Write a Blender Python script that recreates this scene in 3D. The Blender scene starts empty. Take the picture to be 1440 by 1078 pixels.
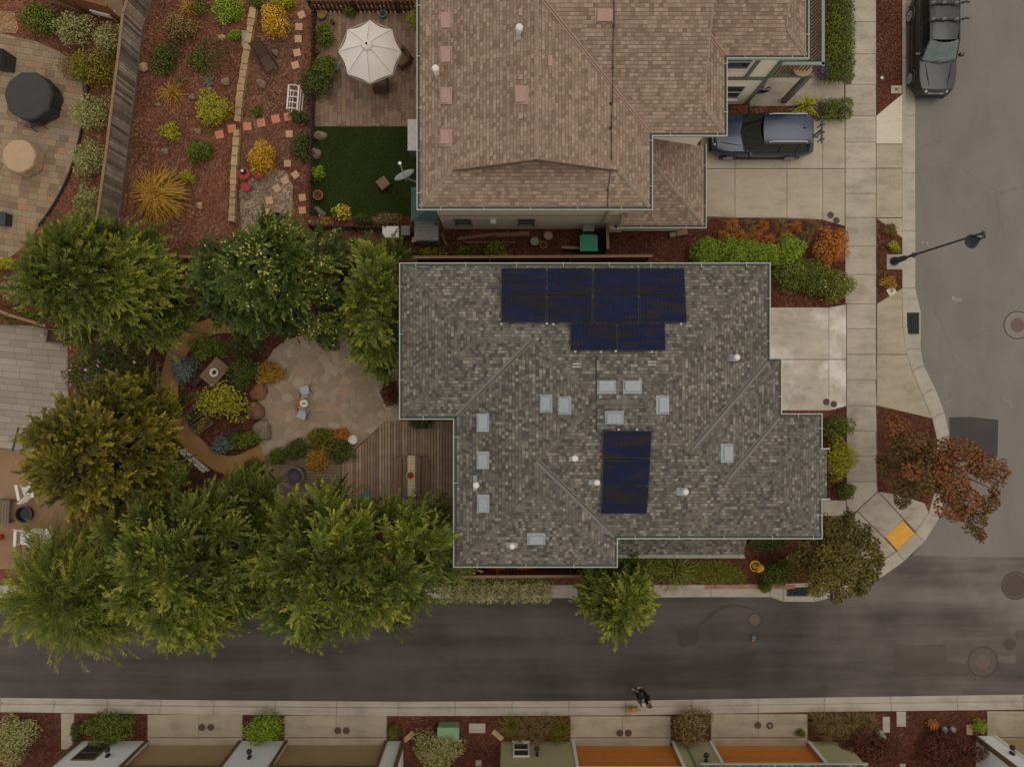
import bpy, math, random
import numpy as np
from mathutils import Vector, Matrix

random.seed(7)
RNG = np.random.default_rng(11)
scene = bpy.context.scene
COL = scene.collection
CH, F = 32.0, 960.0          # camera height (m) and focal length in photo pixels
ROAD = -0.13                 # road surface level; pavements lie at 0

# ------------------------------------------------------------------ helpers
def P(px, py, z=0.0):
    k = (CH - z) / F
    return Vector(((px - 720.0) * k, (539.0 - py) * k, z))

def P2(px, py, z=0.0):
    p = P(px, py, z)
    return (p.x, p.y)

def S(r, g, b, k=1.0):
    def f(c):
        c = c / 255.0
        return (c / 12.92 if c <= 0.04045 else ((c + 0.055) / 1.055) ** 2.4) * k
    return (f(r), f(g), f(b), 1.0)

def tag(o, label=None, cat=None, group=None, kind=None):
    if label: o['label'] = label
    if cat: o['category'] = cat
    if group: o['group'] = group
    if kind: o['kind'] = kind
    return o

def root(name, label, cat, loc=(0, 0, 0), group=None, rz=0.0):
    o = bpy.data.objects.new(name, None)
    o.empty_display_size = 0.2
    COL.objects.link(o)
    o.location = loc
    o.rotation_euler = (0, 0, rz)
    return tag(o, label, cat, group)

def wloc(o):
    v = Vector((0, 0, 0))
    while o is not None:
        v += o.location
        o = o.parent
    return v

def dup(o, parent=None):
    c = o.copy()
    COL.objects.link(c)
    if parent is not None:
        c.parent = parent
    for ch in list(o.children):
        dup(ch, c)
    return c

def offset_poly(poly, d):
    """mitred offset, CCW polygon, d > 0 grows"""
    n = len(poly); out = []
    for i in range(n):
        p0 = Vector(poly[i - 1]); p1 = Vector(poly[i]); p2 = Vector(poly[(i + 1) % n])
        a = (p1 - p0).normalized(); b = (p2 - p1).normalized()
        na = Vector((a.y, -a.x)); nb = Vector((b.y, -b.x))
        m = (na + nb)
        m = m / max(0.2, m.dot(na))
        out.append((p1.x + m.x * d, p1.y + m.y * d))
    return out

def area2(poly):
    s = 0
    for i in range(len(poly)):
        x0, y0 = poly[i - 1]; x1, y1 = poly[i]
        s += x0 * y1 - x1 * y0
    return s

def ccw(poly):
    return list(poly) if area2(poly) > 0 else list(reversed(poly))

class MB:
    def __init__(self):
        self.v = []; self.f = []; self.smooth = False; self.uv = None
    def add(self, vs, fs):
        o = len(self.v)
        self.v += [tuple(p) for p in vs]
        self.f += [tuple(i + o for i in f) for f in fs]
        return self
    def box(self, c, s, rz=0.0, M=None, taper=1.0):
        hx, hy, hz = s[0] / 2, s[1] / 2, s[2] / 2
        vs = []
        for z in (-1, 1):
            t = taper if z > 0 else 1.0
            for x, y in ((-1, -1), (1, -1), (1, 1), (-1, 1)):
                vs.append(Vector((x * hx * t, y * hy * t, z * hz)))
        if M is None:
            M = Matrix.Rotation(rz, 3, 'Z')
        vs = [M @ p + Vector(c) for p in vs]
        return self.add(vs, [(3, 2, 1, 0), (4, 5, 6, 7), (0, 1, 5, 4), (1, 2, 6, 5), (2, 3, 7, 6), (3, 0, 4, 7)])
    def prism(self, poly, z0, z1):
        poly = ccw(poly); n = len(poly)
        vs = [(x, y, z0) for x, y in poly] + [(x, y, z1) for x, y in poly]
        fs = [tuple(range(n - 1, -1, -1)), tuple(range(n, 2 * n))]
        fs += [(i, (i + 1) % n, n + (i + 1) % n, n + i) for i in range(n)]
        return self.add(vs, fs)
    def slab(self, corners, nrm, t):
        """plate: corner loop (top side), thickness t below"""
        cs = [Vector(c) for c in corners]; nrm = Vector(nrm).normalized(); n = len(cs)
        m = Vector((0, 0, 0))
        for i in range(n):
            m += (cs[i] - cs[0]).cross(cs[(i + 1) % n] - cs[0])
        if m.dot(nrm) < 0: cs.reverse()
        vs = [c - nrm * t for c in cs] + cs
        fs = [tuple(range(n - 1, -1, -1)), tuple(range(n, 2 * n))]
        fs += [(i, (i + 1) % n, n + (i + 1) % n, n + i) for i in range(n)]
        return self.add(vs, fs)
    def tube(self, pts, rs, n=8, caps=True):
        pts = [Vector(p) for p in pts]
        if not isinstance(rs, (list, tuple)): rs = [rs] * len(pts)
        rings = []
        prev = None
        for i, p in enumerate(pts):
            d = (pts[min(i + 1, len(pts) - 1)] - pts[max(i - 1, 0)])
            if d.length < 1e-9: d = Vector((0, 0, 1))
            d.normalize()
            a = prev if prev is not None else (Vector((1, 0, 0)) if abs(d.x) < 0.8 else Vector((0, 1, 0)))
            a = (a - d * a.dot(d))
            if a.length < 1e-6: a = d.orthogonal()
            a.normalize(); prev = a
            b = d.cross(a)
            rings.append([p + (a * math.cos(2 * math.pi * k / n) + b * math.sin(2 * math.pi * k / n)) * rs[i] for k in range(n)])
        vs = [q for r in rings for q in r]; fs = []
        for i in range(len(pts) - 1):
            for k in range(n):
                fs.append((i * n + k, i * n + (k + 1) % n, (i + 1) * n + (k + 1) % n, (i + 1) * n + k))
        if caps:
            fs.append(tuple(range(n - 1, -1, -1)))
            fs.append(tuple((len(pts) - 1) * n + k for k in range(n)))
        return self.add(vs, fs)
    def lathe(self, prof, c=(0, 0, 0), n=24, sx=1.0, sy=1.0, cap=True):
        vs = []; fs = []
        for r, z in prof:
            for k in range(n):
                a = 2 * math.pi * k / n
                vs.append((c[0] + r * sx * math.cos(a), c[1] + r * sy * math.sin(a), c[2] + z))
        for i in range(len(prof) - 1):
            for k in range(n):
                fs.append((i * n + k, i * n + (k + 1) % n, (i + 1) * n + (k + 1) % n, (i + 1) * n + k))
        if cap:
            fs.append(tuple(range(n - 1, -1, -1)))
            fs.append(tuple((len(prof) - 1) * n + k for k in range(n)))
        return self.add(vs, fs)
    def rock(self, c, r, seed=0, n=12, m=7):
        rs = random.Random(seed)
        ph = [rs.uniform(0, 6.28) for _ in range(6)]
        vs = []; fs = []
        for i in range(m):
            t = math.pi * i / (m - 1)
            for k in range(n):
                a = 2 * math.pi * k / n
                d = 1 + 0.16 * math.sin(2 * a + ph[0] + t) + 0.1 * math.sin(3 * a + ph[1] - 2 * t) + 0.07 * math.sin(5 * a + ph[2] + 3 * t)
                vs.append((c[0] + r[0] * d * math.sin(t) * math.cos(a), c[1] + r[1] * d * math.sin(t) * math.sin(a), c[2] + r[2] * d * math.cos(t)))
        for i in range(m - 1):
            for k in range(n):
                fs.append((i * n + k, (i + 1) * n + k, (i + 1) * n + (k + 1) % n, i * n + (k + 1) % n))
        return self.add(vs, fs)
    def build(self, name, mat, parent=None, world=True, smooth=False, angle=35, loc=None):
        me = bpy.data.meshes.new(name)
        off = Vector((0, 0, 0))
        if parent is not None and world: off = wloc(parent)
        elif loc is not None and world: off = Vector(loc)
        me.from_pydata([(p[0] - off.x, p[1] - off.y, p[2] - off.z) for p in self.v], [], self.f)
        me.update()
        if smooth:
            me.polygons.foreach_set('use_smooth', [True] * len(me.polygons))
            try: me.set_sharp_from_angle(angle=math.radians(angle))
            except Exception: pass
        if self.uv:
            ul = me.uv_layers.new(name='UVMap')
            flat = [c for poly in self.uv for uvc in poly for c in uvc]
            ul.data.foreach_set('uv', flat)
        o = bpy.data.objects.new(name, me)
        COL.objects.link(o)
        if mat is not None: me.materials.append(mat)
        if parent is not None: o.parent = parent
        elif loc is not None: o.location = loc
        return o

# ------------------------------------------------------------------ materials
def newmat(name):
    m = bpy.data.materials.new(name); m.use_nodes = True
    nt = m.node_tree
    b = nt.nodes['Principled BSDF']
    return m, nt, b

def N(nt, typ, **kw):
    n = nt.nodes.new(typ)
    for k, v in kw.items():
        if k.startswith('i_'): n.inputs[k[2:].replace('_', ' ')].default_value = v
        else: setattr(n, k, v)
    return n

def L(nt, a, b): nt.links.new(a, b)

def ramp(nt, stops, interp='LINEAR'):
    r = nt.nodes.new('ShaderNodeValToRGB'); cr = r.color_ramp; cr.interpolation = interp
    while len(cr.elements) > 1: cr.elements.remove(cr.elements[-1])
    cr.elements[0].position = stops[0][0]; cr.elements[0].color = stops[0][1]
    for p, c in stops[1:]:
        e = cr.elements.new(p); e.color = c
    return r

def sc(c, k): return (c[0] * k, c[1] * k, c[2] * k, 1.0)

def mixc(nt, fac, a, b, blend='MIX'):
    m = nt.nodes.new('ShaderNodeMix'); m.data_type = 'RGBA'; m.blend_type = blend
    for s, v in ((m.inputs[0], fac), (m.inputs[6], a), (m.inputs[7], b)):
        if hasattr(v, 'is_linked'): L(nt, v, s)
        else: s.default_value = v
    return m.outputs[2]

def mth(nt, op, a, b=None):
    m = nt.nodes.new('ShaderNodeMath'); m.operation = op
    for s, v in ((m.inputs[0], a), (m.inputs[1], b)):
        if v is None: continue
        if hasattr(v, 'is_linked'): L(nt, v, s)
        else: s.default_value = v
    return m.outputs[0]

def coords(nt, kind='pos', scale=(1, 1, 1), rot=0.0):
    if kind == 'pos': src = nt.nodes.new('ShaderNodeNewGeometry').outputs['Position']
    elif kind == 'wall':
        g = nt.nodes.new('ShaderNodeNewGeometry'); sp = nt.nodes.new('ShaderNodeSeparateXYZ'); L(nt, g.outputs['Position'], sp.inputs[0])
        cb = nt.nodes.new('ShaderNodeCombineXYZ'); L(nt, mth(nt, 'SUBTRACT', sp.outputs[0], sp.outputs[1]), cb.inputs[0]); L(nt, sp.outputs[2], cb.inputs[1])
        src = cb.outputs[0]
    elif kind == 'uv': src = nt.nodes.new('ShaderNodeTexCoord').outputs['UV']
    else: src = nt.nodes.new('ShaderNodeTexCoord').outputs['Object']
    mp = nt.nodes.new('ShaderNodeMapping')
    mp.inputs['Scale'].default_value = scale
    mp.inputs['Rotation'].default_value = (0, 0, rot)
    L(nt, src, mp.inputs['Vector'])
    return mp.outputs['Vector']

def noise(nt, vec, scale, detail=4, rough=0.6, out='Fac'):
    n = N(nt, 'ShaderNodeTexNoise'); n.inputs['Scale'].default_value = scale
    n.inputs['Detail'].default_value = detail; n.inputs['Roughness'].default_value = rough
    L(nt, vec, n.inputs['Vector'])
    return n.outputs[out]

def finish(nt, b, col, rough=0.8, spec=0.3, metal=0.0, bump=None, bstr=0.3, bdist=0.02):
    if hasattr(col, 'is_linked'): L(nt, col, b.inputs['Base Color'])
    else: b.inputs['Base Color'].default_value = col
    b.inputs['Roughness'].default_value = rough
    b.inputs['Specular IOR Level'].default_value = spec
    b.inputs['Metallic'].default_value = metal
    if bump is not None:
        bn = N(nt, 'ShaderNodeBump'); bn.inputs['Strength'].default_value = bstr
        bn.inputs['Distance'].default_value = bdist
        L(nt, bump, bn.inputs['Height']); L(nt, bn.outputs[0], b.inputs['Normal'])

_mk = {}
def mk(name, c, rough=0.7, var=0.14, scale=6.0, spec=0.3, metal=0.0, c2=None, bump=0.0, island=0.0, kind='obj', fine=60.0):
    if name in _mk: return _mk[name]
    m, nt, b = newmat(name)
    v = coords(nt, kind)
    n1 = noise(nt, v, scale, 5)
    n2 = noise(nt, v, fine, 2)
    f = mth(nt, 'ADD', mth(nt, 'MULTIPLY', n1, 0.65), mth(nt, 'MULTIPLY', n2, 0.35))
    r = ramp(nt, [(0.33, sc(c, 1 - var)), (0.67, c2 or sc(c, 1 + var))]); L(nt, f, r.inputs[0])
    col = r.outputs[0]
    if island:
        g = nt.nodes.new('ShaderNodeNewGeometry')
        k = mth(nt, 'ADD', mth(nt, 'MULTIPLY', g.outputs['Random Per Island'], 2 * island), 1 - island)
        hv = N(nt, 'ShaderNodeHueSaturation'); L(nt, k, hv.inputs['Value']); L(nt, col, hv.inputs['Color'])
        col = hv.outputs[0]
    finish(nt, b, col, rough, spec, metal, f if bump else None, bump)
    _mk[name] = m
    return m

def ground_mat(name, c1, c2, c3=None, big=0.35, fine=28.0, chips=0.0, chipc=None, rough=0.95, bump=0.5):
    m, nt, b = newmat(name)
    v = coords(nt)
    nb = noise(nt, v, big, 5, 0.65)
    nf = noise(nt, v, fine, 3, 0.7)
    f = mth(nt, 'ADD', mth(nt, 'MULTIPLY', nb, 0.5), mth(nt, 'MULTIPLY', nf, 0.5))
    st = [(0.36, c1), (0.62, c2)]
    if c3: st.append((0.78, c3))
    r = ramp(nt, st); L(nt, f, r.inputs[0]); col = r.outputs[0]
    if chips:
        wv = mixc(nt, 0.06, v, noise(nt, v, 9, 2, out='Color'))
        vo = N(nt, 'ShaderNodeTexVoronoi'); vo.inputs['Scale'].default_value = 17.0
        L(nt, wv, vo.inputs['Vector'])
        w = nt.nodes.new('ShaderNodeSeparateColor'); L(nt, vo.outputs['Color'], w.inputs[0])
        pr = ramp(nt, [(0.42, (0.15, 0.15, 0.15, 1)), (0.6, (1, 1, 1, 1))]); L(nt, noise(nt, v, 1.1, 4), pr.inputs[0])
        hv = N(nt, 'ShaderNodeHueSaturation'); L(nt, mth(nt, 'ADD', mth(nt, 'MULTIPLY', w.outputs[1], 0.9), 0.55), hv.inputs['Value']); L(nt, col, hv.inputs['Color']); col = hv.outputs[0]
        k = mth(nt, 'MULTIPLY', mth(nt, 'GREATER_THAN', w.outputs[0], 1 - chips), pr.outputs[0])
        col = mixc(nt, mth(nt, 'MULTIPLY', k, 0.75), col, chipc)
    finish(nt, b, col, rough, 0.15, 0, nf, bump, 0.03)
    return m

def concrete_mat(name, c, stain=0.35, island=0.07, white=0.0, tint=None):
    m, nt, b = newmat(name)
    v = coords(nt)
    n1 = noise(nt, v, 0.9, 6, 0.65); n2 = noise(nt, v, 45, 2)
    vs = coords(nt, 'pos', (0.5, 2.4, 1)); n3 = noise(nt, vs, 1.3, 5, 0.7)
    r = ramp(nt, [(0.38, sc(c, 1 - stain)), (0.5, c), (0.63, sc(c, 1 + stain * 0.6))]); L(nt, mth(nt, 'ADD', mth(nt, 'MULTIPLY', n1, 0.55), mth(nt, 'MULTIPLY', n3, 0.45)), r.inputs[0])
    col = r.outputs[0]
    if white:
        rw = ramp(nt, [(0.5, (0, 0, 0, 1)), (0.62, (1, 1, 1, 1))]); L(nt, noise(nt, v, 0.55, 5, 0.6), rw.inputs[0])
        col = mixc(nt, mth(nt, 'MULTIPLY', rw.outputs[0], white), col, tint or sc(c, 1.5))
    col = mixc(nt, 0.25, col, mixc(nt, n2, sc(c, 0.7), sc(c, 1.3)))
    g = nt.nodes.new('ShaderNodeNewGeometry')
    k = mth(nt, 'ADD', mth(nt, 'MULTIPLY', g.outputs['Random Per Island'], 2 * island), 1 - island)
    hv = N(nt, 'ShaderNodeHueSaturation'); L(nt, k, hv.inputs['Value']); L(nt, col, hv.inputs['Color'])
    finish(nt, b, hv.outputs[0], 0.9, 0.2, 0, n2, 0.15)
    return m

def asphalt_mat(name, c, streak=(0.05, 0.9), var=0.3, worn=None):
    m, nt, b = newmat(name)
    v = coords(nt)
    vs = coords(nt, 'pos', (streak[0], streak[1], 1))
    n1 = noise(nt, vs, 1.6, 6, 0.65); n2 = noise(nt, v, 0.35, 5, 0.6); n3 = noise(nt, v, 70, 2, 0.8)
    f = mth(nt, 'ADD', mth(nt, 'MULTIPLY', n1, 0.55), mth(nt, 'MULTIPLY', n2, 0.45))
    r = ramp(nt, [(0.39, sc(c, 1 - var)), (0.5, c), (0.62, sc(c, 1 + var))]); L(nt, f, r.inputs[0])
    col = mixc(nt, n3, sc(c, 0.4), sc(c, 1.6))
    col = mixc(nt, 0.66, col, r.outputs[0])
    wv = mixc(nt, 0.25, v, noise(nt, v, 1.2, 4, out='Color'))
    vc = N(nt, 'ShaderNodeTexVoronoi', feature='DISTANCE_TO_EDGE'); vc.inputs['Scale'].default_value = 0.30; L(nt, wv, vc.inputs['Vector'])
    ck = mth(nt, 'MULTIPLY', mth(nt, 'LESS_THAN', vc.outputs['Distance'], 0.0035), mth(nt, 'GREATER_THAN', noise(nt, v, 0.25, 2), 0.5))
    col = mixc(nt, mth(nt, 'MULTIPLY', ck, 0.22), col, sc(c, 0.5))
    if worn:      # asphalt scrubbed paler where cars turn at the junction
        sp = nt.nodes.new('ShaderNodeSeparateXYZ'); L(nt, v, sp.inputs[0])
        xx = mth(nt, 'ADD', sp.outputs[0], mth(nt, 'MULTIPLY', n2, 8.0))
        wr = ramp(nt, [(0.0, (0, 0, 0, 1)), (1.0, (1, 1, 1, 1))]); yy = N(nt, 'ShaderNodeMapRange'); yy.inputs[1].default_value = -14.0; yy.inputs[2].default_value = -7.5; yy.inputs[3].default_value = 0.4; yy.inputs[4].default_value = 1.0; L(nt, mth(nt, 'ADD', sp.outputs[1], mth(nt, 'MULTIPLY', mth(nt, 'SUBTRACT', n1, 0.5), 9.0)), yy.inputs[0])
        L(nt, mth(nt, 'MULTIPLY', mth(nt, 'DIVIDE', mth(nt, 'SUBTRACT', xx, 16.5), 9.5), yy.outputs[0]), wr.inputs[0])
        col = mixc(nt, wr.outputs[0], col, mixc(nt, 1.0, col, worn, 'MULTIPLY'))
    vo = N(nt, 'ShaderNodeTexVoronoi'); vo.inputs['Scale'].default_value = 1.1; L(nt, v, vo.inputs['Vector'])
    k = mth(nt, 'LESS_THAN', vo.outputs['Distance'], 0.022)
    col = mixc(nt, mth(nt, 'MULTIPLY', k, 0.35), col, sc(c, 2.6))
    finish(nt, b, col, 0.88, 0.25, 0, n3, 0.2)
    return m

def tile_mat(name, w, h, stops, mortar_or_shadow, mw=0.06, kind='pos', rot=0.0, rnd=1.0, big=0.12, rough=0.9, line_h=None, jit=0.0, bump=0.25, interp='LINEAR', split=0.0):
    """courses of height h with units of width w, each unit its own tone"""
    m, nt, b = newmat(name)
    v = coords(nt, kind, (1, 1, 1), rot)
    sp = nt.nodes.new('ShaderNodeSeparateXYZ'); L(nt, v, sp.inputs[0])
    u, vv = sp.outputs[0], sp.outputs[1]
    rv = mth(nt, 'DIVIDE', vv, h)
    row = mth(nt, 'FLOOR', rv); fr = mth(nt, 'FRACT', rv)
    wn = nt.nodes.new('ShaderNodeTexWhiteNoise'); wn.noise_dimensions = '1D'; L(nt, row, wn.inputs['W'])
    uu = mth(nt, 'ADD', mth(nt, 'DIVIDE', u, w), mth(nt, 'MULTIPLY', wn.outputs['Value'], 7.3 * rnd))
    if not rnd:
        uu = mth(nt, 'ADD', uu, mth(nt, 'MULTIPLY', row, 0.5))
    cl = mth(nt, 'FLOOR', uu); fc = mth(nt, 'FRACT', uu)
    cb = nt.nodes.new('ShaderNodeCombineXYZ'); L(nt, cl, cb.inputs[0]); L(nt, row, cb.inputs[1])
    w2 = nt.nodes.new('ShaderNodeTexWhiteNoise'); w2.noise_dimensions = '2D'; L(nt, cb.outputs[0], w2.inputs['Vector'])
    nb = noise(nt, v, 0.5, 4, 0.6); nf = noise(nt, v, 30, 2)
    r = ramp(nt, stops, interp); L(nt, w2.outputs['Value'], r.inputs[0])
    col = r.outputs[0]
    k = mth(nt, 'ADD', mth(nt, 'MULTIPLY', mth(nt, 'ADD', mth(nt, 'MULTIPLY', nb, 0.6), mth(nt, 'MULTIPLY', nf, 0.4)), 4 * big), 1 - 2 * big)
    hv = N(nt, 'ShaderNodeHueSaturation'); L(nt, k, hv.inputs['Value']); L(nt, col, hv.inputs['Color']); col = hv.outputs[0]
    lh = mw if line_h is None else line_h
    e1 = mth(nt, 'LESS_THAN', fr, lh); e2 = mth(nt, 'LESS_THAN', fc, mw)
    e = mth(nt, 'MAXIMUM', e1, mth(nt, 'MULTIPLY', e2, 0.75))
    col = mixc(nt, e, col, mortar_or_shadow)
    hgt = mth(nt, 'SUBTRACT', mth(nt, 'ADD', mth(nt, 'MULTIPLY', w2.outputs['Value'], 0.3), mth(nt, 'MULTIPLY', nf, 0.3)), e)
    finish(nt, b, col, rough, 0.2, 0, hgt, bump, 0.012)
    return m

def flag_mat(name, scale, stops, mortar_or_shadow, edge=0.045, rough=0.85):
    m, nt, b = newmat(name)
    v = coords(nt)
    nn = noise(nt, v, 1.6, 2, out='Color')
    vv = mixc(nt, 0.10, v, nn)
    vo = N(nt, 'ShaderNodeTexVoronoi'); vo.inputs['Scale'].default_value = scale; L(nt, vv, vo.inputs['Vector'])
    ve = N(nt, 'ShaderNodeTexVoronoi', feature='DISTANCE_TO_EDGE'); ve.inputs['Scale'].default_value = scale; L(nt, vv, ve.inputs['Vector'])
    s = nt.nodes.new('ShaderNodeSeparateColor'); L(nt, vo.outputs['Color'], s.inputs[0])
    r = ramp(nt, stops); L(nt, s.outputs[0], r.inputs[0])
    n1 = noise(nt, v, 3.0, 6, 0.7)
    col = mixc(nt, 0.45, r.outputs[0], mixc(nt, n1, sc(stops[0][1], 0.6), sc(stops[-1][1], 1.1)))
    e = mth(nt, 'LESS_THAN', ve.outputs['Distance'], edge)
    col = mixc(nt, mth(nt, 'MULTIPLY', e, 0.55), col, mortar_or_shadow)
    finish(nt, b, col, rough, 0.2, 0, mth(nt, 'SUBTRACT', mth(nt, 'MULTIPLY', n1, 0.4), e), 0.3, 0.02)
    return m

def leaf_mat(name, dark, mid, light, trans=0.25, rough=0.55):
    m, nt, b = newmat(name)
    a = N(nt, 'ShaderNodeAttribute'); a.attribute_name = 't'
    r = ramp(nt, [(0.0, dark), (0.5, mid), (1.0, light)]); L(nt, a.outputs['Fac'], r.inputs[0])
    finish(nt, b, r.outputs[0], rough, 0.25)
    tr = N(nt, 'ShaderNodeBsdfTranslucent'); L(nt, r.outputs[0], tr.inputs[0])
    mx = N(nt, 'ShaderNodeMixShader'); mx.inputs[0].default_value = trans
    L(nt, b.outputs[0], mx.inputs[1]); L(nt, tr.outputs[0], mx.inputs[2])
    L(nt, mx.outputs[0], nt.nodes['Material Output'].inputs['Surface'])
    return m

def glass_mat(name, c, rough=0.08):
    m, nt, b = newmat(name)
    v = coords(nt, 'obj'); n1 = noise(nt, v, 2.5, 3)
    finish(nt, b, mixc(nt, n1, sc(c, 0.6), sc(c, 1.4)), rough, 0.5)
    return m

def paint_mat(name, c, metal=0.0, rough=0.35, coat=0.6):
    m, nt, b = newmat(name)
    v = coords(nt, 'obj'); n1 = noise(nt, v, 4, 5, 0.7)
    finish(nt, b, mixc(nt, n1, sc(c, 0.85), sc(c, 1.15)), rough, 0.5, metal)
    b.inputs['Coat Weight'].default_value = coat; b.inputs['Coat Roughness'].default_value = 0.12
    return m
# ------------------------------------------------------------------ palette
M = {}
M['mulch'] = ground_mat('red_mulch', S(82, 51, 38), S(120, 76, 56), S(154, 112, 86), 0.6, 15, 0.14, S(152, 114, 88))
M['mulch_dark'] = ground_mat('dark_mulch', S(64, 36, 27), S(98, 57, 42), S(124, 78, 58), 0.8, 16, 0.10, S(130, 90, 68))
M['soil'] = ground_mat('bare_soil', S(60, 46, 34), S(96, 76, 56), None, 0.3, 14)
M['path'] = ground_mat('tan_grit', S(138, 102, 64), S(172, 130, 84), S(188, 148, 102), 0.6, 40, bump=0.2)
M['sand'] = ground_mat('pale_grit', S(126, 98, 74), S(150, 120, 92), S(170, 140, 108), 0.5, 40, bump=0.2)
M['gravel'] = ground_mat('grey_gravel', S(96, 78, 62), S(146, 122, 98), S(180, 160, 134), 0.8, 22, 0.3, S(190, 172, 148))
M['lawn_base'] = ground_mat('turf_soil', S(36, 46, 16), S(52, 62, 24), None, 0.7, 30)
M['concrete'] = concrete_mat('sidewalk_concrete', S(172, 159, 141), 0.34)
M['concrete_w'] = concrete_mat('stained_concrete', S(180, 167, 149), 0.34, 0.05, 0.85, S(226, 218, 206))
M['concrete_t'] = concrete_mat('tan_concrete', S(166, 151, 129), 0.3)
M['kerb'] = concrete_mat('kerb_concrete', S(168, 157, 141), 0.25, 0.05)
M['joint'] = mk('joint_dirt', S(98, 86, 72), 0.95, kind='pos')
M['white_slab'] = concrete_mat('new_concrete', S(200, 186, 166), 0.12)
M['street'] = asphalt_mat('old_asphalt', S(121, 114, 106), (0.5, 0.2), 0.14)
M['alley'] = asphalt_mat('sealed_asphalt', S(77, 70, 65), (0.05, 0.75), 0.5, (2.1, 2.1, 2.1, 1))
M['stain'] = asphalt_mat('oil_stain', S(73, 65, 58), (0.5, 0.5), 0.25)
M['patch'] = asphalt_mat('patch_asphalt', S(70, 65, 62), (0.3, 0.3), 0.2)
M['redpaint'] = mk('worn_red_paint', S(148, 78, 66), 0.85, 0.1, 3.5, c2=S(166, 140, 124), kind='pos')
M['yellow'] = mk('tactile_yellow', S(224, 164, 64), 0.7, 0.10, 4, kind='pos')
_nt = M['yellow'].node_tree; _v = coords(_nt, 'pos', (1, 1, 1), 0.73); _s = _nt.nodes.new('ShaderNodeSeparateXYZ'); L(_nt, _v, _s.inputs[0])
_h = mth(_nt, 'MULTIPLY', mth(_nt, 'SINE', mth(_nt, 'MULTIPLY', _s.outputs[0], 100)), mth(_nt, 'SINE', mth(_nt, 'MULTIPLY', _s.outputs[1], 100)))
_b = N(_nt, 'ShaderNodeBump'); _b.inputs['Distance'].default_value = 0.006; L(_nt, _h, _b.inputs['Height']); L(_nt, _b.outputs[0], _nt.nodes['Principled BSDF'].inputs['Normal'])
M['mark'] = mk('chalk_mark', S(168, 160, 150), 0.9, 0.2, 20, kind='pos')
M['paver'] = tile_mat('tan_pavers', 0.44, 0.29, [(0, S(122, 101, 80)), (0.35, S(140, 118, 93)), (0.6, S(152, 132, 107)), (0.8, S(154, 120, 90)), (1, S(136, 123, 106))], S(98, 80, 62), 0.035, rot=0.16, rnd=1, line_h=0.05)
M['paver_grey'] = tile_mat('grey_pavers', 0.8, 0.3, [(0, S(138, 127, 113)), (0.5, S(146, 134, 119)), (1, S(154, 142, 127))], S(84, 74, 65), 0.02, rot=0.10, rnd=1, line_h=0.05)
M['brick'] = tile_mat('brown_brick', 0.42, 0.20, [(0, S(116, 92, 75)), (0.4, S(136, 110, 90)), (0.7, S(146, 118, 96)), (1, S(134, 116, 99))], S(98, 78, 63), 0.04, rot=math.pi / 2, rnd=1, line_h=0.08)
M['flag'] = flag_mat('flagstone', 2.6, [(0, S(144, 127, 106)), (0.5, S(164, 147, 124)), (0.8, S(188, 172, 148)), (1, S(176, 144, 116))], S(136, 119, 98), 0.026)
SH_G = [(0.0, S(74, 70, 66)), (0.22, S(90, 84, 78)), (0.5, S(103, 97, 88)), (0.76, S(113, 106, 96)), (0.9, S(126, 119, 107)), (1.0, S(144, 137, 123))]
M['shingle_grey'] = tile_mat('grey_shingles', 0.125, 0.135, SH_G, S(76, 71, 66), 0.05, 'uv', rnd=1, line_h=0.14, big=0.06, bump=0.35)  # dark course line is the butt edge's shadow put into the colour
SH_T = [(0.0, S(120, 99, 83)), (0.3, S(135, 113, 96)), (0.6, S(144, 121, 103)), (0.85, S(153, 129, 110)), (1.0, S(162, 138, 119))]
M['shingle_tan'] = tile_mat('tan_shingles', 0.17, 0.135, SH_T, S(108, 91, 76), 0.05, 'uv', rnd=1, line_h=0.14, big=0.09, bump=0.35)  # row line tone paints the shadow below each shingle course
M['cap_grey'] = mk('ridge_caps_grey', S(103, 97, 88), 0.9, 0.15, 20, island=0.3)
M['cap_tan'] = mk('ridge_caps_tan', S(142, 124, 105), 0.9, 0.08, 20, island=0.12)
M['valley'] = mk('valley_metal', S(112, 106, 100), 0.6, 0.12, 8)
M['valley_dark'] = mk('valley_groove', S(62, 56, 52), 0.8, 0.1, 8)
M['valley_pink'] = mk('pink_flashing', S(150, 121, 106), 0.7, 0.08, 8)
M['gutter_w'] = mk('white_gutter', S(172, 167, 156), 0.5, 0.05, 5)
M['gutter_g'] = mk('green_gutter', S(62, 76, 66), 0.6, 0.15, 5)
M['stucco'] = mk('tan_stucco', S(240, 228, 208), 0.9, 0.06, 10, bump=0.1)
M['stucco_grey'] = mk('grey_stucco', S(140, 132, 118), 0.9, 0.06, 10, bump=0.1)
M['trim_green'] = mk('green_trim', S(112, 116, 102), 0.7, 0.06, 8)
M['rail_green'] = mk('green_rail', S(128, 142, 132), 0.6, 0.06, 8)
M['metal'] = mk('galvanised_metal', S(146, 150, 152), 0.5, 0.12, 9, spec=0.5, metal=0.15)
M['vent_pink'] = mk('terracotta_vent', S(164, 132, 117), 0.7, 0.08, 12)
M['white'] = mk('white_paint', S(214, 208, 198), 0.55, 0.05, 6)
M['whitewall'] = tile_mat('white_siding', 40, 0.16, [(0, S(230, 228, 226)), (1, S(236, 234, 232))], S(190, 187, 184), 0.0, 'wall', rnd=0, line_h=0.08, big=0.04)
M['greenwall'] = tile_mat('green_siding', 40, 0.16, [(0, S(164, 158, 118)), (1, S(170, 164, 124))], S(122, 118, 86), 0.0, 'wall', rnd=0, line_h=0.08, big=0.04)
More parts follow.
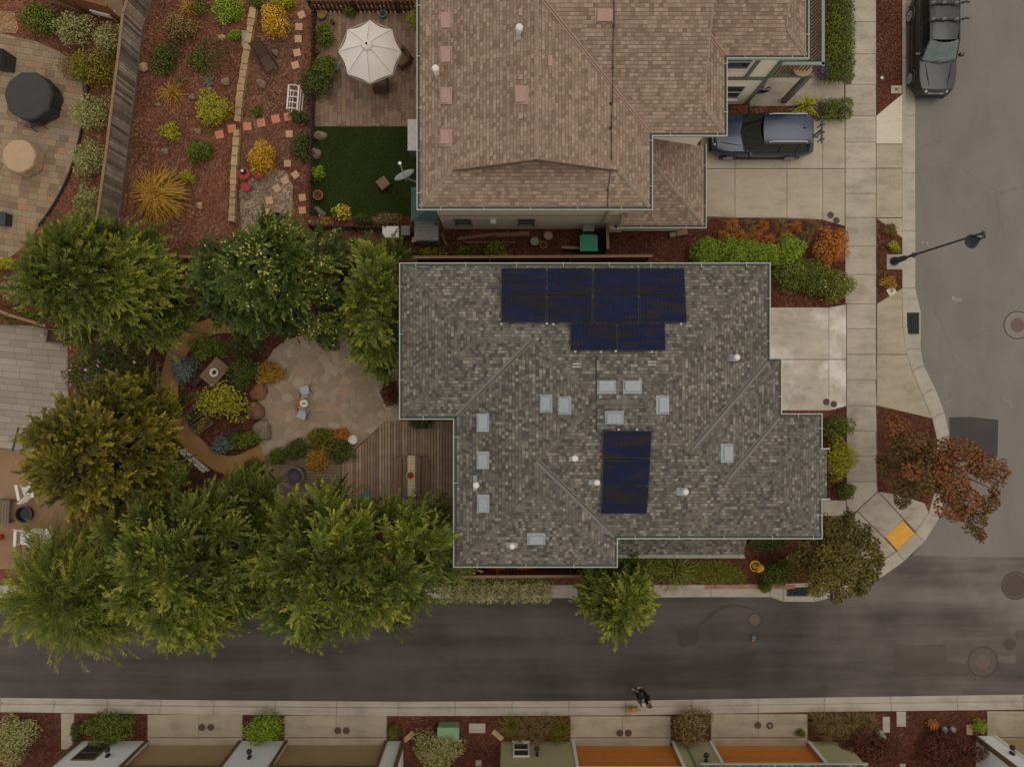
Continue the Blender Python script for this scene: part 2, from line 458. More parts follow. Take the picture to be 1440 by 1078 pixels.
M['garage_tan'] = tile_mat('tan_door', 0.9, 0.5, [(0, S(164, 138, 100)), (1, S(168, 142, 104))], S(132, 108, 76), 0.015, 'wall', rnd=0, line_h=0.03, big=0.05)
M['garage_or'] = tile_mat('orange_door', 0.9, 0.5, [(0, S(190, 118, 52)), (1, S(194, 122, 55))], S(140, 84, 34), 0.015, 'wall', rnd=0, line_h=0.03, big=0.05)
M['brown_trim'] = mk('brown_trim', S(104, 82, 58), 0.7, 0.08, 8)
M['dark'] = mk('dark_plastic', S(44, 40, 38), 0.5, 0.15, 8)
M['black'] = mk('black_metal', S(30, 30, 32), 0.45, 0.15, 8, spec=0.5)
M['glass'] = glass_mat('window_glass', S(56, 60, 58), 0.05)
M['carglass'] = glass_mat('car_glass', S(30, 34, 32), 0.04)
M['carglass_l'] = glass_mat('windscreen_glass', S(92, 102, 96), 0.06)
M['deck'] = mk('deck_boards', S(152, 127, 104), 0.85, 0.25, 2.5, island=0.28, kind='pos')
M['deck2'] = mk('grey_deck_boards', S(142, 120, 98), 0.85, 0.2, 2.5, island=0.2, kind='pos')
M['fence_dark'] = mk('weathered_fence', S(138, 124, 108), 0.9, 0.35, 2.0, island=0.6, kind='pos')
M['fence_cap'] = mk('fence_cap', S(134, 106, 80), 0.85, 0.15, 3, kind='pos')
M['fence_brown'] = mk('brown_fence', S(122, 78, 50), 0.85, 0.12, 3, island=0.08, kind='pos')
M['fence_red'] = mk('dark_red_fence', S(74, 46, 36), 0.85, 0.2, 3, island=0.15, kind='pos')
M['wood'] = mk('weathered_wood', S(124, 94, 72), 0.8, 0.18, 5, island=0.1)
M['wood_grey'] = mk('greyed_wood', S(112, 96, 82), 0.85, 0.16, 5, island=0.08)
M['wood_dark'] = mk('dark_wood', S(66, 46, 36), 0.8, 0.2, 5, island=0.1)
M['wicker'] = mk('brown_wicker', S(84, 62, 48), 0.8, 0.25, 30)
M['cushion'] = mk('taupe_cushion', S(120, 98, 78), 0.9, 0.1, 6)
M['canvas'] = mk('cream_canvas', S(218, 209, 198), 0.85, 0.05, 3)
M['canvas_rib'] = mk('cream_seam', S(190, 176, 158), 0.85, 0.05, 3)
M['cover_black'] = mk('black_cover', S(54, 51, 49), 0.6, 0.15, 3, spec=0.4)
M['cover_tan'] = mk('tan_cover', S(176, 147, 117), 0.85, 0.08, 4)
M['stone'] = mk('grey_stone', S(128, 110, 90), 0.9, 0.25, 4, bump=0.4, c2=S(160, 140, 116))
M['stone_tan'] = mk('tan_stone', S(170, 138, 102), 0.9, 0.2, 4, bump=0.4, island=0.15)
M['stone_red'] = mk('red_boulder', S(132, 92, 70), 0.9, 0.22, 3, bump=0.4)
M['step_pink'] = mk('pink_paver', S(194, 124, 96), 0.9, 0.07, 6)
M['step_peach'] = mk('peach_paver', S(192, 150, 116), 0.9, 0.1, 6)
M['teal'] = mk('teal_sheet', S(62, 92, 84), 0.6, 0.12, 4)
M['teal_b'] = mk('teal_glaze', S(72, 128, 134), 0.4, 0.12, 8)
M['binlid'] = mk('green_bin', S(48, 132, 94), 0.5, 0.1, 4)
M['boxgreen'] = mk('pale_green_box', S(120, 150, 112), 0.6, 0.1, 6)
M['resin'] = mk('grey_resin', S(116, 108, 104), 0.6, 0.06, 5)
M['red'] = mk('red_enamel', S(160, 50, 44), 0.5, 0.1, 6)
M['orange'] = mk('orange_plastic', S(210, 84, 26), 0.45, 0.08, 4)
M['terracotta'] = mk('terracotta', S(168, 98, 56), 0.8, 0.12, 8)
M['blue_grey'] = mk('blue_grey_weave', S(182, 180, 182), 0.7, 0.08, 30)
M['bark'] = mk('bark', S(86, 66, 50), 0.95, 0.3, 8, bump=0.5)
M['cover_iron'] = mk('iron_cover', S(78, 62, 52), 0.7, 0.18, 14, spec=0.4)
M['iron_pink'] = mk('rusty_cover', S(110, 92, 80), 0.75, 0.15, 14)
M['grate'] = mk('grate_iron', S(62, 66, 64), 0.6, 0.15, 14, metal=0.3)
M['pit'] = mk('drain_pit', S(26, 26, 26), 0.9)
M['lamp_blue'] = mk('lamp_paint', S(44, 48, 56), 0.35, 0.12, 10, spec=0.5)
M['hydrant'] = mk('yellow_hydrant', S(206, 156, 38), 0.5, 0.08, 8)
M['runner'] = mk('table_runner', S(202, 184, 150), 0.9, 0.08, 20)

def pal(name, d, m, l, tr=0.13):
    M[name] = leaf_mat(name, S(*d), S(*m), S(*l), tr)
pal('lf_feather', (33, 40, 12), (92, 101, 28), (164, 159, 54))
pal('lf_deep', (38, 48, 18), (72, 86, 30), (118, 124, 48))
pal('lf_weep', (42, 48, 14), (96, 104, 30), (160, 154, 54))
pal('lf_blossom', (32, 42, 13), (80, 94, 28), (152, 148, 58))
pal('lf_olive', (40, 38, 9), (100, 94, 22), (170, 148, 40))
pal('lf_red', (58, 66, 26), (104, 84, 42), (156, 82, 54))
pal('lf_bronze', (48, 46, 18), (98, 88, 36), (140, 122, 52))
pal('lf_yellow', (150, 112, 24), (200, 152, 34), (226, 184, 56))
pal('lf_lime', (108, 112, 24), (156, 152, 36), (190, 184, 56))
pal('lf_variegated', (92, 92, 48), (140, 136, 78), (188, 180, 122))
pal('lf_green', (48, 60, 18), (88, 100, 30), (134, 140, 50))
pal('lf_bright', (72, 96, 22), (120, 142, 34), (164, 178, 56))
pal('lf_dark', (42, 48, 20), (72, 80, 34), (112, 114, 52))
pal('lf_orange', (130, 76, 30), (176, 106, 42), (206, 142, 66))
pal('lf_gold', (120, 82, 26), (168, 122, 40), (198, 158, 66))
pal('lf_brown', (80, 60, 36), (124, 98, 58), (158, 132, 84))
pal('lf_maroon', (54, 30, 24), (88, 46, 32), (124, 70, 44))
pal('lf_blue', (70, 80, 74), (108, 118, 110), (150, 156, 146))
pal('lf_turf', (42, 56, 16), (66, 84, 26), (94, 110, 38))
pal('lf_purple', (86, 64, 92), (124, 96, 130), (156, 126, 156))
pal('lf_flower_w', (200, 190, 160), (220, 210, 180), (236, 228, 206))
pal('lf_cream', (150, 142, 70), (186, 174, 96), (212, 200, 134))
pal('lf_flower_y', (210, 176, 40), (230, 198, 66), (240, 214, 100))
pal('lf_flower_p', (166, 112, 140), (190, 140, 164), (210, 170, 190))
pal('lf_flower_r', (160, 40, 34), (190, 60, 48), (206, 90, 70))

# ------------------------------------------------------------------ foliage
def leaf_object(name, mat, p, d, s, Lh, W, t, parent=None, loc=None):
    """rhombic leaves: p base, d direction, s side vector (unit), Lh length, W width, t tint"""
    n = len(p)
    off = np.array(wloc(parent)) if parent is not None else (np.array(loc) if loc is not None else np.zeros(3))
    p = p - off
    Lh = Lh[:, None]; W = W[:, None]
    v = np.empty((n, 4, 3))
    v[:, 0] = p; v[:, 1] = p + d * Lh * 0.45 + s * W * 0.5
    v[:, 2] = p + d * Lh; v[:, 3] = p + d * Lh * 0.45 - s * W * 0.5
    me = bpy.data.meshes.new(name)
    me.vertices.add(4 * n); me.vertices.foreach_set('co', v.reshape(-1))
    me.loops.add(4 * n); me.loops.foreach_set('vertex_index', np.arange(4 * n, dtype=np.int32))
    me.polygons.add(n); me.polygons.foreach_set('loop_start', np.arange(0, 4 * n, 4, dtype=np.int32))
    me.update(calc_edges=True)
    a = me.attributes.new('t', 'FLOAT', 'POINT')
    a.data.foreach_set('value', np.repeat(np.clip(t, 0, 1), 4).astype(np.float32))
    me.materials.append(mat)
    o = bpy.data.objects.new(name, me); COL.objects.link(o)
    if parent is not None: o.parent = parent
    elif loc is not None: o.location = loc
    return o

def unit(a):
    return a / np.maximum(np.linalg.norm(a, axis=-1, keepdims=True), 1e-9)

def rnd_unit(n):
    return unit(RNG.normal(size=(n, 3)))

def lump_leaves(lumps, n, Ls, Ws, up=0.35, spread=1.0, tl=0.25):
    """leaves over the skins of several lumps (c, (rx,ry,rz)); returns arrays"""
    w = np.array([l[1][0] * l[1][1] for l in lumps]); w = w / w.sum()
    idx = RNG.choice(len(lumps), n, p=w)
    c = np.array([l[0] for l in lumps])[idx]; r = np.array([l[1] for l in lumps])[idx]
    lt = np.array([l[2] if len(l) > 2 else RNG.random() for l in lumps])[idx]
    u = rnd_unit(n); u[:, 2] = np.abs(u[:, 2]) * 1.15 - 0.15; u = unit(u)
    k = 1 - RNG.random(n) ** 2 * 0.45
    p = c + u * r * k[:, None]
    nrm = unit(u / r + RNG.normal(size=(n, 3)) * 0.35 + np.array([0, 0, up]))
    tan = rnd_unit(n) * spread
    d = unit(tan - nrm * np.sum(tan * nrm, 1, keepdims=True) + nrm * 0.45)
    s = unit(np.cross(d, nrm))
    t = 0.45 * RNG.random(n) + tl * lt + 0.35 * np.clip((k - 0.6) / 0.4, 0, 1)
    Lh = RNG.uniform(0.7, 1.3, n) * Ls; W = RNG.uniform(0.75, 1.25, n) * Ws
    return p, d, s, Lh, W, t

def bush(name, label, cat, px, py, rpx, h, mat, n=None, ry=None, leaf=0.09, lw=0.045, group=None, lumps=7, z0=0.0, parent=None, rz=0.0, flowers=None, tint=0.25):
    rx = rpx / 30.0; ryy = (ry or rpx) / 30.0
    c = P(px, py, h * 0.5)
    ca, sa = math.cos(rz), math.sin(rz)
    ls = []
    for i in range(lumps):
        a = 2.4 * i + random.uniform(-.4, .4); q = math.sqrt((i + 0.3) / lumps) * 0.76 * random.uniform(.8, 1.1)
        ox, oy = q * rx * math.cos(a), q * ryy * math.sin(a)
        f = random.uniform(0.26, 0.5)
        hz = h * (1 - 0.45 * q * q) * random.uniform(0.8, 1.05)
        ls.append(((c.x + ox * ca - oy * sa, c.y + ox * sa + oy * ca, z0 + hz * 0.45), (rx * f, ryy * f, hz * 0.55), random.random()))
    ls.append(((c.x, c.y, z0 + h * 0.35), (rx * 0.72, ryy * 0.72, h * 0.48), 0.2))
    if n is None: n = int(min(9000, max(420, 2.6 * math.pi * rx * ryy / (leaf * lw * 0.5) * 0.95 + 260)))
    arr = lump_leaves(ls, n, leaf, lw, tl=tint)
    loc = (c.x, c.y, z0)
    if flowers is None:
        o = leaf_object(name, mat, *arr, loc=loc)
        return tag(o, label, cat, group)
    r = root(name, label, cat, loc, group)
    leaf_object('foliage', mat, *arr, parent=r)
    fm, fn, fs = flowers
    fa = lump_leaves([(l[0], tuple(q * 1.06 for q in l[1])) for l in ls], fn, fs, fs * 0.8)
    leaf_object('blossom', fm, *fa, parent=r)
    return r

def spiky(name, label, cat, px, py, rpx, h, mat, n=70, w=0.06, group=None, segs=5, droop=0.6, z0=0.0, flat=1.0):
    """a rosette of long strap leaves"""
    c = P(px, py, h * 0.3); rx = rpx / 30.0
    m = segs
    th = RNG.uniform(0, 2 * np.pi, n); el = RNG.uniform(0.15, 1.25, n) * flat
    ln = rx * RNG.uniform(0.5, 1.12, n)
    pp = []; dd = []; ss = []; LL = []; WW = []; tt = []
    base = np.stack([np.full(n, c.x), np.full(n, c.y), np.full(n, z0 + 0.02)], 1) + np.concatenate([RNG.normal(size=(n, 2)) * rx * 0.10, np.zeros((n, 1))], 1)
    prev = base
    tr = RNG.random(n)
    for i in range(1, m + 1):
        u = i / m
        hor = ln * (u * (0.45 + 0.55 * u))
        z = h * np.sin(el) * np.sin(np.minimum(u * (1 + droop), 1.55 + droop) * 1.25) * (1 - 0.25 * u)
        cur = base + np.stack([np.cos(th) * hor, np.sin(th) * hor, np.maximum(z, 0.03)], 1)
        d = cur - prev; l = np.linalg.norm(d, axis=1); d = unit(d)
        s = unit(np.cross(d, np.array([0, 0, 1.0])) + 1e-6)
        pp.append(prev - d * (l * 0.25)[:, None]); dd.append(d); ss.append(s); LL.append(l * 1.6)
        WW.append(np.full(n, w * (1.15 - 0.75 * u)) ); tt.append(0.25 + 0.35 * tr + 0.4 * u * RNG.random(n))
        prev = cur
    o = leaf_object(name, mat, np.concatenate(pp), np.concatenate(dd), np.concatenate(ss), np.concatenate(LL), np.concatenate(WW), np.concatenate(tt), loc=(c.x, c.y, z0))
    return tag(o, label, cat, group)

def limbs_mesh(base, tops, r0, hsplit):
    mb = MB()
    b = Vector(base); sp = b + Vector((0, 0, hsplit))
    mb.tube([b - Vector((0, 0, 0.1)), b + Vector((0.03, 0.02, hsplit * 0.5)), sp], [r0 * 1.15, r0 * 0.9, r0 * 0.8], 9)
    for t in tops:
        t = Vector(t); mid = sp.lerp(t, 0.5) + Vector((random.uniform(-.25, .25), random.uniform(-.25, .25), random.uniform(0.0, .35)))
        mb.tube([sp - Vector((0, 0, 0.15)), mid, t], [r0 * 0.55, r0 * 0.32, r0 * 0.1], 6)
    return mb

def feather_tree(name, label, px, py, rpx, rypx, h, mat, plumes=30, per=6, sprays=9, leaves=24, leaf=0.2, lw=0.06, spray=1.0, group=None, drop=0.22, droop=0.35, trunk=0.16, wob=0.14, tipw=0.5, flowers=None, seed=0, plume=0.9, gapz=0.55, outw=0.9):
    """crown of plumes: each plume a leaning lobe of leafy sprays with its own tone, gaps between them"""
    rs = np.random.default_rng(seed + 5)
    zc = h * 0.66
    c = P(px, py, zc); k = (CH - zc) / F
    Rx, Ry = rpx * k, rypx * k
    ex = spray * 0.85 + plume * 0.42
    ph = rs.uniform(0, 6.28, 4)
    pts = []
    for i in range(plumes):                      # blue noise on the disc
        best, bd = None, -1
        for _ in range(14):
            q = math.sqrt(rs.random()); a = rs.uniform(0, 2 * math.pi); cand = (q * math.cos(a) * Rx, q * math.sin(a) * Ry)
            dmin = min([math.hypot(cand[0] - p[0], cand[1] - p[1]) for p in pts] or [9])
            if dmin > bd: best, bd = cand, dmin
        pts.append(best)
    pts = np.array(pts)
    r = np.sqrt((pts[:, 0] / Rx) ** 2 + (pts[:, 1] / Ry) ** 2); th = np.arctan2(pts[:, 1], pts[:, 0])
    outl = 1 + wob * (np.sin(2 * th + ph[3]) * 0.5 + np.sin(3 * th + ph[0]) * 0.6 + np.sin(5 * th + ph[1]) * 0.5 + np.sin(8 * th + ph[2]) * 0.4)
    scx = np.maximum(0.28, (Rx * outl - ex) / Rx); scy = np.maximum(0.28, (Ry * outl - ex) / Ry)
    dome = np.sqrt(np.clip(1 - (0.97 * r) ** 2, 0, 1))
    zp = zc - h * drop * r ** 2 + (h - zc) * dome + rs.normal(size=plumes) * gapz * 0.5 - gapz * (rs.random(plumes) < .3)
    pc = np.stack([c.x + pts[:, 0] * scx, c.y + pts[:, 1] * scy, zp], 1)
    ax = unit(np.stack([np.cos(th) * (r + .15), np.sin(th) * (r + .15), 0.5 * dome + 0.05], 1) + rs.normal(size=(plumes, 3)) * np.array([.42, .42, .14]))
    pt = rs.random(plumes)
    # clumps inside each plume
    s_ = rs.uniform(-0.6, 0.55, (plumes, per)) * plume; lat = rs.normal(size=(plumes, per)) * 0.26 * plume
    sv = unit(np.cross(ax, np.array([0, 0, 1.0])))
    cl = pc[:, None, :] + ax[:, None, :] * s_[..., None] + sv[:, None, :] * lat[..., None]
    cl[..., 2] -= 0.9 * lat ** 2 + 0.25 * np.abs(s_) + rs.uniform(0, .25, (plumes, per))
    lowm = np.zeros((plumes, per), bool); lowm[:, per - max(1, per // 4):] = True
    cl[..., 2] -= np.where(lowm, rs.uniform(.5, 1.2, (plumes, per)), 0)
    nC = plumes * per; cl = cl.reshape(nC, 3); o = np.repeat(ax, per, 0); ct = np.repeat(pt, per); low = lowm.reshape(-1)
    K, Lv = sprays, leaves
    sd = unit(o[:, None, :] * outw + rs.normal(size=(nC, K, 3)) * np.array([0.72, 0.72, 0.36]))
    sl = spray * rs.uniform(0.35, 1.25, (nC, K))
    u = (np.arange(Lv) + 0.5) / Lv
    pos = cl[:, None, None, :] + sd[:, :, None, :] * (sl[:, :, None] * u)[..., None]
    pos[..., 2] -= droop * (sl[:, :, None] * u ** 2)
    side = unit(np.cross(sd, np.array([0, 0, 1.0])) + 1e-6)
    sg = np.where(np.arange(Lv) % 2 == 0, 1.0, -1.0)
    d = unit(sd[:, :, None, :] * (0.75 + 0.5 * u)[None, None, :, None] + side[:, :, None, :] * (sg * (0.85 - 0.55 * u))[None, None, :, None] + rs.normal(size=(nC, K, Lv, 3)) * 0.28)
    d[..., 2] -= 0.25 * u; d = unit(d)
    upv = unit(np.array([0, 0, 1.0]) + rs.normal(size=d.shape) * 0.45)
    s = unit(np.cross(d, upv))
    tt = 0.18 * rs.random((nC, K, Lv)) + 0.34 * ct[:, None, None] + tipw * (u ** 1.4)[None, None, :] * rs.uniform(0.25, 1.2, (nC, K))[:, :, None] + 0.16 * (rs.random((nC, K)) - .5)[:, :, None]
    tt = tt - np.where(low, 0.2, 0.0)[:, None, None]  # low inner clumps tinted darker: crown shade put into the leaf colour
    n = nC * K * Lv
    Lh = leaf * rs.uniform(0.5, 1.4, n) * np.tile(1.15 - 0.45 * u, nC * K); W = lw * rs.uniform(0.8, 1.3, n)
    R = root(name, label, 'tree', (c.x, c.y, 0), group)
    leaf_object('crown', mat, pos.reshape(-1, 3), d.reshape(-1, 3), s.reshape(-1, 3), Lh, W, tt.reshape(-1), parent=R)
    if flowers:
        fm, fn, fs = flowers
        wts = np.repeat((pt > .45) * pt + .02, per * K * Lv); pick = rs.choice(n, fn, p=wts / wts.sum())
        pp = pos.reshape(-1, 3)[pick] + np.array([0, 0, 0.05]) + rs.normal(size=(fn, 3)) * .04
        dd = rnd_unit(fn); dd[:, 2] *= 0.4; dd = unit(dd)
        leaf_object('blossom', fm, pp, dd, unit(np.cross(dd, np.array([0, 0, 1.0]))), fs * rs.uniform(.5, 1.2, fn), np.full(fn, fs * 0.7), rs.random(fn), parent=R)
    tops = [pc[i] - np.array([0, 0, 0.35]) for i in range(0, plumes, max(1, plumes // 14))]
    limbs_mesh((c.x, c.y, 0), tops, trunk, h * 0.28).build('trunk', M['bark'], R, smooth=True)
    return R

def lump_tree(name, label, lumps, h, mat, base, n=16000, leaf=0.12, lw=0.09, trunk=0.1, flat=0.55, group=None, limb=True, tl=0.45):
    """lumps: (px, py, rpx, z, tint)"""
    ls = []
    for (px, py, r, z, t) in lumps:
        c = P(px, py, z); k = (CH - z) / F
        ls.append(((c.x, c.y, z), (r * k * .78, r * k * .78, r * k * flat), t))
        for j in range(3):
            a = random.uniform(0, 6.28); q = random.uniform(0.55, 1.0)
            ls.append(((c.x + q * r * k * math.cos(a), c.y + q * r * k * math.sin(a), z - random.uniform(0, .25)), (r * k * .4, r * k * .4, r * k * .34), min(1, max(0, t + random.uniform(-.4, .3)))))
    b = P(base[0], base[1], 0)
    R = root(name, label, 'tree', (b.x, b.y, 0), group)
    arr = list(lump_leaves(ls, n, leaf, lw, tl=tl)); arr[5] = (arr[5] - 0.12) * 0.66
    leaf_object('crown', mat, *arr, parent=R)
    limbs_mesh((b.x, b.y, 0), [Vector(l[0]) - Vector((0, 0, 0.1)) for l in ls[::4]], trunk, h * 0.35).build('trunk', M['bark'], R, smooth=True)
    return R
# ------------------------------------------------------------------ setting: ground, roads, pavements
def sheet(name, pts, z, mat, kind='structure', px=True):
    poly = ccw([P2(x, y, z) for x, y in pts] if px else pts)
    mb = MB(); mb.add([(x, y, z) for x, y in poly], [tuple(range(len(poly)))])
    return tag(mb.build(name, mat), kind=kind)

def slabs(name, polys, mat, z=0.012, gap=0.011, kind='structure'):
    mb = MB()
    for pts in polys:
        mb.prism(offset_poly(ccw([P2(x, y) for x, y in pts]), -gap), -0.06, z)
    return tag(mb.build(name, mat), kind=kind)

K = [((-1500, 821), (-1500, 828), (-1500, 837)), ((0, 822), (0, 829), (0, 840)), ((600, 823), (600, 829.5), (600, 841)), ((840, 822), (840, 828), (840, 840)),
     ((1000, 822), (1000, 828), (1000, 839)), ((1084, 821), (1084, 827), (1084, 839)), ((1102, 820.5), (1102, 826), (1102, 845.5)), ((1142, 819), (1143, 825), (1146, 845.5)),
     ((1165, 816), (1168, 822), (1172, 839)), ((1198, 808), (1202, 814), (1207, 826)), ((1232, 795), (1236, 801), (1240, 811)), ((1261, 775), (1265, 780), (1272, 788)),
     ((1287, 749), (1292, 753), (1300, 761)), ((1306, 721), (1311, 724), (1321, 727)), ((1315, 690), (1321, 691), (1331, 692)), ((1319, 650), (1325, 650), (1335, 648)),
     ((1318, 618), (1324, 616), (1335, 612)), ((1311, 588), (1317, 585), (1328, 580)), ((1297, 555), (1303, 552), (1315, 546)), ((1283, 522), (1289, 519), (1299, 514)),
     ((1274, 492), (1280, 490), (1294.5, 490)), ((1270, 460), (1276, 458), (1295, 440)), ((1269, 405), (1275, 405), (1287, 405)), ((1269, 0), (1275, 0), (1286.5, 0)), ((1269, -1500), (1275, -1500), (1286, -1500))]
SK = [((-1500, 976), (-1500, 986), (-1500, 996)), ((0, 980.5), (0, 990.5), (0, 1000.5)), ((300, 984), (300, 994), (300, 1004)), ((560, 986), (560, 996), (560, 1006)), ((880, 984.5), (880, 995), (880, 1005)),
      ((1160, 980), (1160, 990.5), (1160, 1000)), ((1440, 976), (1440, 987), (1440, 997)), ((2600, 966), (2600, 977), (2600, 987))]

sheet('ground', [(-9000, -9000), (9000, -9000), (9000, 9000), (-9000, 9000)], -0.35, M['soil'])
# roads
al = [k[2] for k in K[:12]] + [(1282, 780.5), (1440, 783.5), (2600, 790)] + [(s[0][0], s[0][1]) for s in reversed(SK)]
al = [(x, y) for x, y in al]
sheet('alley_road', al, ROAD, M['alley'])
st = [(1282, 780.5)] + [k[2] for k in K[12:]] + [(2600, -1500), (2600, 790), (1440, 783.5)]
sheet('street_road', st, ROAD - 0.002, M['street'])
sheet('road_patch', [(1334.5, 586.5), (1364, 586), (1404, 590), (1402.5, 643), (1335, 650), (1336, 612)], ROAD + 0.003, M['patch'])

def kerbs(name, rows, north):
    mb = MB(); mj = MB()
    def pt(p, z, zr=0):
        q = P(p[0], p[1], zr); return (q.x, q.y, z)
    for i in range(len(rows) - 1):
        a, b = rows[i], rows[i + 1]
        if north: a0, a1, a2, b0, b1, b2 = a[0], a[1], a[2], b[0], b[1], b[2]
        else: a0, a1, a2, b0, b1, b2 = a[2], a[1], a[0], b[2], b[1], b[0]
        zs = (0.006, -0.008, -0.105, ROAD + 0.006)
        o = len(mb.v)
        def near(p, q, t): return (p[0] + (q[0] - p[0]) * t, p[1] + (q[1] - p[1]) * t)
        ring = lambda q0, q1, q2: [pt(q0, -0.3), pt(q0, zs[0]), pt(near(q0, q1, .7), zs[0] - 0.004), pt(q1, zs[1] - 0.02), pt(near(q1, q2, .08), zs[2]), pt(q2, zs[3], ROAD), pt(q2, -0.3, ROAD)]
        mb.add(ring(a0, a1, a2) + ring(b0, b1, b2), [(k, k + 1, k + 8, k + 7) if not north else (k, k + 7, k + 8, k + 1) for k in range(6)])
        L0 = (Vector(pt(a1, 0)) - Vector(pt(b1, 0))).length
        nj = max(1, int(L0 / 2.35))
        for j in range(nj):
            t = j / nj
            if abs(a[0][0]) > 1499 and abs(b[0][0]) > 1499: continue
            q0, q1, q2 = near(a0, b0, t), near(a1, b1, t), near(a2, b2, t)
            dd = (Vector(pt(b1, 0)) - Vector(pt(a1, 0))).normalized() * 0.011
            pr = [Vector(p) + Vector((0, 0, .004)) for p in ring(q0, q1, q2)[1:6]]
            mj.add([p - dd for p in pr] + [p + dd for p in pr], [(k, k + 1, k + 6, k + 5) for k in range(4)])
    tag(mb.build(name, M['kerb'], smooth=False), kind='structure')
    tag(mj.build(name + '_joints', M['joint']), kind='structure')
kerbs('street_kerb', K, True)
kerbs('alley_kerb', SK, False)
# red no-parking paint on the kerb top
mb = MB()
xs = [991, 1010, 1030, 1052, 1075, 1100, 1118]
for a, b in zip(xs, xs[1:]):
    pa = [P2(a, 822.2), P2(b, 822.0), P2(b, 828.4), P2(a, 828.6)]
    mb.prism([P2(a, 821.9), P2(b, 821.6), P2(b, 827.4), P2(a, 827.8)], -0.05, 0.0125)
tag(mb.build('red_kerb_paint', M['redpaint']), kind='structure')

# planted blocks north and south of the alley (top a little below the paving)
nb = [k[0] for k in K] + [(-1500, -1500)]
mb = MB(); mb.prism([P2(x, y) for x, y in nb], -0.3, -0.012)
tag(mb.build('garden_ground', M['mulch']), kind='structure')
sb = [s[2] for s in SK] + [(2600, 2400), (-1500, 2400)]
mb = MB(); mb.prism([P2(x, y) for x, y in sb], -0.3, -0.012)
tag(mb.build('mulch_strip', M['mulch_dark']), kind='structure')
mb = MB(); mb.prism([P2(x, y) for x, y in ((1740, -1500), (2600, -1500), (2600, 700), (1740, 700))], -0.3, 0.0)
tag(mb.build('far_pavement', M['concrete_t']), kind='structure')
sheet('side_yard_mulch', [(560, 290), (1100, 290), (1100, 310), (1196, 312), (1196, 433), (1060, 433), (1060, 380), (560, 380)], -0.008, M['mulch_dark'])  # darker mulch tone carries the side yard's shade in its colour
sheet('front_mulch', [(860, 750), (1190, 570), (1190, 725), (1195, 812), (1084, 820.5), (860, 821)], -0.008, M['mulch_dark'])
sheet('back_garden_mulch', [(180, 360), (562, 360), (562, 640), (640, 700), (640, 820), (60, 820), (60, 640), (200, 440)], -0.008, M['mulch_dark'])

# pavements east
ys = [-300, -13, 31, 76, 119, 163, 200, 237, 272, 306, 346, 386, 427, 462, 498, 534, 570, 606, 641, 677]
def lx(y): return 1197 if y < 119 else (1188.5 if y < 400 else 1190.5)
slabs('sidewalk', [[(lx(a), a), (1231.5, a), (1232 if b < 500 else 1233, b), (lx(a), b)] for a, b in zip(ys, ys[1:])]
      + [[(1190, 677), (1232.5, 677), (1234, 690.5), (1205, 717), (1191, 725)], [(1234.6, 691), (1270.6, 730), (1243.8, 755.6), (1205.6, 717.8)],
         [(1235.4, 690.8), (1262, 695), (1300, 707), (1306, 720.5), (1287.5, 747), (1271.2, 729.4)], [(1205, 718.4), (1243.2, 756.2), (1260, 774.5), (1232, 794.5), (1198, 807.5), (1191, 745)],
         [(1157, 703), (1190, 703), (1190, 725), (1157, 725)], [(1054, -120), (1156, -120), (1156, 112), (1187, 114), (1187, 141), (1118, 149.5), (1054, 149.5)]], M['concrete'])
slabs('driveway_apron', [[(1232, 203), (1269, 203), (1269, 236.5), (1232, 236.5)], [(1232, 237), (1269, 237), (1269, 306), (1232, 306)], [(1233, 307), (1269, 307), (1269, 335)],
      [(1233, 427), (1269, 405), (1269.5, 458), (1274, 492), (1275.5, 498), (1233, 498)], [(1233, 498.5), (1275.8, 498.5), (1282.5, 522), (1296.5, 555), (1310.5, 588), (1233, 570)]], M['concrete_t'])
slabs('new_apron', [[(1232, 163), (1269, 132), (1269, 202.5), (1232, 202.5)]], M['white_slab'])
cx = [985, 1033.5, 1106.5, 1157, 1188]
slabs('north_driveway', [[(a, 168), (b, 168), (b, 237), (a, 237)] for a, b in zip(cx, cx[1:])] + [[(985, 237.5), (1033.5, 237.5), (1033.5, 306), (985, 304)], [(1033.5, 237.5), (1106.5, 237.5), (1106.5, 306.5), (1033.5, 306)],
      [(1106.5, 237.5), (1157, 237.5), (1157, 309), (1106.5, 306.5)], [(1157, 237.5), (1188, 237.5), (1188, 318), (1157, 309.5)]], concrete_mat('streaked_concrete', S(170, 156, 136), 0.22, 0.05, 0.3, S(188, 176, 158)))
slabs('corner_driveway', [[(1070, 432), (1165.5, 432), (1165.5, 505), (1070, 505)], [(1165.5, 432), (1190, 428), (1190, 505), (1165.5, 505)], [(1070, 505.5), (1165.5, 505.5), (1165.5, 577), (1070, 577)], [(1165.5, 505.5), (1190, 505.5), (1190, 571), (1165.5, 577)]], M['concrete_w'])
sheet('joint_bed', [(1180, -300), (1269, -300), (1269, 335), (1269, 440), (1270, 470), (1283, 520), (1310, 586), (1232, 571), (1190, 571), (1190, 310), (990, 306), (990, 168), (1180, 168)], -0.004, M['joint'])
sheet('corner_joint_bed', [(1190, 571), (1233, 571), (1234, 690.5), (1262, 695), (1300, 707), (1306, 720.5), (1287.5, 748), (1261, 774), (1232, 794), (1198, 806), (1190.5, 745), (1157, 725), (1157, 703), (1190, 703)], -0.003, M['joint'])
sheet('driveway_joint_bed', [(1070, 433), (1165, 433), (1190, 429), (1190, 571), (1165, 576.5), (1070, 576.5)], -0.002, M['joint'])
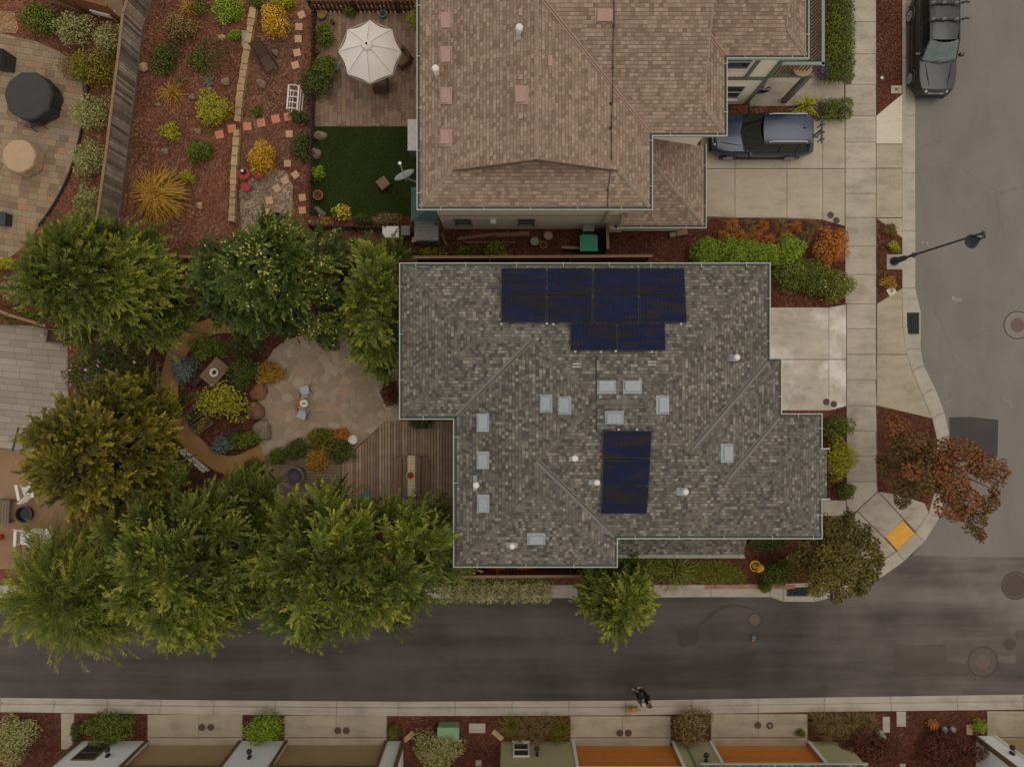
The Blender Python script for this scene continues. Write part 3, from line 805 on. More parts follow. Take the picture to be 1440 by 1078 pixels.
for pts in ([(1232.5, -300), (1269, -300), (1269, 131.5), (1232.5, 162)], [(1233, 308), (1269, 335.5), (1269, 404.5), (1233, 426.5)], [(1234, 571.5), (1311, 589), (1318, 618), (1319, 650), (1315, 690), (1306, 709), (1262, 694.5), (1235, 690)]):
    sheet('planting_strip', pts, 0.004, M['mulch_dark'])
slabs('lamp_footing', [[(1246.5, 357.5), (1269, 357.5), (1269, 379), (1246.5, 379)]], M['kerb'], 0.02)

# driveways and beds along the south side
def sd(a, b, y0, m=None):
    out = []
    cut = [a] + (m or []) + [b]
    for p, q in zip(cut, cut[1:]): out.append([(p, y0), (q, y0), (q, 1036), (p, 1036)])
    out.append([(a, 1036.5), (b, 1036.5), (b, 1050), (a, 1050)])
    return out
slabs('garage_driveway', sd(207.5, 341, 1003.5, [279]) + sd(400, 544, 1005.5, [472.5]) + sd(802, 943, 1006, [875]) + sd(1000, 1135.5, 1003, [1066]) + sd(1388, 1520, 999) + [[(86, 1002), (105, 1002), (103, 1053), (86, 1053)], [(-110, 1001), (-10, 1001), (-10, 1050), (-110, 1050)]], M['concrete_t'])
for a, b in ((207, 342), (399, 545), (801, 944), (999, 1136), (1388, 1520)):
    sheet('driveway_bed', [(a, 1006), (b, 1006), (b, 1052), (a, 1052)], -0.005, M['joint'])

# back gardens
sheet('paver_patio', [(-160, 40), (0, 47), (50, 58), (86, 74), (112, 95), (117, 130), (116, 165), (108, 212), (95, 250), (75, 290), (53, 320), (36, 345), (14, 362), (0, 375), (-160, 420)], 0.0, M['paver'])
sheet('rubble_bed', [(-60, 14), (20, 16), (26, 40), (22, 47), (0, 46), (-60, 42)], 0.002, flag_mat('river_rubble', 6.0, [(0, S(120, 92, 64)), (0.5, S(166, 140, 110)), (1, S(178, 128, 84))], S(58, 44, 32), 0.06))
sheet('neighbour_yard', [(70, -200), (172, -200), (172, 30), (120, 18), (66, 2)], 0.001, ground_mat('yard_grit', S(108, 84, 60), S(142, 116, 90), None, 0.9, 24))
sheet('brick_patio', [(442, 16), (586, 16), (586, 177.5), (442, 177.5)], 0.003, M['brick'])
sheet('lawn', [(442, 178), (590, 178), (590, 304), (442, 304)], 0.002, M['lawn_base'])
sheet('gravel_patch', [(336, 268), (352, 250), (384, 238), (402, 240), (412, 262), (411, 300), (402, 325), (340, 330)], 0.004, M['gravel'])
# curved grit path
ctr = [(372, 458), (345, 456), (312, 456), (283, 465), (258, 484), (243, 510), (238, 540), (243, 575), (257, 607), (281, 632), (312, 652), (340, 650), (362, 640), (380, 628)]
mb = MB()
cv = [P(x, y, 0) for x, y in ctr]
def crom(pts, m):
    out = []
    for i in range(len(pts) - 1):
        p0, p1, p2, p3 = pts[max(i - 1, 0)], pts[i], pts[i + 1], pts[min(i + 2, len(pts) - 1)]
        for j in range(m):
            t = j / m
            out.append(0.5 * ((2 * p1) + (p2 - p0) * t + (2 * p0 - 5 * p1 + 4 * p2 - p3) * t * t + (3 * p1 - p0 - 3 * p2 + p3) * t ** 3))
    out.append(pts[-1]); return out
cv = crom(cv, 5); ring = []
for i, p in enumerate(cv):
    d = (cv[min(i + 1, len(cv) - 1)] - cv[max(i - 1, 0)]).normalized(); n_ = Vector((-d.y, d.x, 0))
    w = 0.40 + 0.02 * math.sin(i * 0.9)
    ring += [(p.x + n_.x * w, p.y + n_.y * w, 0.003), (p.x - n_.x * w, p.y - n_.y * w, 0.003)]
mb.add(ring, [(2 * i, 2 * i + 1, 2 * i + 3, 2 * i + 2) for i in range(len(cv) - 1)])
tag(mb.build('garden_path', M['path']), kind='structure')
sheet('flagstone_patio', [(384, 492), (402, 478), (430, 470), (470, 458), (515, 450), (562, 450), (562, 592), (541, 592), (520, 612), (500, 630), (480, 650), (375, 650), (363, 618), (366, 590), (362, 560), (362, 530)], 0.006, M['flag'])
sheet('corner_flagstones', [(586, 745), (604, 722), (616, 715), (640, 712), (640, 800), (622, 800), (600, 765)], 0.005, M['flag'])
sheet('paver_terrace', [(-160, 452), (45, 458), (95, 470), (95, 640), (48, 636), (0, 630), (-160, 600)], 0.002, M['paver_grey'])
sheet('grit_yard', [(-160, 600), (0, 631), (50, 637), (95, 641), (95, 800), (-160, 800)], 0.001, M['sand'])

# wooden decks: single boards
def deck(name, label, outer, mat, along, bw, z=0.06):
    mb = MB()
    pts = ccw([P2(x, y, z) for x, y in outer])
    def clip(poly, ax, lo, hi):
        for side, lim in ((1, lo), (-1, hi)):
            out = []
            for i in range(len(poly)):
                p, q = poly[i - 1], poly[i]
                a, b = side * (p[ax] - lim), side * (q[ax] - lim)
                if (a >= 0) != (b >= 0):
                    t = a / (a - b); out.append((p[0] + (q[0] - p[0]) * t, p[1] + (q[1] - p[1]) * t))
                if b >= 0: out.append(q)
            poly = out
            if not poly: return []
        return poly
    lo = min(p[along] for p in pts); hi = max(p[along] for p in pts)
    x = lo
    while x < hi:
        w = bw
        c = clip(pts, along, x + 0.012, x + w - 0.012)
        if len(c) > 2 and abs(area2(c)) > 1e-4: mb.prism(c, 0.0, z + random.uniform(-.003, .003))
        x += w
    c = Vector((sum(p[0] for p in pts) / len(pts), sum(p[1] for p in pts) / len(pts), 0))
    return tag(mb.build(name, mat, loc=c), label, 'deck')
deck('wooden_deck', 'weathered brown deck with upright boards between the flagstone patio and the grey roofed house', [(541, 592), (660, 592), (660, 716), (620, 716), (603, 730), (560, 735), (480, 730), (480, 652), (500, 632), (520, 613)], M['deck'], 0, 0.135)
deck('wooden_deck', 'small grey deck with crossways boards holding the grey lounge chair and fringed hammock', [(372, 640), (479, 640), (479, 720), (372, 720)], M['deck2'], 1, 0.14, 0.05)
# worn and stained patches of the alley
def blob(cx, cy, rx, ry, sd, n=26):
    r_ = random.Random(sd); p = [r_.uniform(0, 6.28) for _ in range(3)]
    return [(cx + rx * math.cos(a) * (1 + .12 * math.sin(3 * a + p[0]) + .08 * math.sin(5 * a + p[1])), cy + ry * math.sin(a) * (1 + .12 * math.sin(2 * a + p[2]) + .07 * math.sin(7 * a + p[0]))) for a in [2 * math.pi * i / n for i in range(n)]]
sheet('oil_stain', blob(966, 895, 16, 14, 3), ROAD + .002, M['stain'])
tr = crom([P(x, y, ROAD + .003) for x, y in ((972, 888), (985, 878), (998, 866), (1012, 856), (1030, 851), (1046, 853), (1062, 857))], 5); rg = []
for i, p in enumerate(tr):
    d = (tr[min(i + 1, len(tr) - 1)] - tr[max(i - 1, 0)]).normalized(); w_ = (.13 + .03 * math.sin(i * 1.3)) * (1 - .6 * i / len(tr)); n_ = Vector((-d.y, d.x, 0))
    rg += [p + n_ * w_, p - n_ * w_ * .8]
mb = MB(); mb.add(rg, [(2 * i, 2 * i + 1, 2 * i + 3, 2 * i + 2) for i in range(len(tr) - 1)])
tag(mb.build('stain_trail', M['stain']), kind='structure')
sheet('seal_patch', [(1256, 907), (1330, 905), (1332, 928), (1360, 935), (1395, 936), (1392, 950), (1290, 951), (1256, 940)], ROAD + .0015, asphalt_mat('seal_coat', S(86, 77, 70), (.1, .6), .3))
sheet('seal_patch', [(1428, 885), (1600, 880), (1600, 938), (1428, 940)], ROAD + .0015, asphalt_mat('seal_coat_b', S(92, 83, 75), (.1, .6), .3))
sheet('bare_mulch', [(366, -30), (440, -30), (440, 235), (404, 236), (384, 238), (352, 250), (338, 262), (341, 180), (344, 130), (352, 80)], -0.008, ground_mat('worn_mulch', S(84, 56, 42), S(118, 80, 60), S(146, 106, 80), 0.7, 15, 0.2, S(150, 116, 90)))
# turf blades
n = 26000
px = RNG.uniform(443, 584, n); py = RNG.uniform(179, 303, n)
pp = np.stack([(px - 720) / 30, (539 - py) / 30, np.full(n, 0.0)], 1)
dd = unit(np.stack([RNG.normal(size=n) * .6, RNG.normal(size=n) * .6, np.full(n, 0.7)], 1))
tag(leaf_object('lawn_grass', M['lf_turf'], pp, dd, unit(np.cross(dd, rnd_unit(n))), RNG.uniform(.03, .07, n), np.full(n, .018), RNG.random(n)), kind='stuff')

# paint marks on the asphalt
def strokes(name, label, segs, mat, z=ROAD + 0.004, w=0.035):
    mb = MB()
    for (x0, y0, x1, y1) in segs:
        a, b = P(x0, y0, z), P(x1, y1, z); d = (b - a).normalized() * 1; s_ = Vector((-d.y, d.x, 0)) * w / 2
        mb.add([a - s_, b - s_, b + s_, a + s_], [(0, 1, 2, 3)])
    return tag(mb.build(name, mat), kind='structure')
strokes('survey_mark', None, [(1338, 419, 1342, 416), (1338, 419, 1342, 422.5), (1338, 419, 1352, 420), (1343, 420, 1345, 424), (1346, 419, 1350, 424.5), (1350, 419, 1349, 424), (1352, 423, 1346, 423)], M['mark'])
strokes('survey_dashes', None, [(1297, 339, 1299, 342), (1303, 340, 1305, 344), (1296, 341, 1300, 340)], M['mark'])
strokes('lane_mark', None, [(1326, 565, 1340, 563), (1333, 566, 1335, 574), (1410, 562, 1422, 564), (1422, 564, 1423, 574)], mk('faint_mark', S(136, 127, 118), 0.9, 0.1, kind='pos'), w=0.05)
# ------------------------------------------------------------------ buildings
def uv_face(mb, pts, nrm=None):
    pts = [Vector(p) for p in pts]
    n = Vector((0, 0, 0))
    for i in range(len(pts)):
        a, b = pts[i] - pts[0], pts[(i + 1) % len(pts)] - pts[0]
        n += a.cross(b)
    if n.z < 0: pts.reverse(); n = -n
    n.normalize()
    u = Vector((0, 0, 1)).cross(n)
    if u.length < 1e-4: u = Vector((1, 0, 0))
    u.normalize(); v = n.cross(u)
    if mb.uv is None: mb.uv = []
    o = len(mb.v); mb.v += [tuple(p) for p in pts]; mb.f.append(tuple(range(o, o + len(pts))))
    mb.uv.append([(p.dot(u) + 50, p.dot(v) + 50) for p in pts])

def cap_run(par, mat, a, b, w=0.17, step=0.2, t=0.02):
    mb = MB()
    a, b = Vector(a), Vector(b); d = (b - a); Ln = d.length; d.normalize()
    s = d.cross(Vector((0, 0, 1))).normalized(); n = s.cross(d)
    k = int(Ln / step)
    for i in range(k):
        p = a + d * (i * step); q = a + d * ((i + 1.25) * step)
        lift = n * (0.03 + 0.012 * (i % 2))
        m0, m1 = p + lift, q + lift + n * 0.012
        dn = Vector((0, 0, -0.05))
        mb.add([m0 - s * w / 2 + dn, m0, m0 + s * w / 2 + dn, m1 - s * w / 2 + dn, m1, m1 + s * w / 2 + dn,], [(0, 1, 4, 3), (1, 2, 5, 4)])
    mb.build('ridge_cap', mat, par)

def strip(mb, a, b, w, lift, off=0.0):
    a, b = Vector(a), Vector(b); d = (b - a).normalized(); s = d.cross(Vector((0, 0, 1))).normalized(); n = s.cross(d)
    q = s * off + n * lift
    mb.add([a - s * w / 2 + q, b - s * w / 2 + q, b + s * w / 2 + q, a + s * w / 2 + q], [(0, 1, 2, 3)])

def gutters(parent, poly, z, skip=(), strap=1.75, gp=0.13, first=0.8):
    """poly: roof edge, CCW, gutter hung outside it"""
    n = len(poly); o1 = offset_poly(poly, gp - 0.035); o2 = offset_poly(poly, gp)
    tr, lip, sp = MB(), MB(), MB()
    for i in range(n):
        if i in skip: continue
        j = (i + 1) % n
        q = [poly[i], poly[j], o1[j], o1[i]]; tr.prism(q, z - 0.12, z - 0.05)
        q = [o1[i], o1[j], o2[j], o2[i]]; lip.prism(q, z - 0.14, z + 0.012)
        a, b = Vector(poly[i]), Vector(poly[j]); d = b - a; Ln = d.length; d.normalize(); nn = Vector((d.y, -d.x))
        s = first
        while s < Ln - 0.2:
            c = a + d * s + nn * (gp * 0.5)
            sp.box((c.x, c.y, z + 0.008), (0.024, gp + 0.04, 0.018), math.atan2(d.y, d.x))
            s += strap * random.uniform(0.9, 1.15)
    g = lip.build('gutter', M['gutter_w'], parent)
    tr.build('trough', M['gutter_g'], g, world=True)
    if sp.v: sp.build('strap', M['gutter_w'], g, world=True)

def window(parent, c, w, h, face, frame=None, pane=None, mull=True, name='window'):
    """flat window on a wall; face = unit outward normal (x,y)"""
    f = Vector((face[0], face[1], 0)); s = Vector((-f.y, f.x, 0)); c = Vector(c)
    rz = math.atan2(s.y, s.x)
    mb = MB(); t = 0.06
    for q in (-1, 1):
        mb.box(c + s * (q * (w / 2 + t / 2)) + f * 0.02, (t, 0.08, h + 2 * t), rz)
        mb.box(c + Vector((0, 0, q * (h / 2 + t / 2))) + f * 0.02, (w, 0.08, t), rz)
    if mull: mb.box(c + f * 0.015, (w, 0.06, 0.04), rz)
    o = mb.build(name, frame or M['white'], parent)
    p = MB().box(c + f * 0.005, (w, 0.03, h), rz)
    p.build('pane', pane or M['glass'], o)
    sl = MB().box(c + f * 0.06 - Vector((0, 0, h / 2 + t + 0.02)), (w + 0.2, 0.12, 0.04), rz)
    sl.build('sill', frame or M['white'], o)
    return o

def norm_of(fn, x, y):
    e = 0.02
    return Vector((-(fn(x + e, y) - fn(x - e, y)) / (2 * e), -(fn(x, y + e) - fn(x, y - e)) / (2 * e), 1)).normalized()

def onroof(fn, px, py, lift=0.0):
    z = 6.5
    for _ in range(10):
        p = P(px, py, z); z = fn(p.x, p.y) + lift
    return P(px, py, z)

# ---- grey shingled corner house
ZE = 5.6; PIT = 0.40
k_ = (CH - ZE) / F
def gx(px): return (px - 720) * k_
def gy(py): return (539 - py) * k_
ga, gb, gc, gd, ge, gf = gx(566), gx(642), gx(864), gx(1079), gx(1095), gx(1152)
gn, gp_, gq, gr, gt, gs = gy(374), gy(585), gy(793), gy(508), gy(586), gy(753)
RECTS = [(gb, gd, gs, gn), (ga, gd, gp_, gn), (gb, gc, gq, gn), (gd - 5.0, ge, gs, gr), (gd - 5.0, gf, gs, gt)]
def fgrey(x, y):
    m = -9
    for i, (x0, x1, y0, y1) in enumerate(RECTS):
        if i >= 3: dd = min(x1 - x, y - y0, y1 - y)
        else: dd = min(x - x0, x1 - x, y - y0, y1 - y)
        m = max(m, dd)
    return ZE + PIT * m
house = root('house', 'grey shingled two storey corner house with dark solar panels on its hipped roof', 'house', ((ga + gf) / 2, (gn + gs) / 2, 0))
h1, h2, h3, h4, h5 = (gn - gp_) / 2, (gn - gs) / 2, (gc - gb) / 2, (gr - gs) / 2, (gt - gs) / 2
def z_(h): return ZE + PIT * h
A_ = (ga + h1, gp_ + h1, z_(h1)); B_ = (gb + h1, gp_ + h1, z_(h1)); C_ = (gb + h2, gs + h2, z_(h2)); D_ = (gd - h2, gs + h2, z_(h2))
E_ = (gb + h3, gs + h3, z_(h3)); F_ = (gb + h3, gq + h3, z_(h3)); G_ = (gd - h4, gs + h4, z_(h4)); H_ = (ge - h4, gs + h4, z_(h4)); I_ = (ge - h5, gs + h5, z_(h5)); J_ = (gf - h5, gs + h5, z_(h5))
def e_(x, y): return (x, y, ZE)
mb = MB()
for face in ([e_(ga, gn), e_(gd, gn), D_, C_, B_, A_], [e_(ga, gp_), e_(ga, gn), A_], [e_(ga, gp_), e_(gb, gp_), B_, A_], [e_(gb, gp_), e_(gb, gq), F_, E_, C_, B_], [e_(gb, gq), e_(gc, gq), F_],
             [e_(gc, gq), e_(gc, gs), E_, F_], [e_(gc, gs), e_(gf, gs), J_, I_, H_, G_, D_, C_, E_], [e_(gd, gn), e_(gd, gr), G_, D_], [e_(gd, gr), e_(ge, gr), H_, G_], [e_(ge, gr), e_(ge, gt), I_, H_], [e_(ge, gt), e_(gf, gt), J_, I_], [e_(gf, gt), e_(gf, gs), J_]):
    uv_face(mb, face)
# shingled bay skirt past the gutter on the east side
yb0, yb1 = gy(702), gy(631); d_ = 0.36
uv_face(mb, [(gf, yb0, ZE + 0.004), (gf + d_, yb0, ZE - d_ * PIT + 0.004), (gf + d_, yb1, ZE - d_ * PIT + 0.004), (gf, yb1, ZE + 0.004)])
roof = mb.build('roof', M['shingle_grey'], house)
GP = [(ga, gn), (ga, gp_), (gb, gp_), (gb, gq), (gc, gq), (gc, gs), (gf, gs), (gf, yb0), (gf, yb1), (gf, gt), (ge, gt), (ge, gr), (gd, gr), (gd, gn)]
mb = MB(); mb.prism(offset_poly(GP, -0.012), ZE - 0.2, ZE - 0.02); mb.build('soffit', M['white'], roof)
CAPP, CAPM = roof, M['cap_grey']
cap_run(CAPP, CAPM, e_(ga, gn), A_); cap_run(CAPP, CAPM, e_(ga, gp_), A_); cap_run(CAPP, CAPM, A_, B_); cap_run(CAPP, CAPM, B_, C_); cap_run(CAPP, CAPM, C_, D_); cap_run(CAPP, CAPM, e_(gd, gn), D_)
cap_run(CAPP, CAPM, E_, C_); cap_run(CAPP, CAPM, F_, E_); cap_run(CAPP, CAPM, e_(gb, gq), F_); cap_run(CAPP, CAPM, e_(gc, gq), F_); cap_run(CAPP, CAPM, G_, D_); cap_run(CAPP, CAPM, H_, G_); cap_run(CAPP, CAPM, e_(ge, gr), H_); cap_run(CAPP, CAPM, I_, H_); cap_run(CAPP, CAPM, J_, I_); cap_run(CAPP, CAPM, e_(gf, gt), J_); cap_run(CAPP, CAPM, e_(gf, gs), J_)
mb = MB(); mg = MB()
for a, b in ((e_(gb, gp_), B_), (e_(gc, gs), E_), (e_(gd, gr), G_), (e_(ge, gt), I_)):
    mb = MB(); strip(mb, a, b, 0.20, 0.045); mb.build('valley', M['valley'], roof)
    mg = MB(); strip(mg, a, b, 0.035, 0.052, 0.035); mg.build('valley_groove', M['valley_dark'], roof)
gutters(house, GP, ZE - 0.01, skip=(7,))
mb = MB()
for y in (yb0, yb1): mb.box((gf + 0.22, y, ZE - 0.07), (0.44, 0.05, 0.06))
mb.build('gutter_return', M['gutter_w'], house)
mb = MB(); mb.prism(offset_poly(GP, -0.5), -0.1, ZE - 0.2); mb.build('wall', M['stucco_grey'], house)
# low porch roof on the alley side
zl = 2.9
def lp(px, py, z=zl): return P(px, py, z)
pa, pb = lp(870, 780), lp(1046, 780)
mb = MB(); yt = gs + 0.45; zt_ = zl + (yt - pa.y) * 0.42
uv_face(mb, [(pa.x - 0.3, pa.y, zl), (pb.x, pb.y, zl), (pb.x, yt, zt_), (pa.x - 0.3, yt, zt_)])
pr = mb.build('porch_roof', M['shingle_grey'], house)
mb = MB(); mb.slab([(pa.x - 0.3, pa.y, zl - 0.02), (pb.x, pb.y, zl - 0.02), (pb.x, yt, zt_ - 0.02), (pa.x - 0.3, yt, zt_ - 0.02)], (0, -.38, .9), 0.14); mb.build('porch_soffit', M['white'], pr)
mb = MB(); mb.box(((pa.x + pb.x) / 2 - 0.1, pa.y - 0.105, zl - 0.05), (pb.x - pa.x + 0.3, 0.035, 0.13)); mb.box(((pa.x + pb.x) / 2 - 0.1, pa.y - 0.045, zl - 0.1), (pb.x - pa.x + 0.3, 0.085, 0.04))
for i in range(4): mb.box((pa.x + 1.1 + i * 1.37, pa.y - 0.05, zl + 0.0), (0.035, 0.2, 0.02))
mb.build('porch_gutter', M['gutter_w'], pr)
mb = MB(); mb.box(((pa.x + pb.x) / 2, gs + 0.1, 1.35), (pb.x - pa.x - 0.6, 0.9, 2.7)); mb.build('porch_wall', M['stucco_grey'], house)
for x in (gc + 1.2, gc + 3.4): window(house, (x, gs - 0.36, 1.4), 1.2, 1.1, (0, -1))
for px, py in ((760, 797), (690, 797)): window(house, (gx(px), gq + 0.5, 4.1), 1.2, 1.2, (0, -1))
for py in (640, 700): window(house, (gb + 0.5, gy(py), 1.5), 1.4, 1.8, (-1, 0))
for py in (430, 520): window(house, (ga + 0.5, gy(py), 4.0), 1.2, 1.2, (-1, 0))
window(house, (gf - 0.5, gy(665), 4.0), 1.3, 1.3, (1, 0)); window(house, (gd - 0.5, gy(430), 4.1), 1.2, 1.2, (1, 0))
mb = MB(); mb.box((gd - 0.49, gy(468), 1.1), (0.06, 2.6, 2.15)); mb.build('garage_door', M['white'], house)

# solar panels
m_, nt_, b_ = newmat('solar_cells')
v = coords(nt_, 'pos'); sp_ = nt_.nodes.new('ShaderNodeSeparateXYZ'); L(nt_, v, sp_.inputs[0])
ln = mth(nt_, 'LESS_THAN', mth(nt_, 'FRACT', mth(nt_, 'MULTIPLY', sp_.outputs[0], 7.2)), 0.10)
ln2 = mth(nt_, 'LESS_THAN', mth(nt_, 'FRACT', mth(nt_, 'MULTIPLY', sp_.outputs[0], 21.6)), 0.16)
cN = ramp(nt_, [(0.36, S(40, 32, 36)), (0.47, S(26, 28, 48)), (0.54, S(20, 30, 62)), (0.66, S(44, 35, 36))]); L(nt_, noise(nt_, coords(nt_, 'pos', (0.35, 1.2, 1)), 1.3, 4), cN.inputs[0])
cc = mixc(nt_, mth(nt_, 'MULTIPLY', mth(nt_, 'MAXIMUM', ln, mth(nt_, 'MULTIPLY', ln2, 0.5)), 0.75), cN.outputs[0], S(10, 10, 14))
finish(nt_, b_, cc, 0.3, 0.12)
M['solar'] = m_
M['solar_frame'] = mk('panel_frame', S(46, 48, 54), 0.4, 0.1, 5, spec=0.5)
def solar(c4, first=[0]):
    pts = [onroof(fgrey, x, y, 0.15) for x, y in c4]
    n = norm_of(fgrey, sum(p.x for p in pts) / 4, sum(p.y for p in pts) / 4)
    c = sum(pts, Vector((0, 0, 0))) / 4
    mb = MB().slab(pts, n, 0.045); o = mb.build('solar_panel', M['solar_frame'], house)
    ins = [c + (p - c) * 0.982 + n * 0.004 for p in pts]
    MB().slab(ins, n, 0.01).build('cell_sheet', M['solar'], o)
    return pts, n
xs0 = [(704, 704), (769.0, 768.5), (834, 833.5), (898, 899), (963, 966.5)]
def rowx(t): return [a + (b - a) * t for a, b in xs0]
for (y0, y1, t0, t1) in ((377, 413.5, 0.0, 0.48), (415.5, 452.5, 0.52, 1.0)):
    a, b = rowx(t0), rowx(t1)
    for i in range(4): solar([(a[i] + .8, y0), (a[i + 1] - .6, y0), (b[i + 1] - .6, y1), (b[i] + .8, y1)])
for a, b in ((802, 867.3), (868.6, 935)): solar([(a, 454.5), (b, 454.5), (b + (1 if b > 900 else .3), 492), (a, 492)])
for y0, y1, xa, xb, xc, xd in ((606.5, 644, 848, 916.5, 914.8, 847.6), (646, 682.5, 848, 914.6, 912.6, 847), (684.5, 722, 847.4, 912.6, 909.6, 844.5)):
    solar([(xa, y0), (xb, y0), (xc, y1), (xd, y1)])
def rquad(mb, fn, px, py, w, h, lift, t, sl=1.0):
    c4 = [onroof(fn, px + a * w / 2, py + b * h / 2, lift) for a, b in ((-1, -1), (1, -1), (1, 1), (-1, 1))]
    p = onroof(fn, px, py); n = norm_of(fn, p.x, p.y)
    mb.slab(c4, n, t); return p, n
mb = MB()
for px, py in ((705, 455), (769, 454.5), (778, 455.5), (958, 455), (809, 494), (845, 494.5), (866, 493.5), (917, 494.5), (870, 604), (896, 604)): rquad(mb, fgrey, px, py, 3.2, 2.2, 0.16, 0.05)
mb.build('panel_clamp', M['gutter_w'], house)
mb = MB()
for px, py in ((811, 513), (917, 510)):
    rquad(mb, fgrey, px, py - 1.6, 12, 1.6, 0.05, 0.05); rquad(mb, fgrey, px, py + 2.4, 12, 1.6, 0.05, 0.05)
mb.build('roof_bracket', M['gutter_w'], house)
mb = MB(); mb.tube([onroof(fgrey, 838.5, y, 0.04) for y in (500, 515, 530, 545, 560, 575, 590, 606)], 0.014, 6); mb.build('conduit', M['dark'], house)
def roof_vent(parent, fn, px, py, w, h, mat):
    p, n = onroof(fn, px, py), None
    n = norm_of(fn, p.x, p.y)
    dn = Vector((n.x, n.y, 0)); 
    dn = dn.normalized()
    fl = MB(); rquad(fl, fn, px, py, w + 3.5, h + 3.5, 0.028, 0.02)
    o = fl.build('roof_vent', mat, parent)
    ds = (dn - n * dn.dot(n)).normalized(); s = n.cross(ds)
    wu, hu = (h * 0.026, w * 0.026) if abs(ds.x) > abs(ds.y) else (w * 0.026, h * 0.026)
    hd = MB()
    v8 = []
    for l, t in ((0.03, 1.0), (1, 0.9)):
        for a, b in ((-1, -1), (1, -1), (1, 1), (-1, 1)):
            lift = 0.03 if l < 0.5 else (0.13 if b > 0 else 0.07)
            v8.append(p + s * (a * wu / 2 * t) + ds * (b * hu / 2 * t) + n * lift)
    hd.add(v8, [(3, 2, 1, 0), (4, 5, 6, 7), (0, 1, 5, 4), (1, 2, 6, 5), (2, 3, 7, 6), (3, 0, 4, 7)])
    hd.build('vent_hood', mat, o)
for px, py, w, h in ((679, 594, 14, 22), (679, 647, 14, 21), (679.5, 708, 14, 22), (768, 567, 14, 22), (794, 570, 15, 22), (853, 544, 23, 15), (889.5, 544, 23, 15), (864, 587, 23, 15), (932, 569, 15, 23), (1022.5, 637, 14, 23), (754, 757.5, 22, 13)):
    roof_vent(house, fgrey, px, py, w, h, M['metal'])
def vent_pipe(parent, fn, px, py, fx, fy, fw, fh, mat, r=0.12):
    f = MB(); p, n = rquad(f, fn, fx, fy, fw, fh, 0.02, 0.015)
    o = f.build('vent_pipe', mat, parent)
    q = onroof(fn, fx + (px - fx) * 0.55, fy + (py - fy) * 0.55)
    b = MB().lathe([(r * 0.7, -0.1), (r * 0.7, 0.26), (r * 1.0, 0.27), (r * 1.05, 0.33), (r * 0.8, 0.41), (r * 0.2, 0.45)], q, 16)
    b.build('pipe_cap', M['white'] if mat is M['metal'] else M['canvas'], o, smooth=True)
for a in ((672, 681, 668, 679, 5, 21), (807.5, 641, 807, 645, 14, 7), (839.5, 675, 836, 678, 16, 7), (962.5, 687.5, 959, 691, 15, 11), (720.5, 763.5, 720, 766, 16, 7), (1032.5, 502.5, 1032, 503, 12, 9)):
    vent_pipe(house, fgrey, *a, M['metal'])

# ---- tan house to the north
xw, xe, xe1, xe2 = gx(590.5), gx(913.5), gx(1018.5), gx(1133.5)
ys_, yv, yv2, yN = gy(290.5), gy(186.5), gy(77.5), 20.6
hm = (xe - xw) / 2; xr = (xw + xe) / 2; g0 = 1.26; g1 = 0.92; R1 = 5.5; Yr1 = yv + R1; R2 = 3.6
tan = root('house', 'tan stucco house with a brown shingled roof and terracotta vents beside the long driveway', 'house', ((xw + xe2) / 2, 13.5, 0))
mb = MB()
def zz(d): return ZE + PIT * d
uv_face(mb, [(xw, ys_, ZE), (xw + g0, ys_ + g0, zz(g0)), (xr, ys_ + g0, zz(hm)), (xr, yN, zz(hm)), (xw, yN, ZE)])
uv_face(mb, [(xe, ys_, ZE), (xe, yv, ZE), (xr, yv + hm, zz(hm)), (xr, ys_ + g0, zz(hm)), (xe - g0, ys_ + g0, zz(g0))])
uv_face(mb, [(xw, ys_, ZE), (xe, ys_, ZE), (xe - 1.6, ys_ + 1.6, zz(1.6)), (xw + 1.6, ys_ + 1.6, zz(1.6))])
uv_face(mb, [(xe, yv, ZE), (xe1, yv, ZE), (xe1 - g1, yv + g1, zz(g1)), (xe1 - g1, Yr1, zz(R1)), (xr, Yr1, zz(R1)), (xr, yv + hm, zz(hm))])
uv_face(mb, [(xr, Yr1, zz(R1)), (xe1 - g1, Yr1, zz(R1)), (xe1 - g1, yN, zz(R1 - (yN - Yr1))), (xr, yN, zz(R1 - (yN - Yr1)))])
uv_face(mb, [(xe1, yv, ZE), (xe1, yv2, ZE), (xe1 - 1.25, yv2 + 1.25, zz(1.25)), (xe1 - 1.25, yv + 1.25, zz(1.25))])
uv_face(mb, [(xe1, yv2, ZE), (xe2, yv2, ZE), (xe2 - g1, yv2 + g1, zz(g1)), (xe2 - g1, yv2 + R2, zz(R2)), (xe1 - 1.3, yv2 + R2, zz(R2)), (xe1 - 1.3, yv2 + 1.3, zz(1.3))])
uv_face(mb, [(xe2, yv2, ZE), (xe2, yN, ZE), (xe2 - 1.25, yN, zz(1.25)), (xe2 - 1.25, yv2 + 1.25, zz(1.25))])
uv_face(mb, [(xe1 - 1.3, yv2 + R2, zz(R2)), (xe2 - g1, yv2 + R2, zz(R2)), (xe2 - g1, yN, ZE + 0.2), (xe1 - 1.3, yN, ZE + 0.2)])
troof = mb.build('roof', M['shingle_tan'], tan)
mb = MB()
def gable(p, q, r): mb.add([p, q, r], [(0, 1, 2)])
gable((xw + 1.5, ys_ + 1.58, zz(1.5)), (xe - 1.5, ys_ + 1.58, zz(1.5)), (xr, ys_ + 1.58, zz(hm) - .02))
gable((xw, yN, ZE), (xe, yN, ZE), (xr, yN, zz(hm)))
mb.add([(xe1 - 1.24, yv + 1.2, zz(1.2)), (xe1 - 1.24, Yr1, zz(R1) - .02), (xe1 - 1.24, yN, ZE)], [(0, 1, 2)])
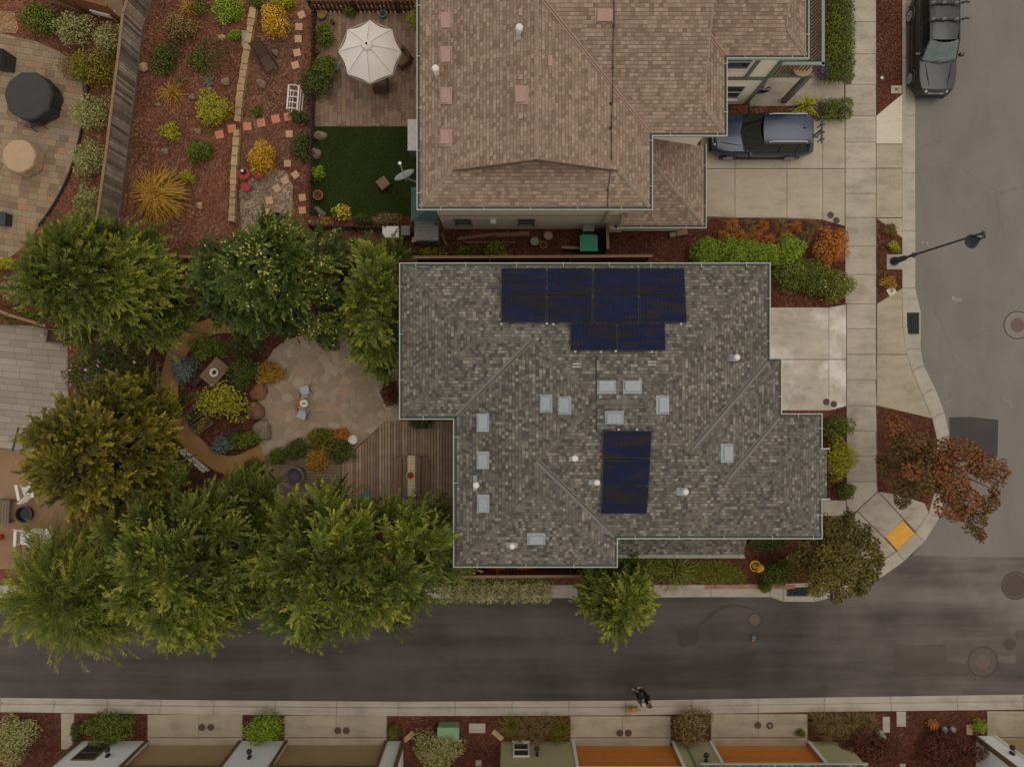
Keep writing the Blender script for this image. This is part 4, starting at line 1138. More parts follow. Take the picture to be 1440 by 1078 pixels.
mb.add([(xe2 - 1.24, yv2 + 1.2, zz(1.2)), (xe2 - 1.24, yv2 + R2, zz(R2) - .02), (xe2 - 1.24, yN, ZE)], [(0, 1, 2)])
mb.add([(xr, yv + hm, zz(hm)), (xr, Yr1, zz(R1)), (xr, yN, ZE)], [(0, 1, 2)])
mb.build('gable_wall', M['stucco'], tan)
CAPP, CAPM = troof, M['cap_tan']
cap_run(CAPP, CAPM, (xw, ys_, ZE), (xw + g0, ys_ + g0, zz(g0))); cap_run(CAPP, CAPM, (xe, ys_, ZE), (xe - g0, ys_ + g0, zz(g0))); cap_run(CAPP, CAPM, (xr, ys_ + g0, zz(hm)), (xr, yv + hm, zz(hm)))
cap_run(CAPP, CAPM, (xe1, yv, ZE), (xe1 - g1, yv + g1, zz(g1))); cap_run(CAPP, CAPM, (xe2, yv2, ZE), (xe2 - g1, yv2 + g1, zz(g1)))
mb = MB(); mr = MB()
for a, b in (((xe, yv, ZE), (xr, yv + hm, zz(hm))), ((xe1, yv2, ZE), (xe1 - g1, yv2 + g1, zz(g1)))):
    mb = MB(); strip(mb, a, b, 0.16, 0.04); mb.build('valley', M['valley_pink'], troof)
    mr = MB(); strip(mr, a, b, 0.03, 0.05); mr.build('valley_groove', mk('valley_seam', S(112, 84, 72), 0.8), troof)
mb = MB()  # rake boards where each gable oversails the hip below
for a, b in (((xw + g0, ys_ + g0, zz(g0)), (xr, ys_ + g0, zz(hm))), ((xr, ys_ + g0, zz(hm)), (xe - g0, ys_ + g0, zz(g0))), ((xe1 - g1, yv + g1, zz(g1)), (xe1 - g1, Yr1, zz(R1))), ((xe2 - g1, yv2 + g1, zz(g1)), (xe2 - g1, yv2 + R2, zz(R2)))):
    a, b = Vector(a), Vector(b); dz = Vector((0, 0, -0.16)); ou = Vector((0, -0.04, 0)) if abs(a.y - b.y) < .01 else Vector((0.04, 0, 0))
    mb = MB(); mb.add([a, b, b + dz, a + dz, a + ou, b + ou, b + dz + ou, a + dz + ou], [(0, 1, 2, 3), (4, 5, 6, 7), (0, 1, 5, 4), (3, 2, 6, 7)])
    mb.build('rake_board', mk('rake_brown', S(100, 80, 65), 0.8) if abs(a.y - b.y) < .01 else M['cap_tan'], troof)
TP = [(xw, yN), (xw, ys_), (xe, ys_), (xe, yv), (xe1, yv), (xe1, yv2), (xe2, yv2), (xe2, yN)]
mb = MB(); mb.prism(offset_poly(TP, -0.012), ZE - 0.2, ZE - 0.02); mb.build('soffit', M['stucco'], troof)
gutters(tan, TP, ZE - 0.01, skip=(7,))
WP = offset_poly(TP, -0.4)
mb = MB(); mb.prism(WP, -0.1, ZE - 0.2); mb.build('wall', M['stucco'], tan)
yw = ys_ + 0.4; yw2 = yv2 + 0.4
mb = MB(); mb.box(((xw + xe) / 2, yw - 0.02, 2.75), (xe - xw - 0.8, 0.06, 0.16)); mb.box((gx(866), yw - 0.06, 2.8), (0.08, 0.1, 5.5)); mb.build('belly_band', mk('band_tan', S(182, 160, 134), 0.8), tan)
for px in (651, 740): window(tan, (gx(px) * 30.5 / 26.4, yw, 1.5), 0.62, 1.0, (0, -1), M['trim_green'])
mb = MB(); mb.box((gx(694) * 1.15, yw - 0.1, 1.9), (0.25, 0.2, 0.12)); mb.build('wall_lamp', M['white'], tan)
for y_, zc in ((ys_ + 2.2, 4.1), (ys_ + 6.4, 4.1), (ys_ + 9.5, 4.1), (ys_ + 8.6, 1.4)): window(tan, (xw + 0.4, y_, zc), 1.3, 1.2, (-1, 0), M['white'])
# wing facing the porch: windows and green trim boards
xW, xC = xe1 - 0.35, xe2 - 0.4
for z in (2.75,): 
    mb = MB(); mb.box(((xW + xC) / 2, yw2 - 0.03, z), (xC - xW, 0.08, 0.2))
mb.box((xC - 0.05, yw2 - 0.035, 1.35), (0.14, 0.09, 2.6))
for x in (9.98, xC - 0.05): mb.box((x, yw2 - 0.035, 4.1), (0.14, 0.09, 2.5))
mb.build('trim_board', M['trim_green'], tan)
for wx, zc, hh in ((9.2, 4.25, 1.2), (9.75, 1.35, 1.3)): window(tan, (wx, yw2, zc), 1.05, hh, (0, -1), M['white'], mull=True)
# balcony over the porch
bx1 = 12.85; by0 = 13.1
bal = MB(); bal.box(((xC + bx1) / 2, by0 + 3.4, 2.82), (bx1 - xC, 6.8, 0.2)); bo = bal.build('balcony', M['trim_green'], tan)
mb = MB(); mb.box((bx1 - 0.05, by0 + 3.4, 3.9), (0.12, 6.9, 0.07)); mb.box(((xC + bx1) / 2 - 0.05, by0 + 0.05, 3.9), (bx1 - xC + 0.1, 0.12, 0.07)); mb.build('hand_rail', M['rail_green'], bo)
mb = MB()
for i in range(44): mb.box((bx1 - 0.05, by0 + 0.15 + i * 0.15, 3.4), (0.05, 0.06, 0.95))
for i in range(9): mb.box((xC + 0.2 + i * 0.15, by0 + 0.05, 3.4), (0.06, 0.05, 0.95))
mb.build('baluster', M['wood'], bo)
mb = MB()
for i in range(40): mb.box((bx1 - 0.75, by0 + 0.2 + i * 0.165, 2.935), (1.25, 0.13, 0.03))
mb.build('balcony_floor', M['wood_grey'], bo)
for y in (by0 + 0.12, by0 + 6.6): MB().box((bx1 - 0.12, y, 1.36), (0.22, 0.22, 2.72)).build('post', M['trim_green'], tan)
MB().box((xC + 0.03, by0 + 2.2, 1.05), (0.06, 0.95, 2.1)).build('door', M['trim_green'], tan)
# low garage roof
zl = 2.9; lx0, lx1 = P(875, 0, zl).x, P(989.5, 0, zl).x; ly0, ly1 = P(0, 316.5, zl).y, yv + 0.42
xi = xe - 0.42; dd = lx1 - xi
mb = MB()
uv_face(mb, [(lx1, ly0, zl), (lx1, ly1, zl), (xi, ly1, zl + dd * PIT), (xi, ly0 + dd, zl + dd * PIT)])
uv_face(mb, [(lx0, ly0, zl), (lx1, ly0, zl), (xi, ly0 + dd, zl + dd * PIT), (xi, yw + 0.05, zl + (yw + 0.05 - ly0) * PIT), (lx0, yw + 0.05, zl + (yw + 0.05 - ly0) * PIT)])
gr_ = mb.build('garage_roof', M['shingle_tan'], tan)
cap_run(gr_, M['cap_tan'], (lx1, ly0, zl), (xi, ly0 + dd, zl + dd * PIT))
LPoly = [(lx0, ly0), (lx1, ly0), (lx1, ly1), (xi - .05, ly1), (xi - .05, yw), (lx0, yw)]
MB().prism(offset_poly(LPoly, -0.012), zl - 0.2, zl - 0.02).build('garage_soffit', M['stucco'], gr_)
gutters(tan, LPoly, zl - 0.01, skip=(2, 3, 4, 5))
MB().prism([(xi - 0.1, ly0 + 0.4), (lx1 - 0.4, ly0 + 0.4), (lx1 - 0.4, ly1), (xi - 0.1, ly1)], -0.1, zl - 0.2).build('garage_wall', M['stucco'], tan)
MB().box((lx1 - 0.385, (ly0 + ly1) / 2, 1.05), (0.05, 2.4, 2.1)).build('garage_door', M['white'], tan)
TREC = [((xw, xe, ys_, 40), 0)]
def ftan(x, y):
    a = min(x - xw, xe - x, (y - ys_) if (x - xw < g0 or xe - x < g0 or y - ys_ < g0) else 99)
    b = (y - yv) if x < xe1 else -9
    return ZE + PIT * max(a if y < 30 else 0, min(b, R1))
for px, py, w, h in ((627, 29, 14, 21), (627, 77, 14, 21), (627, 134.5, 14, 21), (627, 193.5, 14, 21), (733.5, 133.5, 16, 23), (850, 21.5, 23, 17)):
    roof_vent(tan, ftan, px, py, w, h, M['vent_pink'])
vent_pipe(tan, ftan, 613.5, 101.5, 614, 103, 5, 8, M['vent_pink'], 0.14)
vent_pipe(tan, ftan, 731, 43, 729, 49, 7, 14, M['metal'], 0.14)
for px, py, w, h in ((774, 85, 6, 15), (601.5, 44, 5, 13), (732, 17, 5, 10), (732, 108, 6, 7), (732, 163, 6, 7)):
    mb = MB(); rquad(mb, ftan, px, py, w, h, 0.05, 0.05); mb.build('roof_flashing', M['vent_pink'], tan)
mb = MB()
cab = [(863, -12), (863.5, 20), (862, 60), (862, 95), (861, 145), (860, 180), (860, 215), (859, 240), (855, 262), (854.5, 292)]
mb.tube([onroof(ftan, x, y, 0.05) for x, y in cab], 0.016, 5); co = mb.build('cable', M['dark'], tan)
mb = MB()
for x, y in ((863.5, 36), (862, 95), (860, 145), (860, 179), (855, 267)): rquad(mb, ftan, x, y, 2.6, 3.0, 0.10, 0.1)
mb.build('cable_clip', M['dark'], tan)

# ---- townhouses along the south side
def townhouse(label, wallmat, base_y, x0, x1, doors, doormat, trim, roof_c):
    """front wall at photo row base_y; x in photo pixels at ground; doors = [(xa, xb)]"""
    y = P(0, base_y).y; X0, X1 = P(x0, 0).x, P(x1, 0).x
    R = root('townhouse', label, 'house', ((X0 + X1) / 2, y - 4.5, 0))
    dz = 2.15
    mb = MB(); mb.box(((X0 + X1) / 2, y - 4.8, 2.8), (X1 - X0, 9.0, 5.6))
    mb.build('wall', wallmat, R)
    # front leaf with door openings
    mf = MB(); cur = X0
    for a, b in doors:
        A, B = P(a, 0).x, P(b, 0).x
        if A > cur + .01: mf.box(((cur + A) / 2, y - 0.15, 2.8), (A - cur, 0.3, 5.59))
        mf.box(((A + B) / 2, y - 0.15, (dz + 5.59) / 2), (B - A, 0.3, 5.59 - dz)); cur = B
    if cur < X1 - .01: mf.box(((cur + X1) / 2, y - 0.15, 2.8), (X1 - cur, 0.3, 5.59))
    mf.build('front_wall', wallmat, R)
    for a, b in doors:
        A, B = P(a, 0).x, P(b, 0).x
        d = MB().box(((A + B) / 2, y - 0.22, dz / 2), (B - A, 0.05, dz)).build('garage_door', doormat, R)
        t = MB()
        for x in (A, B): t.box((x, y + 0.015, dz / 2 + 0.05), (0.14, 0.06, dz + 0.1))
        t.box(((A + B) / 2, y + 0.02, dz + 0.09), (B - A + 0.14, 0.07, 0.16)); t.build('door_trim', trim, R)
    rf = MB(); e = 0.3; ym = y - 4.8
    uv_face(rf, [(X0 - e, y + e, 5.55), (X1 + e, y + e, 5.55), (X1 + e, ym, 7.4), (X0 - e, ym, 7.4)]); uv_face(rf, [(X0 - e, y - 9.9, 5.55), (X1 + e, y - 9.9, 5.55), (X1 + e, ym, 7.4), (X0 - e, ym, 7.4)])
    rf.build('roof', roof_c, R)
    gb_ = MB()
    for x in (X0, X1): gb_.add([(x, y, 5.58), (x, y - 9.3, 5.58), (x, ym, 7.36)], [(0, 1, 2)])
    gb_.build('gable', wallmat, R)
    return R, y, X0, X1
R, y, X0, X1 = townhouse('white sided townhouse with two tan garage doors facing the dark alley', M['whitewall'], 1041, 115, 567, [(207, 338), (403, 543)], M['garage_tan'], M['brown_trim'], M['shingle_tan'])
window(R, (-19.1, y, 1.05), 0.9, 1.15, (0, 1), M['brown_trim'])
def sconce(R, x, y, z):
    m = MB(); m.box((x, y + 0.05, z), (0.12, 0.1, 0.22)); o = m.build('wall_lamp', M['dark'], R)
    m = MB(); m.tube([(x, y + 0.05, z + 0.1), (x, y + 0.28, z + 0.16)], 0.015, 6); m.lathe([(0.05, -0.16), (0.13, -0.02), (0.09, 0.05), (0.02, 0.08)], (x, y + 0.32, z + 0.05), 12); m.build('shade', M['dark'], o)
sconce(R, -18.15, y, 1.35); sconce(R, P(368, 0).x, y, 1.5)
for px in (115, 567): MB().box((P(px, 0).x, y - 0.02, 2.75), (0.1, 0.34, 5.4)).build('corner_trim', M['brown_trim'], R)
R, y, X0, X1 = townhouse('olive green townhouse with two orange garage doors and a gutter over the right one', M['greenwall'], 1042, 704.5, 1187, [(806, 946), (999, 1137)], M['garage_or'], M['white'], M['shingle_grey'])
window(R, (P(734, 0).x - .05, y, 0.75), 0.62, 1.05, (0, 1), M['white'])
sconce(R, P(754, 0).x, y, 1.2); sconce(R, P(978, 0).x, y, 1.75)
gx0, gx1 = P(985, 0, 2.62).x, P(1221, 0, 2.62).x
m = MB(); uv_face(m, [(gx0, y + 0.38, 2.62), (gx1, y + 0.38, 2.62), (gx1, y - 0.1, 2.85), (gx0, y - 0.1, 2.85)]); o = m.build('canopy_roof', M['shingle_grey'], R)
m = MB(); m.box(((gx0 + gx1) / 2, y + 0.40, 2.58), (gx1 - gx0, 0.04, 0.12)); m.build('canopy_gutter', M['gutter_w'], o)
m = MB(); m.box(((gx0 + gx1) / 2, y + 0.31, 2.58), (gx1 - gx0 - 0.02, 0.10, 0.05)); m.build('canopy_trough', M['gutter_g'], o)
MB().box((P(962, 0).x, y + 0.03, 1.35), (0.05, 0.06, 2.7)).build('downspout', M['trim_green'], R)
R, y, X0, X1 = townhouse('pale townhouse with tan garage at the right end of the alley', M['whitewall'], 1034, 1372, 1640, [(1398, 1540)], M['garage_tan'], M['white'], M['shingle_grey'])
sconce(R, P(1388, 0).x, y, 1.6)
MB().box((X0 - 0.02, y - 0.06, 2.75), (0.1, 0.2, 5.4)).build('corner_trim', M['brown_trim'], R)
# ------------------------------------------------------------------ fences and walls
def board_fence(name, label, pts, h, mat, cap, bw=0.14, base=None, capw=0.12, gap=0.01, posts=True, group=None):
    """pts: base line in photo pixels"""
    P3 = [P(x, y) for x, y in pts]
    R = root(name, label, 'fence', P3[len(P3) // 2], group)
    mb, mc, mk_, mp = MB(), MB(), MB(), MB()
    for a, b in zip(P3, P3[1:]):
        d = b - a; Ln = d.length; d.normalize(); rz = math.atan2(d.y, d.x); k = int(Ln / bw)
        for i in range(k + 1):
            c = a + d * min(Ln, (i + .5) * Ln / (k + 1)); mb.box((c.x, c.y, h / 2), (Ln / (k + 1) - gap, 0.025, h - random.uniform(0, .02)), rz)
        c = (a + b) / 2
        mc.box((c.x, c.y, h + 0.02), (Ln + 0.02, capw, 0.05), rz)
        if base: mk_.box((c.x, c.y, 0.08), (Ln, 0.07, 0.16), rz)
        m = max(1, int(Ln / 2.2))
        for i in range(m): 
            q = a + d * (i * Ln / m); posts and MB().box((q.x, q.y, h / 2), (0.1, 0.1, h), rz).build('post', cap, R)
    mb.build('board', mat, R); mc.build('cap_rail', cap, R)
    if base: mk_.build('kick_board', base, R)
    return R
board_fence('board_fence', 'tall weathered grey board fence between the paver patio and the red mulch garden', [(218, -40), (215, 0), (201, 45), (194, 107), (187, 160), (179, 228), (170, 293), (162, 352)], 1.62, M['fence_dark'], M['fence_cap'], 0.13, M['wood_grey'], gap=.016, posts=False)
board_fence('board_fence', 'short reddish brown fence behind the three variegated shrubs at the top left', [(66, -6), (120, 18), (178, 34)], 1.55, M['fence_brown'], M['fence_brown'], 0.3)
board_fence('board_fence', 'brown fence with a flat cap running into the big feathery tree at the left edge', [(-60, 406), (0, 427), (45, 447), (95, 462)], 1.5, M['fence_brown'], M['fence_cap'], 0.3)
board_fence('board_fence', 'long dark pale capped fence in the side yard between the tan and grey houses', [(588, 371), (690, 370.5), (800, 370), (907, 369)], 1.65, M['fence_red'], M['fence_cap'], 0.16)
board_fence('board_fence', 'thin fence with a pale cap below the grey roofed house beside the clipped alley hedge', [(590, 797), (700, 796.5), (800, 796), (880, 796)], 1.6, M['fence_red'], M['fence_cap'], 0.16)
board_fence('board_fence', 'low timber edge at the top of the tree filled corner behind the red mulch garden', [(178, 350), (208, 362), (245, 363), (285, 364)], 0.5, M['fence_dark'], M['fence_cap'], 0.3, posts=False)
board_fence('side_gate', 'short pale post and rail return closing the bin enclosure from the long side yard', [(848, 325), (849, 358)], 1.4, M['fence_red'], M['fence_cap'], 0.16)
board_fence('side_gate', 'small dark slatted screen beside the green bin', [(789, 352), (816, 353)], 0.7, M['fence_red'], M['fence_cap'], 0.16)

def lattice(name, label, a, b, h, mat, step=0.14, w=0.07, rail=None):
    A, B = P(*a), P(*b); d = B - A; Ln = d.length; d.normalize(); rz = math.atan2(d.y, d.x)
    R = root(name, label, 'fence', (A + B) / 2)
    mb = MB(); n = int(Ln / step)
    for i in range(n):
        c = A + d * ((i + .5) * Ln / n); mb.box((c.x, c.y, h / 2), (w, 0.03, h * random.uniform(.97, 1.03)), rz)
    mb.build('picket', mat, R)
    m = MB(); c = (A + B) / 2
    for z in (h * 0.3, h * 0.8): m.box((c.x, c.y, z), (Ln, 0.08, 0.07), rz)
    m.build('rail', rail or mat, R)
    p = MB()
    for i in range(int(Ln / 2) + 1):
        c = A + d * min(Ln, i * 2.0); MB().box((c.x, c.y, h / 2 + .02), (0.1, 0.1, h + .04), rz).build('post', mat, R)
lattice('picket_fence', 'low dark picket fence along the top edge of the brick patio', (441, 17), (586, 18), 0.95, M['wood_dark'], 0.2, 0.09)
lattice('picket_fence', 'low dark red picket fence running down the left side of the lawn', (445, 20), (441, 305), 0.75, M['wood_dark'], 0.18, 0.09, M['wood_dark'])
lattice('picket_fence', 'dark picket fence behind the flower border at the bottom edge of the lawn', (441, 322), (548, 324), 0.8, M['wood_dark'], 0.16, 0.08)
lattice('picket_fence', 'little white picket fence beside the curved grit path', (262, 632), (296, 661), 0.8, M['white'], 0.13, 0.06, M['white'])
lattice('trellis_panel', 'leaning brown slatted trellis beside the stone border left of the grit path', (207, 560), (216, 500), 0.5, M['wood'], 0.2, 0.05)

# stone edging walls
def stone_row(name, label, pts, w, h, mat, cat='stone edging'):
    P3 = [P(x, y) for x, y in pts]; R0 = P3[len(P3) // 2]
    mb = MB(); sd_ = 0
    for a, b in zip(P3, P3[1:]):
        d = b - a; Ln = d.length; d.normalize(); s = 0
        while s < Ln:
            l = random.uniform(0.28, 0.5); c = a + d * (s + l / 2); sd_ += 1
            o = len(mb.v)
            if w > .2: mb.box((0, 0, h * .55), (l * .97, w * random.uniform(.88, 1.1), h * random.uniform(1.0, 1.15)), random.uniform(-.04, .04), taper=.9)
            else: mb.rock((0, 0, 0), (l * 0.54, w * random.uniform(.46, .58), h), sd_, 10, 6)
            rz = math.atan2(d.y, d.x) + random.uniform(-.12, .12); ca, sa = math.cos(rz), math.sin(rz)
            for i in range(o, len(mb.v)):
                x, y, z = mb.v[i]; mb.v[i] = (c.x + x * ca - y * sa, c.y + x * sa + y * ca, z)
            s += l * 0.96
    return tag(mb.build(name, mat, smooth=True, angle=50, loc=R0), label, cat)
stone_row('stone_edging', 'upper run of tan stone edging in the mulch garden, above the pink stepping stones', [(362, -20), (358, 15), (348, 80), (340, 130), (336, 172)], 0.33, 0.2, M['stone_tan'])
stone_row('stone_edging', 'lower run of tan stone edging in the mulch garden, below the pink stepping stones', [(335, 184), (331, 240), (328, 310)], 0.3, 0.2, M['stone_tan'])
stone_row('stone_edging', 'row of small grey stones edging the planting bed beside the curved grit path', [(222, 508), (222, 540), (225, 572)], 0.18, 0.12, M['stone'])
stone_row('stone_edging', 'thin curved edging round the planting bed at the left of the brick patio', [(479, 98), (478, 118), (470, 135), (456, 142), (446, 141)], 0.08, 0.1, M['stone'])
mb = MB()
cv = crom([P(*p) for p in ((124, 120), (123, 150), (116, 180), (110, 205), (98, 245), (77, 287), (55, 318))], 4)
mb.tube([p + Vector((0, 0, .05)) for p in cv], 0.06, 6)
tag(mb.build('bed_edging', M['dark'], loc=cv[0]), 'dark curved edging between the paver patio and the shrub bed', 'garden edging')

# rocks
for i, (x, y, rx, ry, h, mt, lab) in enumerate([
    (362, 578, 13, 12, .5, 'stone_red', 'reddish boulder at the left edge of the flagstone patio, upper of the pair'),
    (371, 604, 14, 13, .45, 'stone', 'grey brown boulder at the left edge of the flagstone patio, lower of the pair'),
    (365, 551, 13, 12, .35, 'stone_red', 'flat pinkish boulder beside the golden shrub on the patio edge'),
    (451, 192, 9, 7, .35, 'stone', 'pale jagged rock in the upper left corner of the lawn'),
    (445, 217, 9, 7, .4, 'stone', 'large pale rock on the left edge of the lawn above the clipped green ball'),
    (369, 119, 7, 6, .3, 'stone', 'round grey rock below the brown sling chair in the mulch'),
    (318, 116, 6, 6, .25, 'stone', 'dark grey rock above the lime shrub in the mulch'),
    (388, 75, 5, 4, .2, 'stone', 'small pale rock right of the brown sling chair'),
    (203, 96, 8, 6, .25, 'stone_tan', 'tan rock beside the tall board fence'),
    (233, 213, 5, 5, .2, 'stone', 'pale pointed rock in open mulch above the orange strappy plant'),
    (282, 290, 5, 5, .2, 'stone_tan', 'small triangular tan rock right of the orange strappy plant'),
    (279, 185, 5, 4, .15, 'stone', 'flat grey rock left of the pink stepping stones'),
    (271, 137, 4, 5, .2, 'stone', 'small pale rock left of the lime shrub'),
    (597, 735, 11, 9, .2, 'stone', 'flat pale stone at the bottom corner of the big wooden deck'),
    (307, 436, 5, 4, .2, 'stone', 'small pale stone above the curved grit path'),
    (223, 148, 4, 3, .15, 'stone', 'little pale stone below the gold spiky plant'),
    (313, 54, 5, 5, .2, 'stone_tan', 'tan stone right of the brown dome shrub')]):
    c = P(x, y); mb = MB().rock((c.x, c.y, h * 0.3), (rx / 30, ry / 30, h * 0.7), 40 + i, 14, 9)
    tag(mb.build('boulder' if rx > 8 else 'rock', M[mt], smooth=True, angle=60, loc=c), lab, 'rock')

# stepping stones
ordn = ['first', 'second', 'third', 'fourth', 'fifth', 'sixth', 'seventh', 'eighth']
for i, (x, y, r) in enumerate([(309, 189.5, .12), (326.5, 181, .05), (348, 178, -.05), (367.5, 173, .1), (388, 167.5, .12), (405.5, 164.5, .05)]):
    c = P(x, y); mb = MB().box((c.x, c.y, 0.0), (.38, .38, .07), r + .1)
    tag(mb.build('stepping_stone', M['step_pink'], loc=c), f'{ordn[i]} pink square stepping stone from the left in the row crossing the mulch', 'stepping stone', 'pink stepping stones')
for i, (x, y, r) in enumerate([(424, 21.5, .4), (420.5, 38, 0), (419.5, 55, 0), (418, 74.5, .2), (415.5, 92, .3)]):
    c = P(x, y); mb = MB().box((c.x, c.y, 0.0), (.33, .33, .07), r)
    tag(mb.build('stepping_stone', M['step_peach'], loc=c), f'{ordn[i]} peach stepping stone from the top beside the dark picket fence above the arbour', 'stepping stone', 'upper peach stepping stones')
for i, (x, y, r) in enumerate([(407, 188.5, .05), (404.5, 230, 0), (415.5, 246, .6), (425.5, 278, .1), (425.5, 296, .1)]):
    c = P(x, y); mb = MB().box((c.x, c.y, 0.0), (.32, .32, .07), r)
    tag(mb.build('stepping_stone', M['step_peach'], loc=c), f'{ordn[i]} peach stepping stone from the top in the mulch strip left of the lawn', 'stepping stone', 'lower peach stepping stones')
for i, (x, y, r) in enumerate([(401, 254, .5), (389.5, 265, .6), (379, 282, .2), (376, 299, .2), (372, 314, .3)]):
    c = P(x, y); mb = MB().box((c.x, c.y, 0.0), (.34, .34, .07), r)
    tag(mb.build('stepping_stone', M['step_peach'], loc=c), f'{ordn[i]} peach stepping stone from the top across the gravel patch', 'stepping stone', 'gravel stepping stones')
for i, (x, y, w, d, r, lab) in enumerate([(671, 1023, 23, 13, 0, 'broad grey stepping stone beside the pale green utility box'), (700, 1033, 18, 7, -.7, 'tilted tan border stone left of the olive townhouse'), (575, 1035, 18, 7, .7, 'tilted tan border stone right of the white townhouse'),
      (1267, 1010, 13, 21, 0, 'tall pale stepping stone near the kerb between the two maroon shrubs'), (1246, 1018, 10, 22, 0, 'narrow pale stepping stone beside the dry grass strip'), (1363, 1025, 8, 14, 0, 'peach paver beside the round green shrub at the right'), (1269, 1076, 8, 6, 0, 'small paver at the very bottom between the maroon shrubs'), (1262, 158, 0.1, .1, 0, ''), (673, 1072, 8, 8, 0, 'small tan paver at the bottom left of the olive townhouse')]):
    if w < 1: continue
    c = P(x, y); mb = MB().box((c.x, c.y, 0.0), (w / 30, d / 30, .06), r)
    tag(mb.build('stepping_stone', M['stone_tan' if i in (1, 2) else 'step_peach' if i == 5 else 'kerb'], loc=c), lab, 'paving stone')

# ------------------------------------------------------------------ furniture and garden things
# big cantilever-free parasol
def parasol(px, py):
    z = 2.45; c = P(px, py, z + .3); R = root('patio_umbrella', 'large cream octagonal patio umbrella on the brick patio', 'umbrella', (c.x, c.y, 0))
    r = 1.37; ap = z + 0.62
    m = MB(); rim = []
    for k in range(8):
        a = math.pi / 2 + k * math.pi / 4; rim.append(Vector((c.x + r * math.cos(a), c.y + r * math.sin(a), z)))
    for k in range(8):
        a, b = rim[k], rim[(k + 1) % 8]; t = Vector((c.x, c.y, ap)); rows = []
        for j in range(5):
            u = 0.09 + 0.91 * j / 4; row = []
            for i in range(7):
                v = i / 6; q = a.lerp(b, v); q = t.lerp(q, u); sag = 0.075 * u * math.sin(math.pi * v)
                inw = Vector((c.x - q.x, c.y - q.y, 0)) * (0.055 * u * math.sin(math.pi * v))
                row.append(q + inw - Vector((0, 0, sag)) + Vector((0, 0, 0.05 * math.sin(math.pi * u))))
            rows.append(row)
        o = len(m.v); m.v += [tuple(p) for rw in rows for p in rw]
        m.f += [(o + j * 7 + i, o + j * 7 + i + 1, o + (j + 1) * 7 + i + 1, o + (j + 1) * 7 + i) for j in range(4) for i in range(6)]
        m.add([a, b, b - Vector((0, 0, .14)), a - Vector((0, 0, .14))], [(0, 1, 2, 3)])
    cn = m.build('canopy', M['canvas'], R, smooth=True, angle=12)
    s = MB()
    for k in range(8):
        t = Vector((c.x, c.y, ap)); s.tube([t.lerp(rim[k], u) + Vector((0, 0, .05 * math.sin(math.pi * u) + .012)) for u in (0.1, .35, .65, 1)], 0.012, 5)
    s.build('seam', M['canvas_rib'], cn)
    v = MB().lathe([(0.24, -0.04), (0.2, 0.03), (0.07, 0.1)], (c.x, c.y, ap), 8); v.build('vent_cap', M['canvas'], R)
    f = MB().lathe([(0.045, 0.06), (0.05, 0.12), (0.02, 0.17)], (c.x, c.y, ap), 10); f.build('finial', M['dark'], R)
    p = MB().tube([(c.x, c.y, 0), (c.x, c.y, ap)], 0.025, 10); p.build('pole', M['dark'], R)
    b = MB().lathe([(0.3, 0), (0.3, 0.05), (0.06, 0.1)], (c.x, c.y, 0), 16); b.build('base', M['dark'], R)
    rb = MB()
    for q in rim: rb.tube([(c.x, c.y, z + .15), q.lerp(Vector((c.x, c.y, ap)), .45) - Vector((0, 0, .03))], 0.008, 5)
    rb.build('rib', M['wood'], R)
    return c
parasol(518, 68)

def patio_chair(px, py, rz, label, w=0.62, mat=None, cush=None):
    c = P(px, py, .35); R = root('patio_chair', label, 'chair', (c.x, c.y, 0), None, rz)
    mat = mat or M['wicker']; cush = cush or M['cushion']
    m = MB().box((0, 0, .22), (w, .6, .2)); m.build('seat_base', mat, R, world=False)
    m = MB().box((0.02, .0, .38), (w - .14, .54, .12)); m.build('seat_cushion', cush, R, world=False)
    Mt = Matrix.Rotation(math.radians(-14), 3, 'X')
    m = MB().box((0, -.34, .58), (w, .09, .55), M=Mt); m.build('backrest', mat, R, world=False)
    for s in (-1, 1): MB().box((s * w / 2, 0.0, .38), (.09, .62, .34)).build('armrest', mat, R, world=False)
    for sx in (-1, 1):
        for sy in (-1, 1): MB().box((sx * (w / 2 - .05), sy * .26, .07), (.05, .05, .14)).build('leg', mat, R, world=False)
    return R
patio_chair(566, 83, 2.2, 'brown cushioned patio chair at the right side of the cream umbrella')
patio_chair(535, 118, 0.06 + math.pi * 0, 'brown cushioned patio chair just below the cream umbrella')
c = P(373, 82, .35); R = root('sling_lounger', 'brown sling lounge chair standing on the mulch below the golden shrub', 'chair', (c.x, c.y, 0), None, -1.05)
m = MB(); pr_ = [(.62, .40), (.25, .36), (-.1, .34), (-.35, .62), (-.62, .95)]
m.add([(x, y, z) for x, z in pr_ for y in (-.25, .25)], [(2 * i, 2 * i + 1, 2 * i + 3, 2 * i + 2) for i in range(4)]); m.build('sling', M['wicker'], R, world=False)
for sy in (-1, 1):
    MB().tube([(x, sy * .27, z) for x, z in pr_], .022, 6).build('side_frame', M['wood_dark'], R, world=False)
    MB().tube([(.5, sy * .3, 0), (-.3, sy * .3, .55)], .02, 6).build('leg', M['wood_dark'], R, world=False); MB().tube([(-.45, sy * .3, 0), (.2, sy * .3, .55)], .02, 6).build('leg', M['wood_dark'], R, world=False)
    MB().box((-.05, sy * .31, .56), (.55, .06, .03)).build('armrest', M['wood_dark'], R, world=False)
c = P(541, 261); R = root('ottoman', 'square brown ottoman on the lawn', 'ottoman', c, None, .65)
MB().box((0, 0, .22), (.5, .5, .4)).build('base', M['wicker'], R, world=False); MB().box((0, 0, .43), (.48, .48, .06)).build('cushion', M['cushion'], R, world=False)
c = P(554, 267); mb = MB(); mb.tube([(c.x + .22 * math.cos(a), c.y + .22 * math.sin(a), .03 + .22 * max(0, math.sin(a + 1))) for a in np.linspace(0, 6.28, 16)], .012, 5)
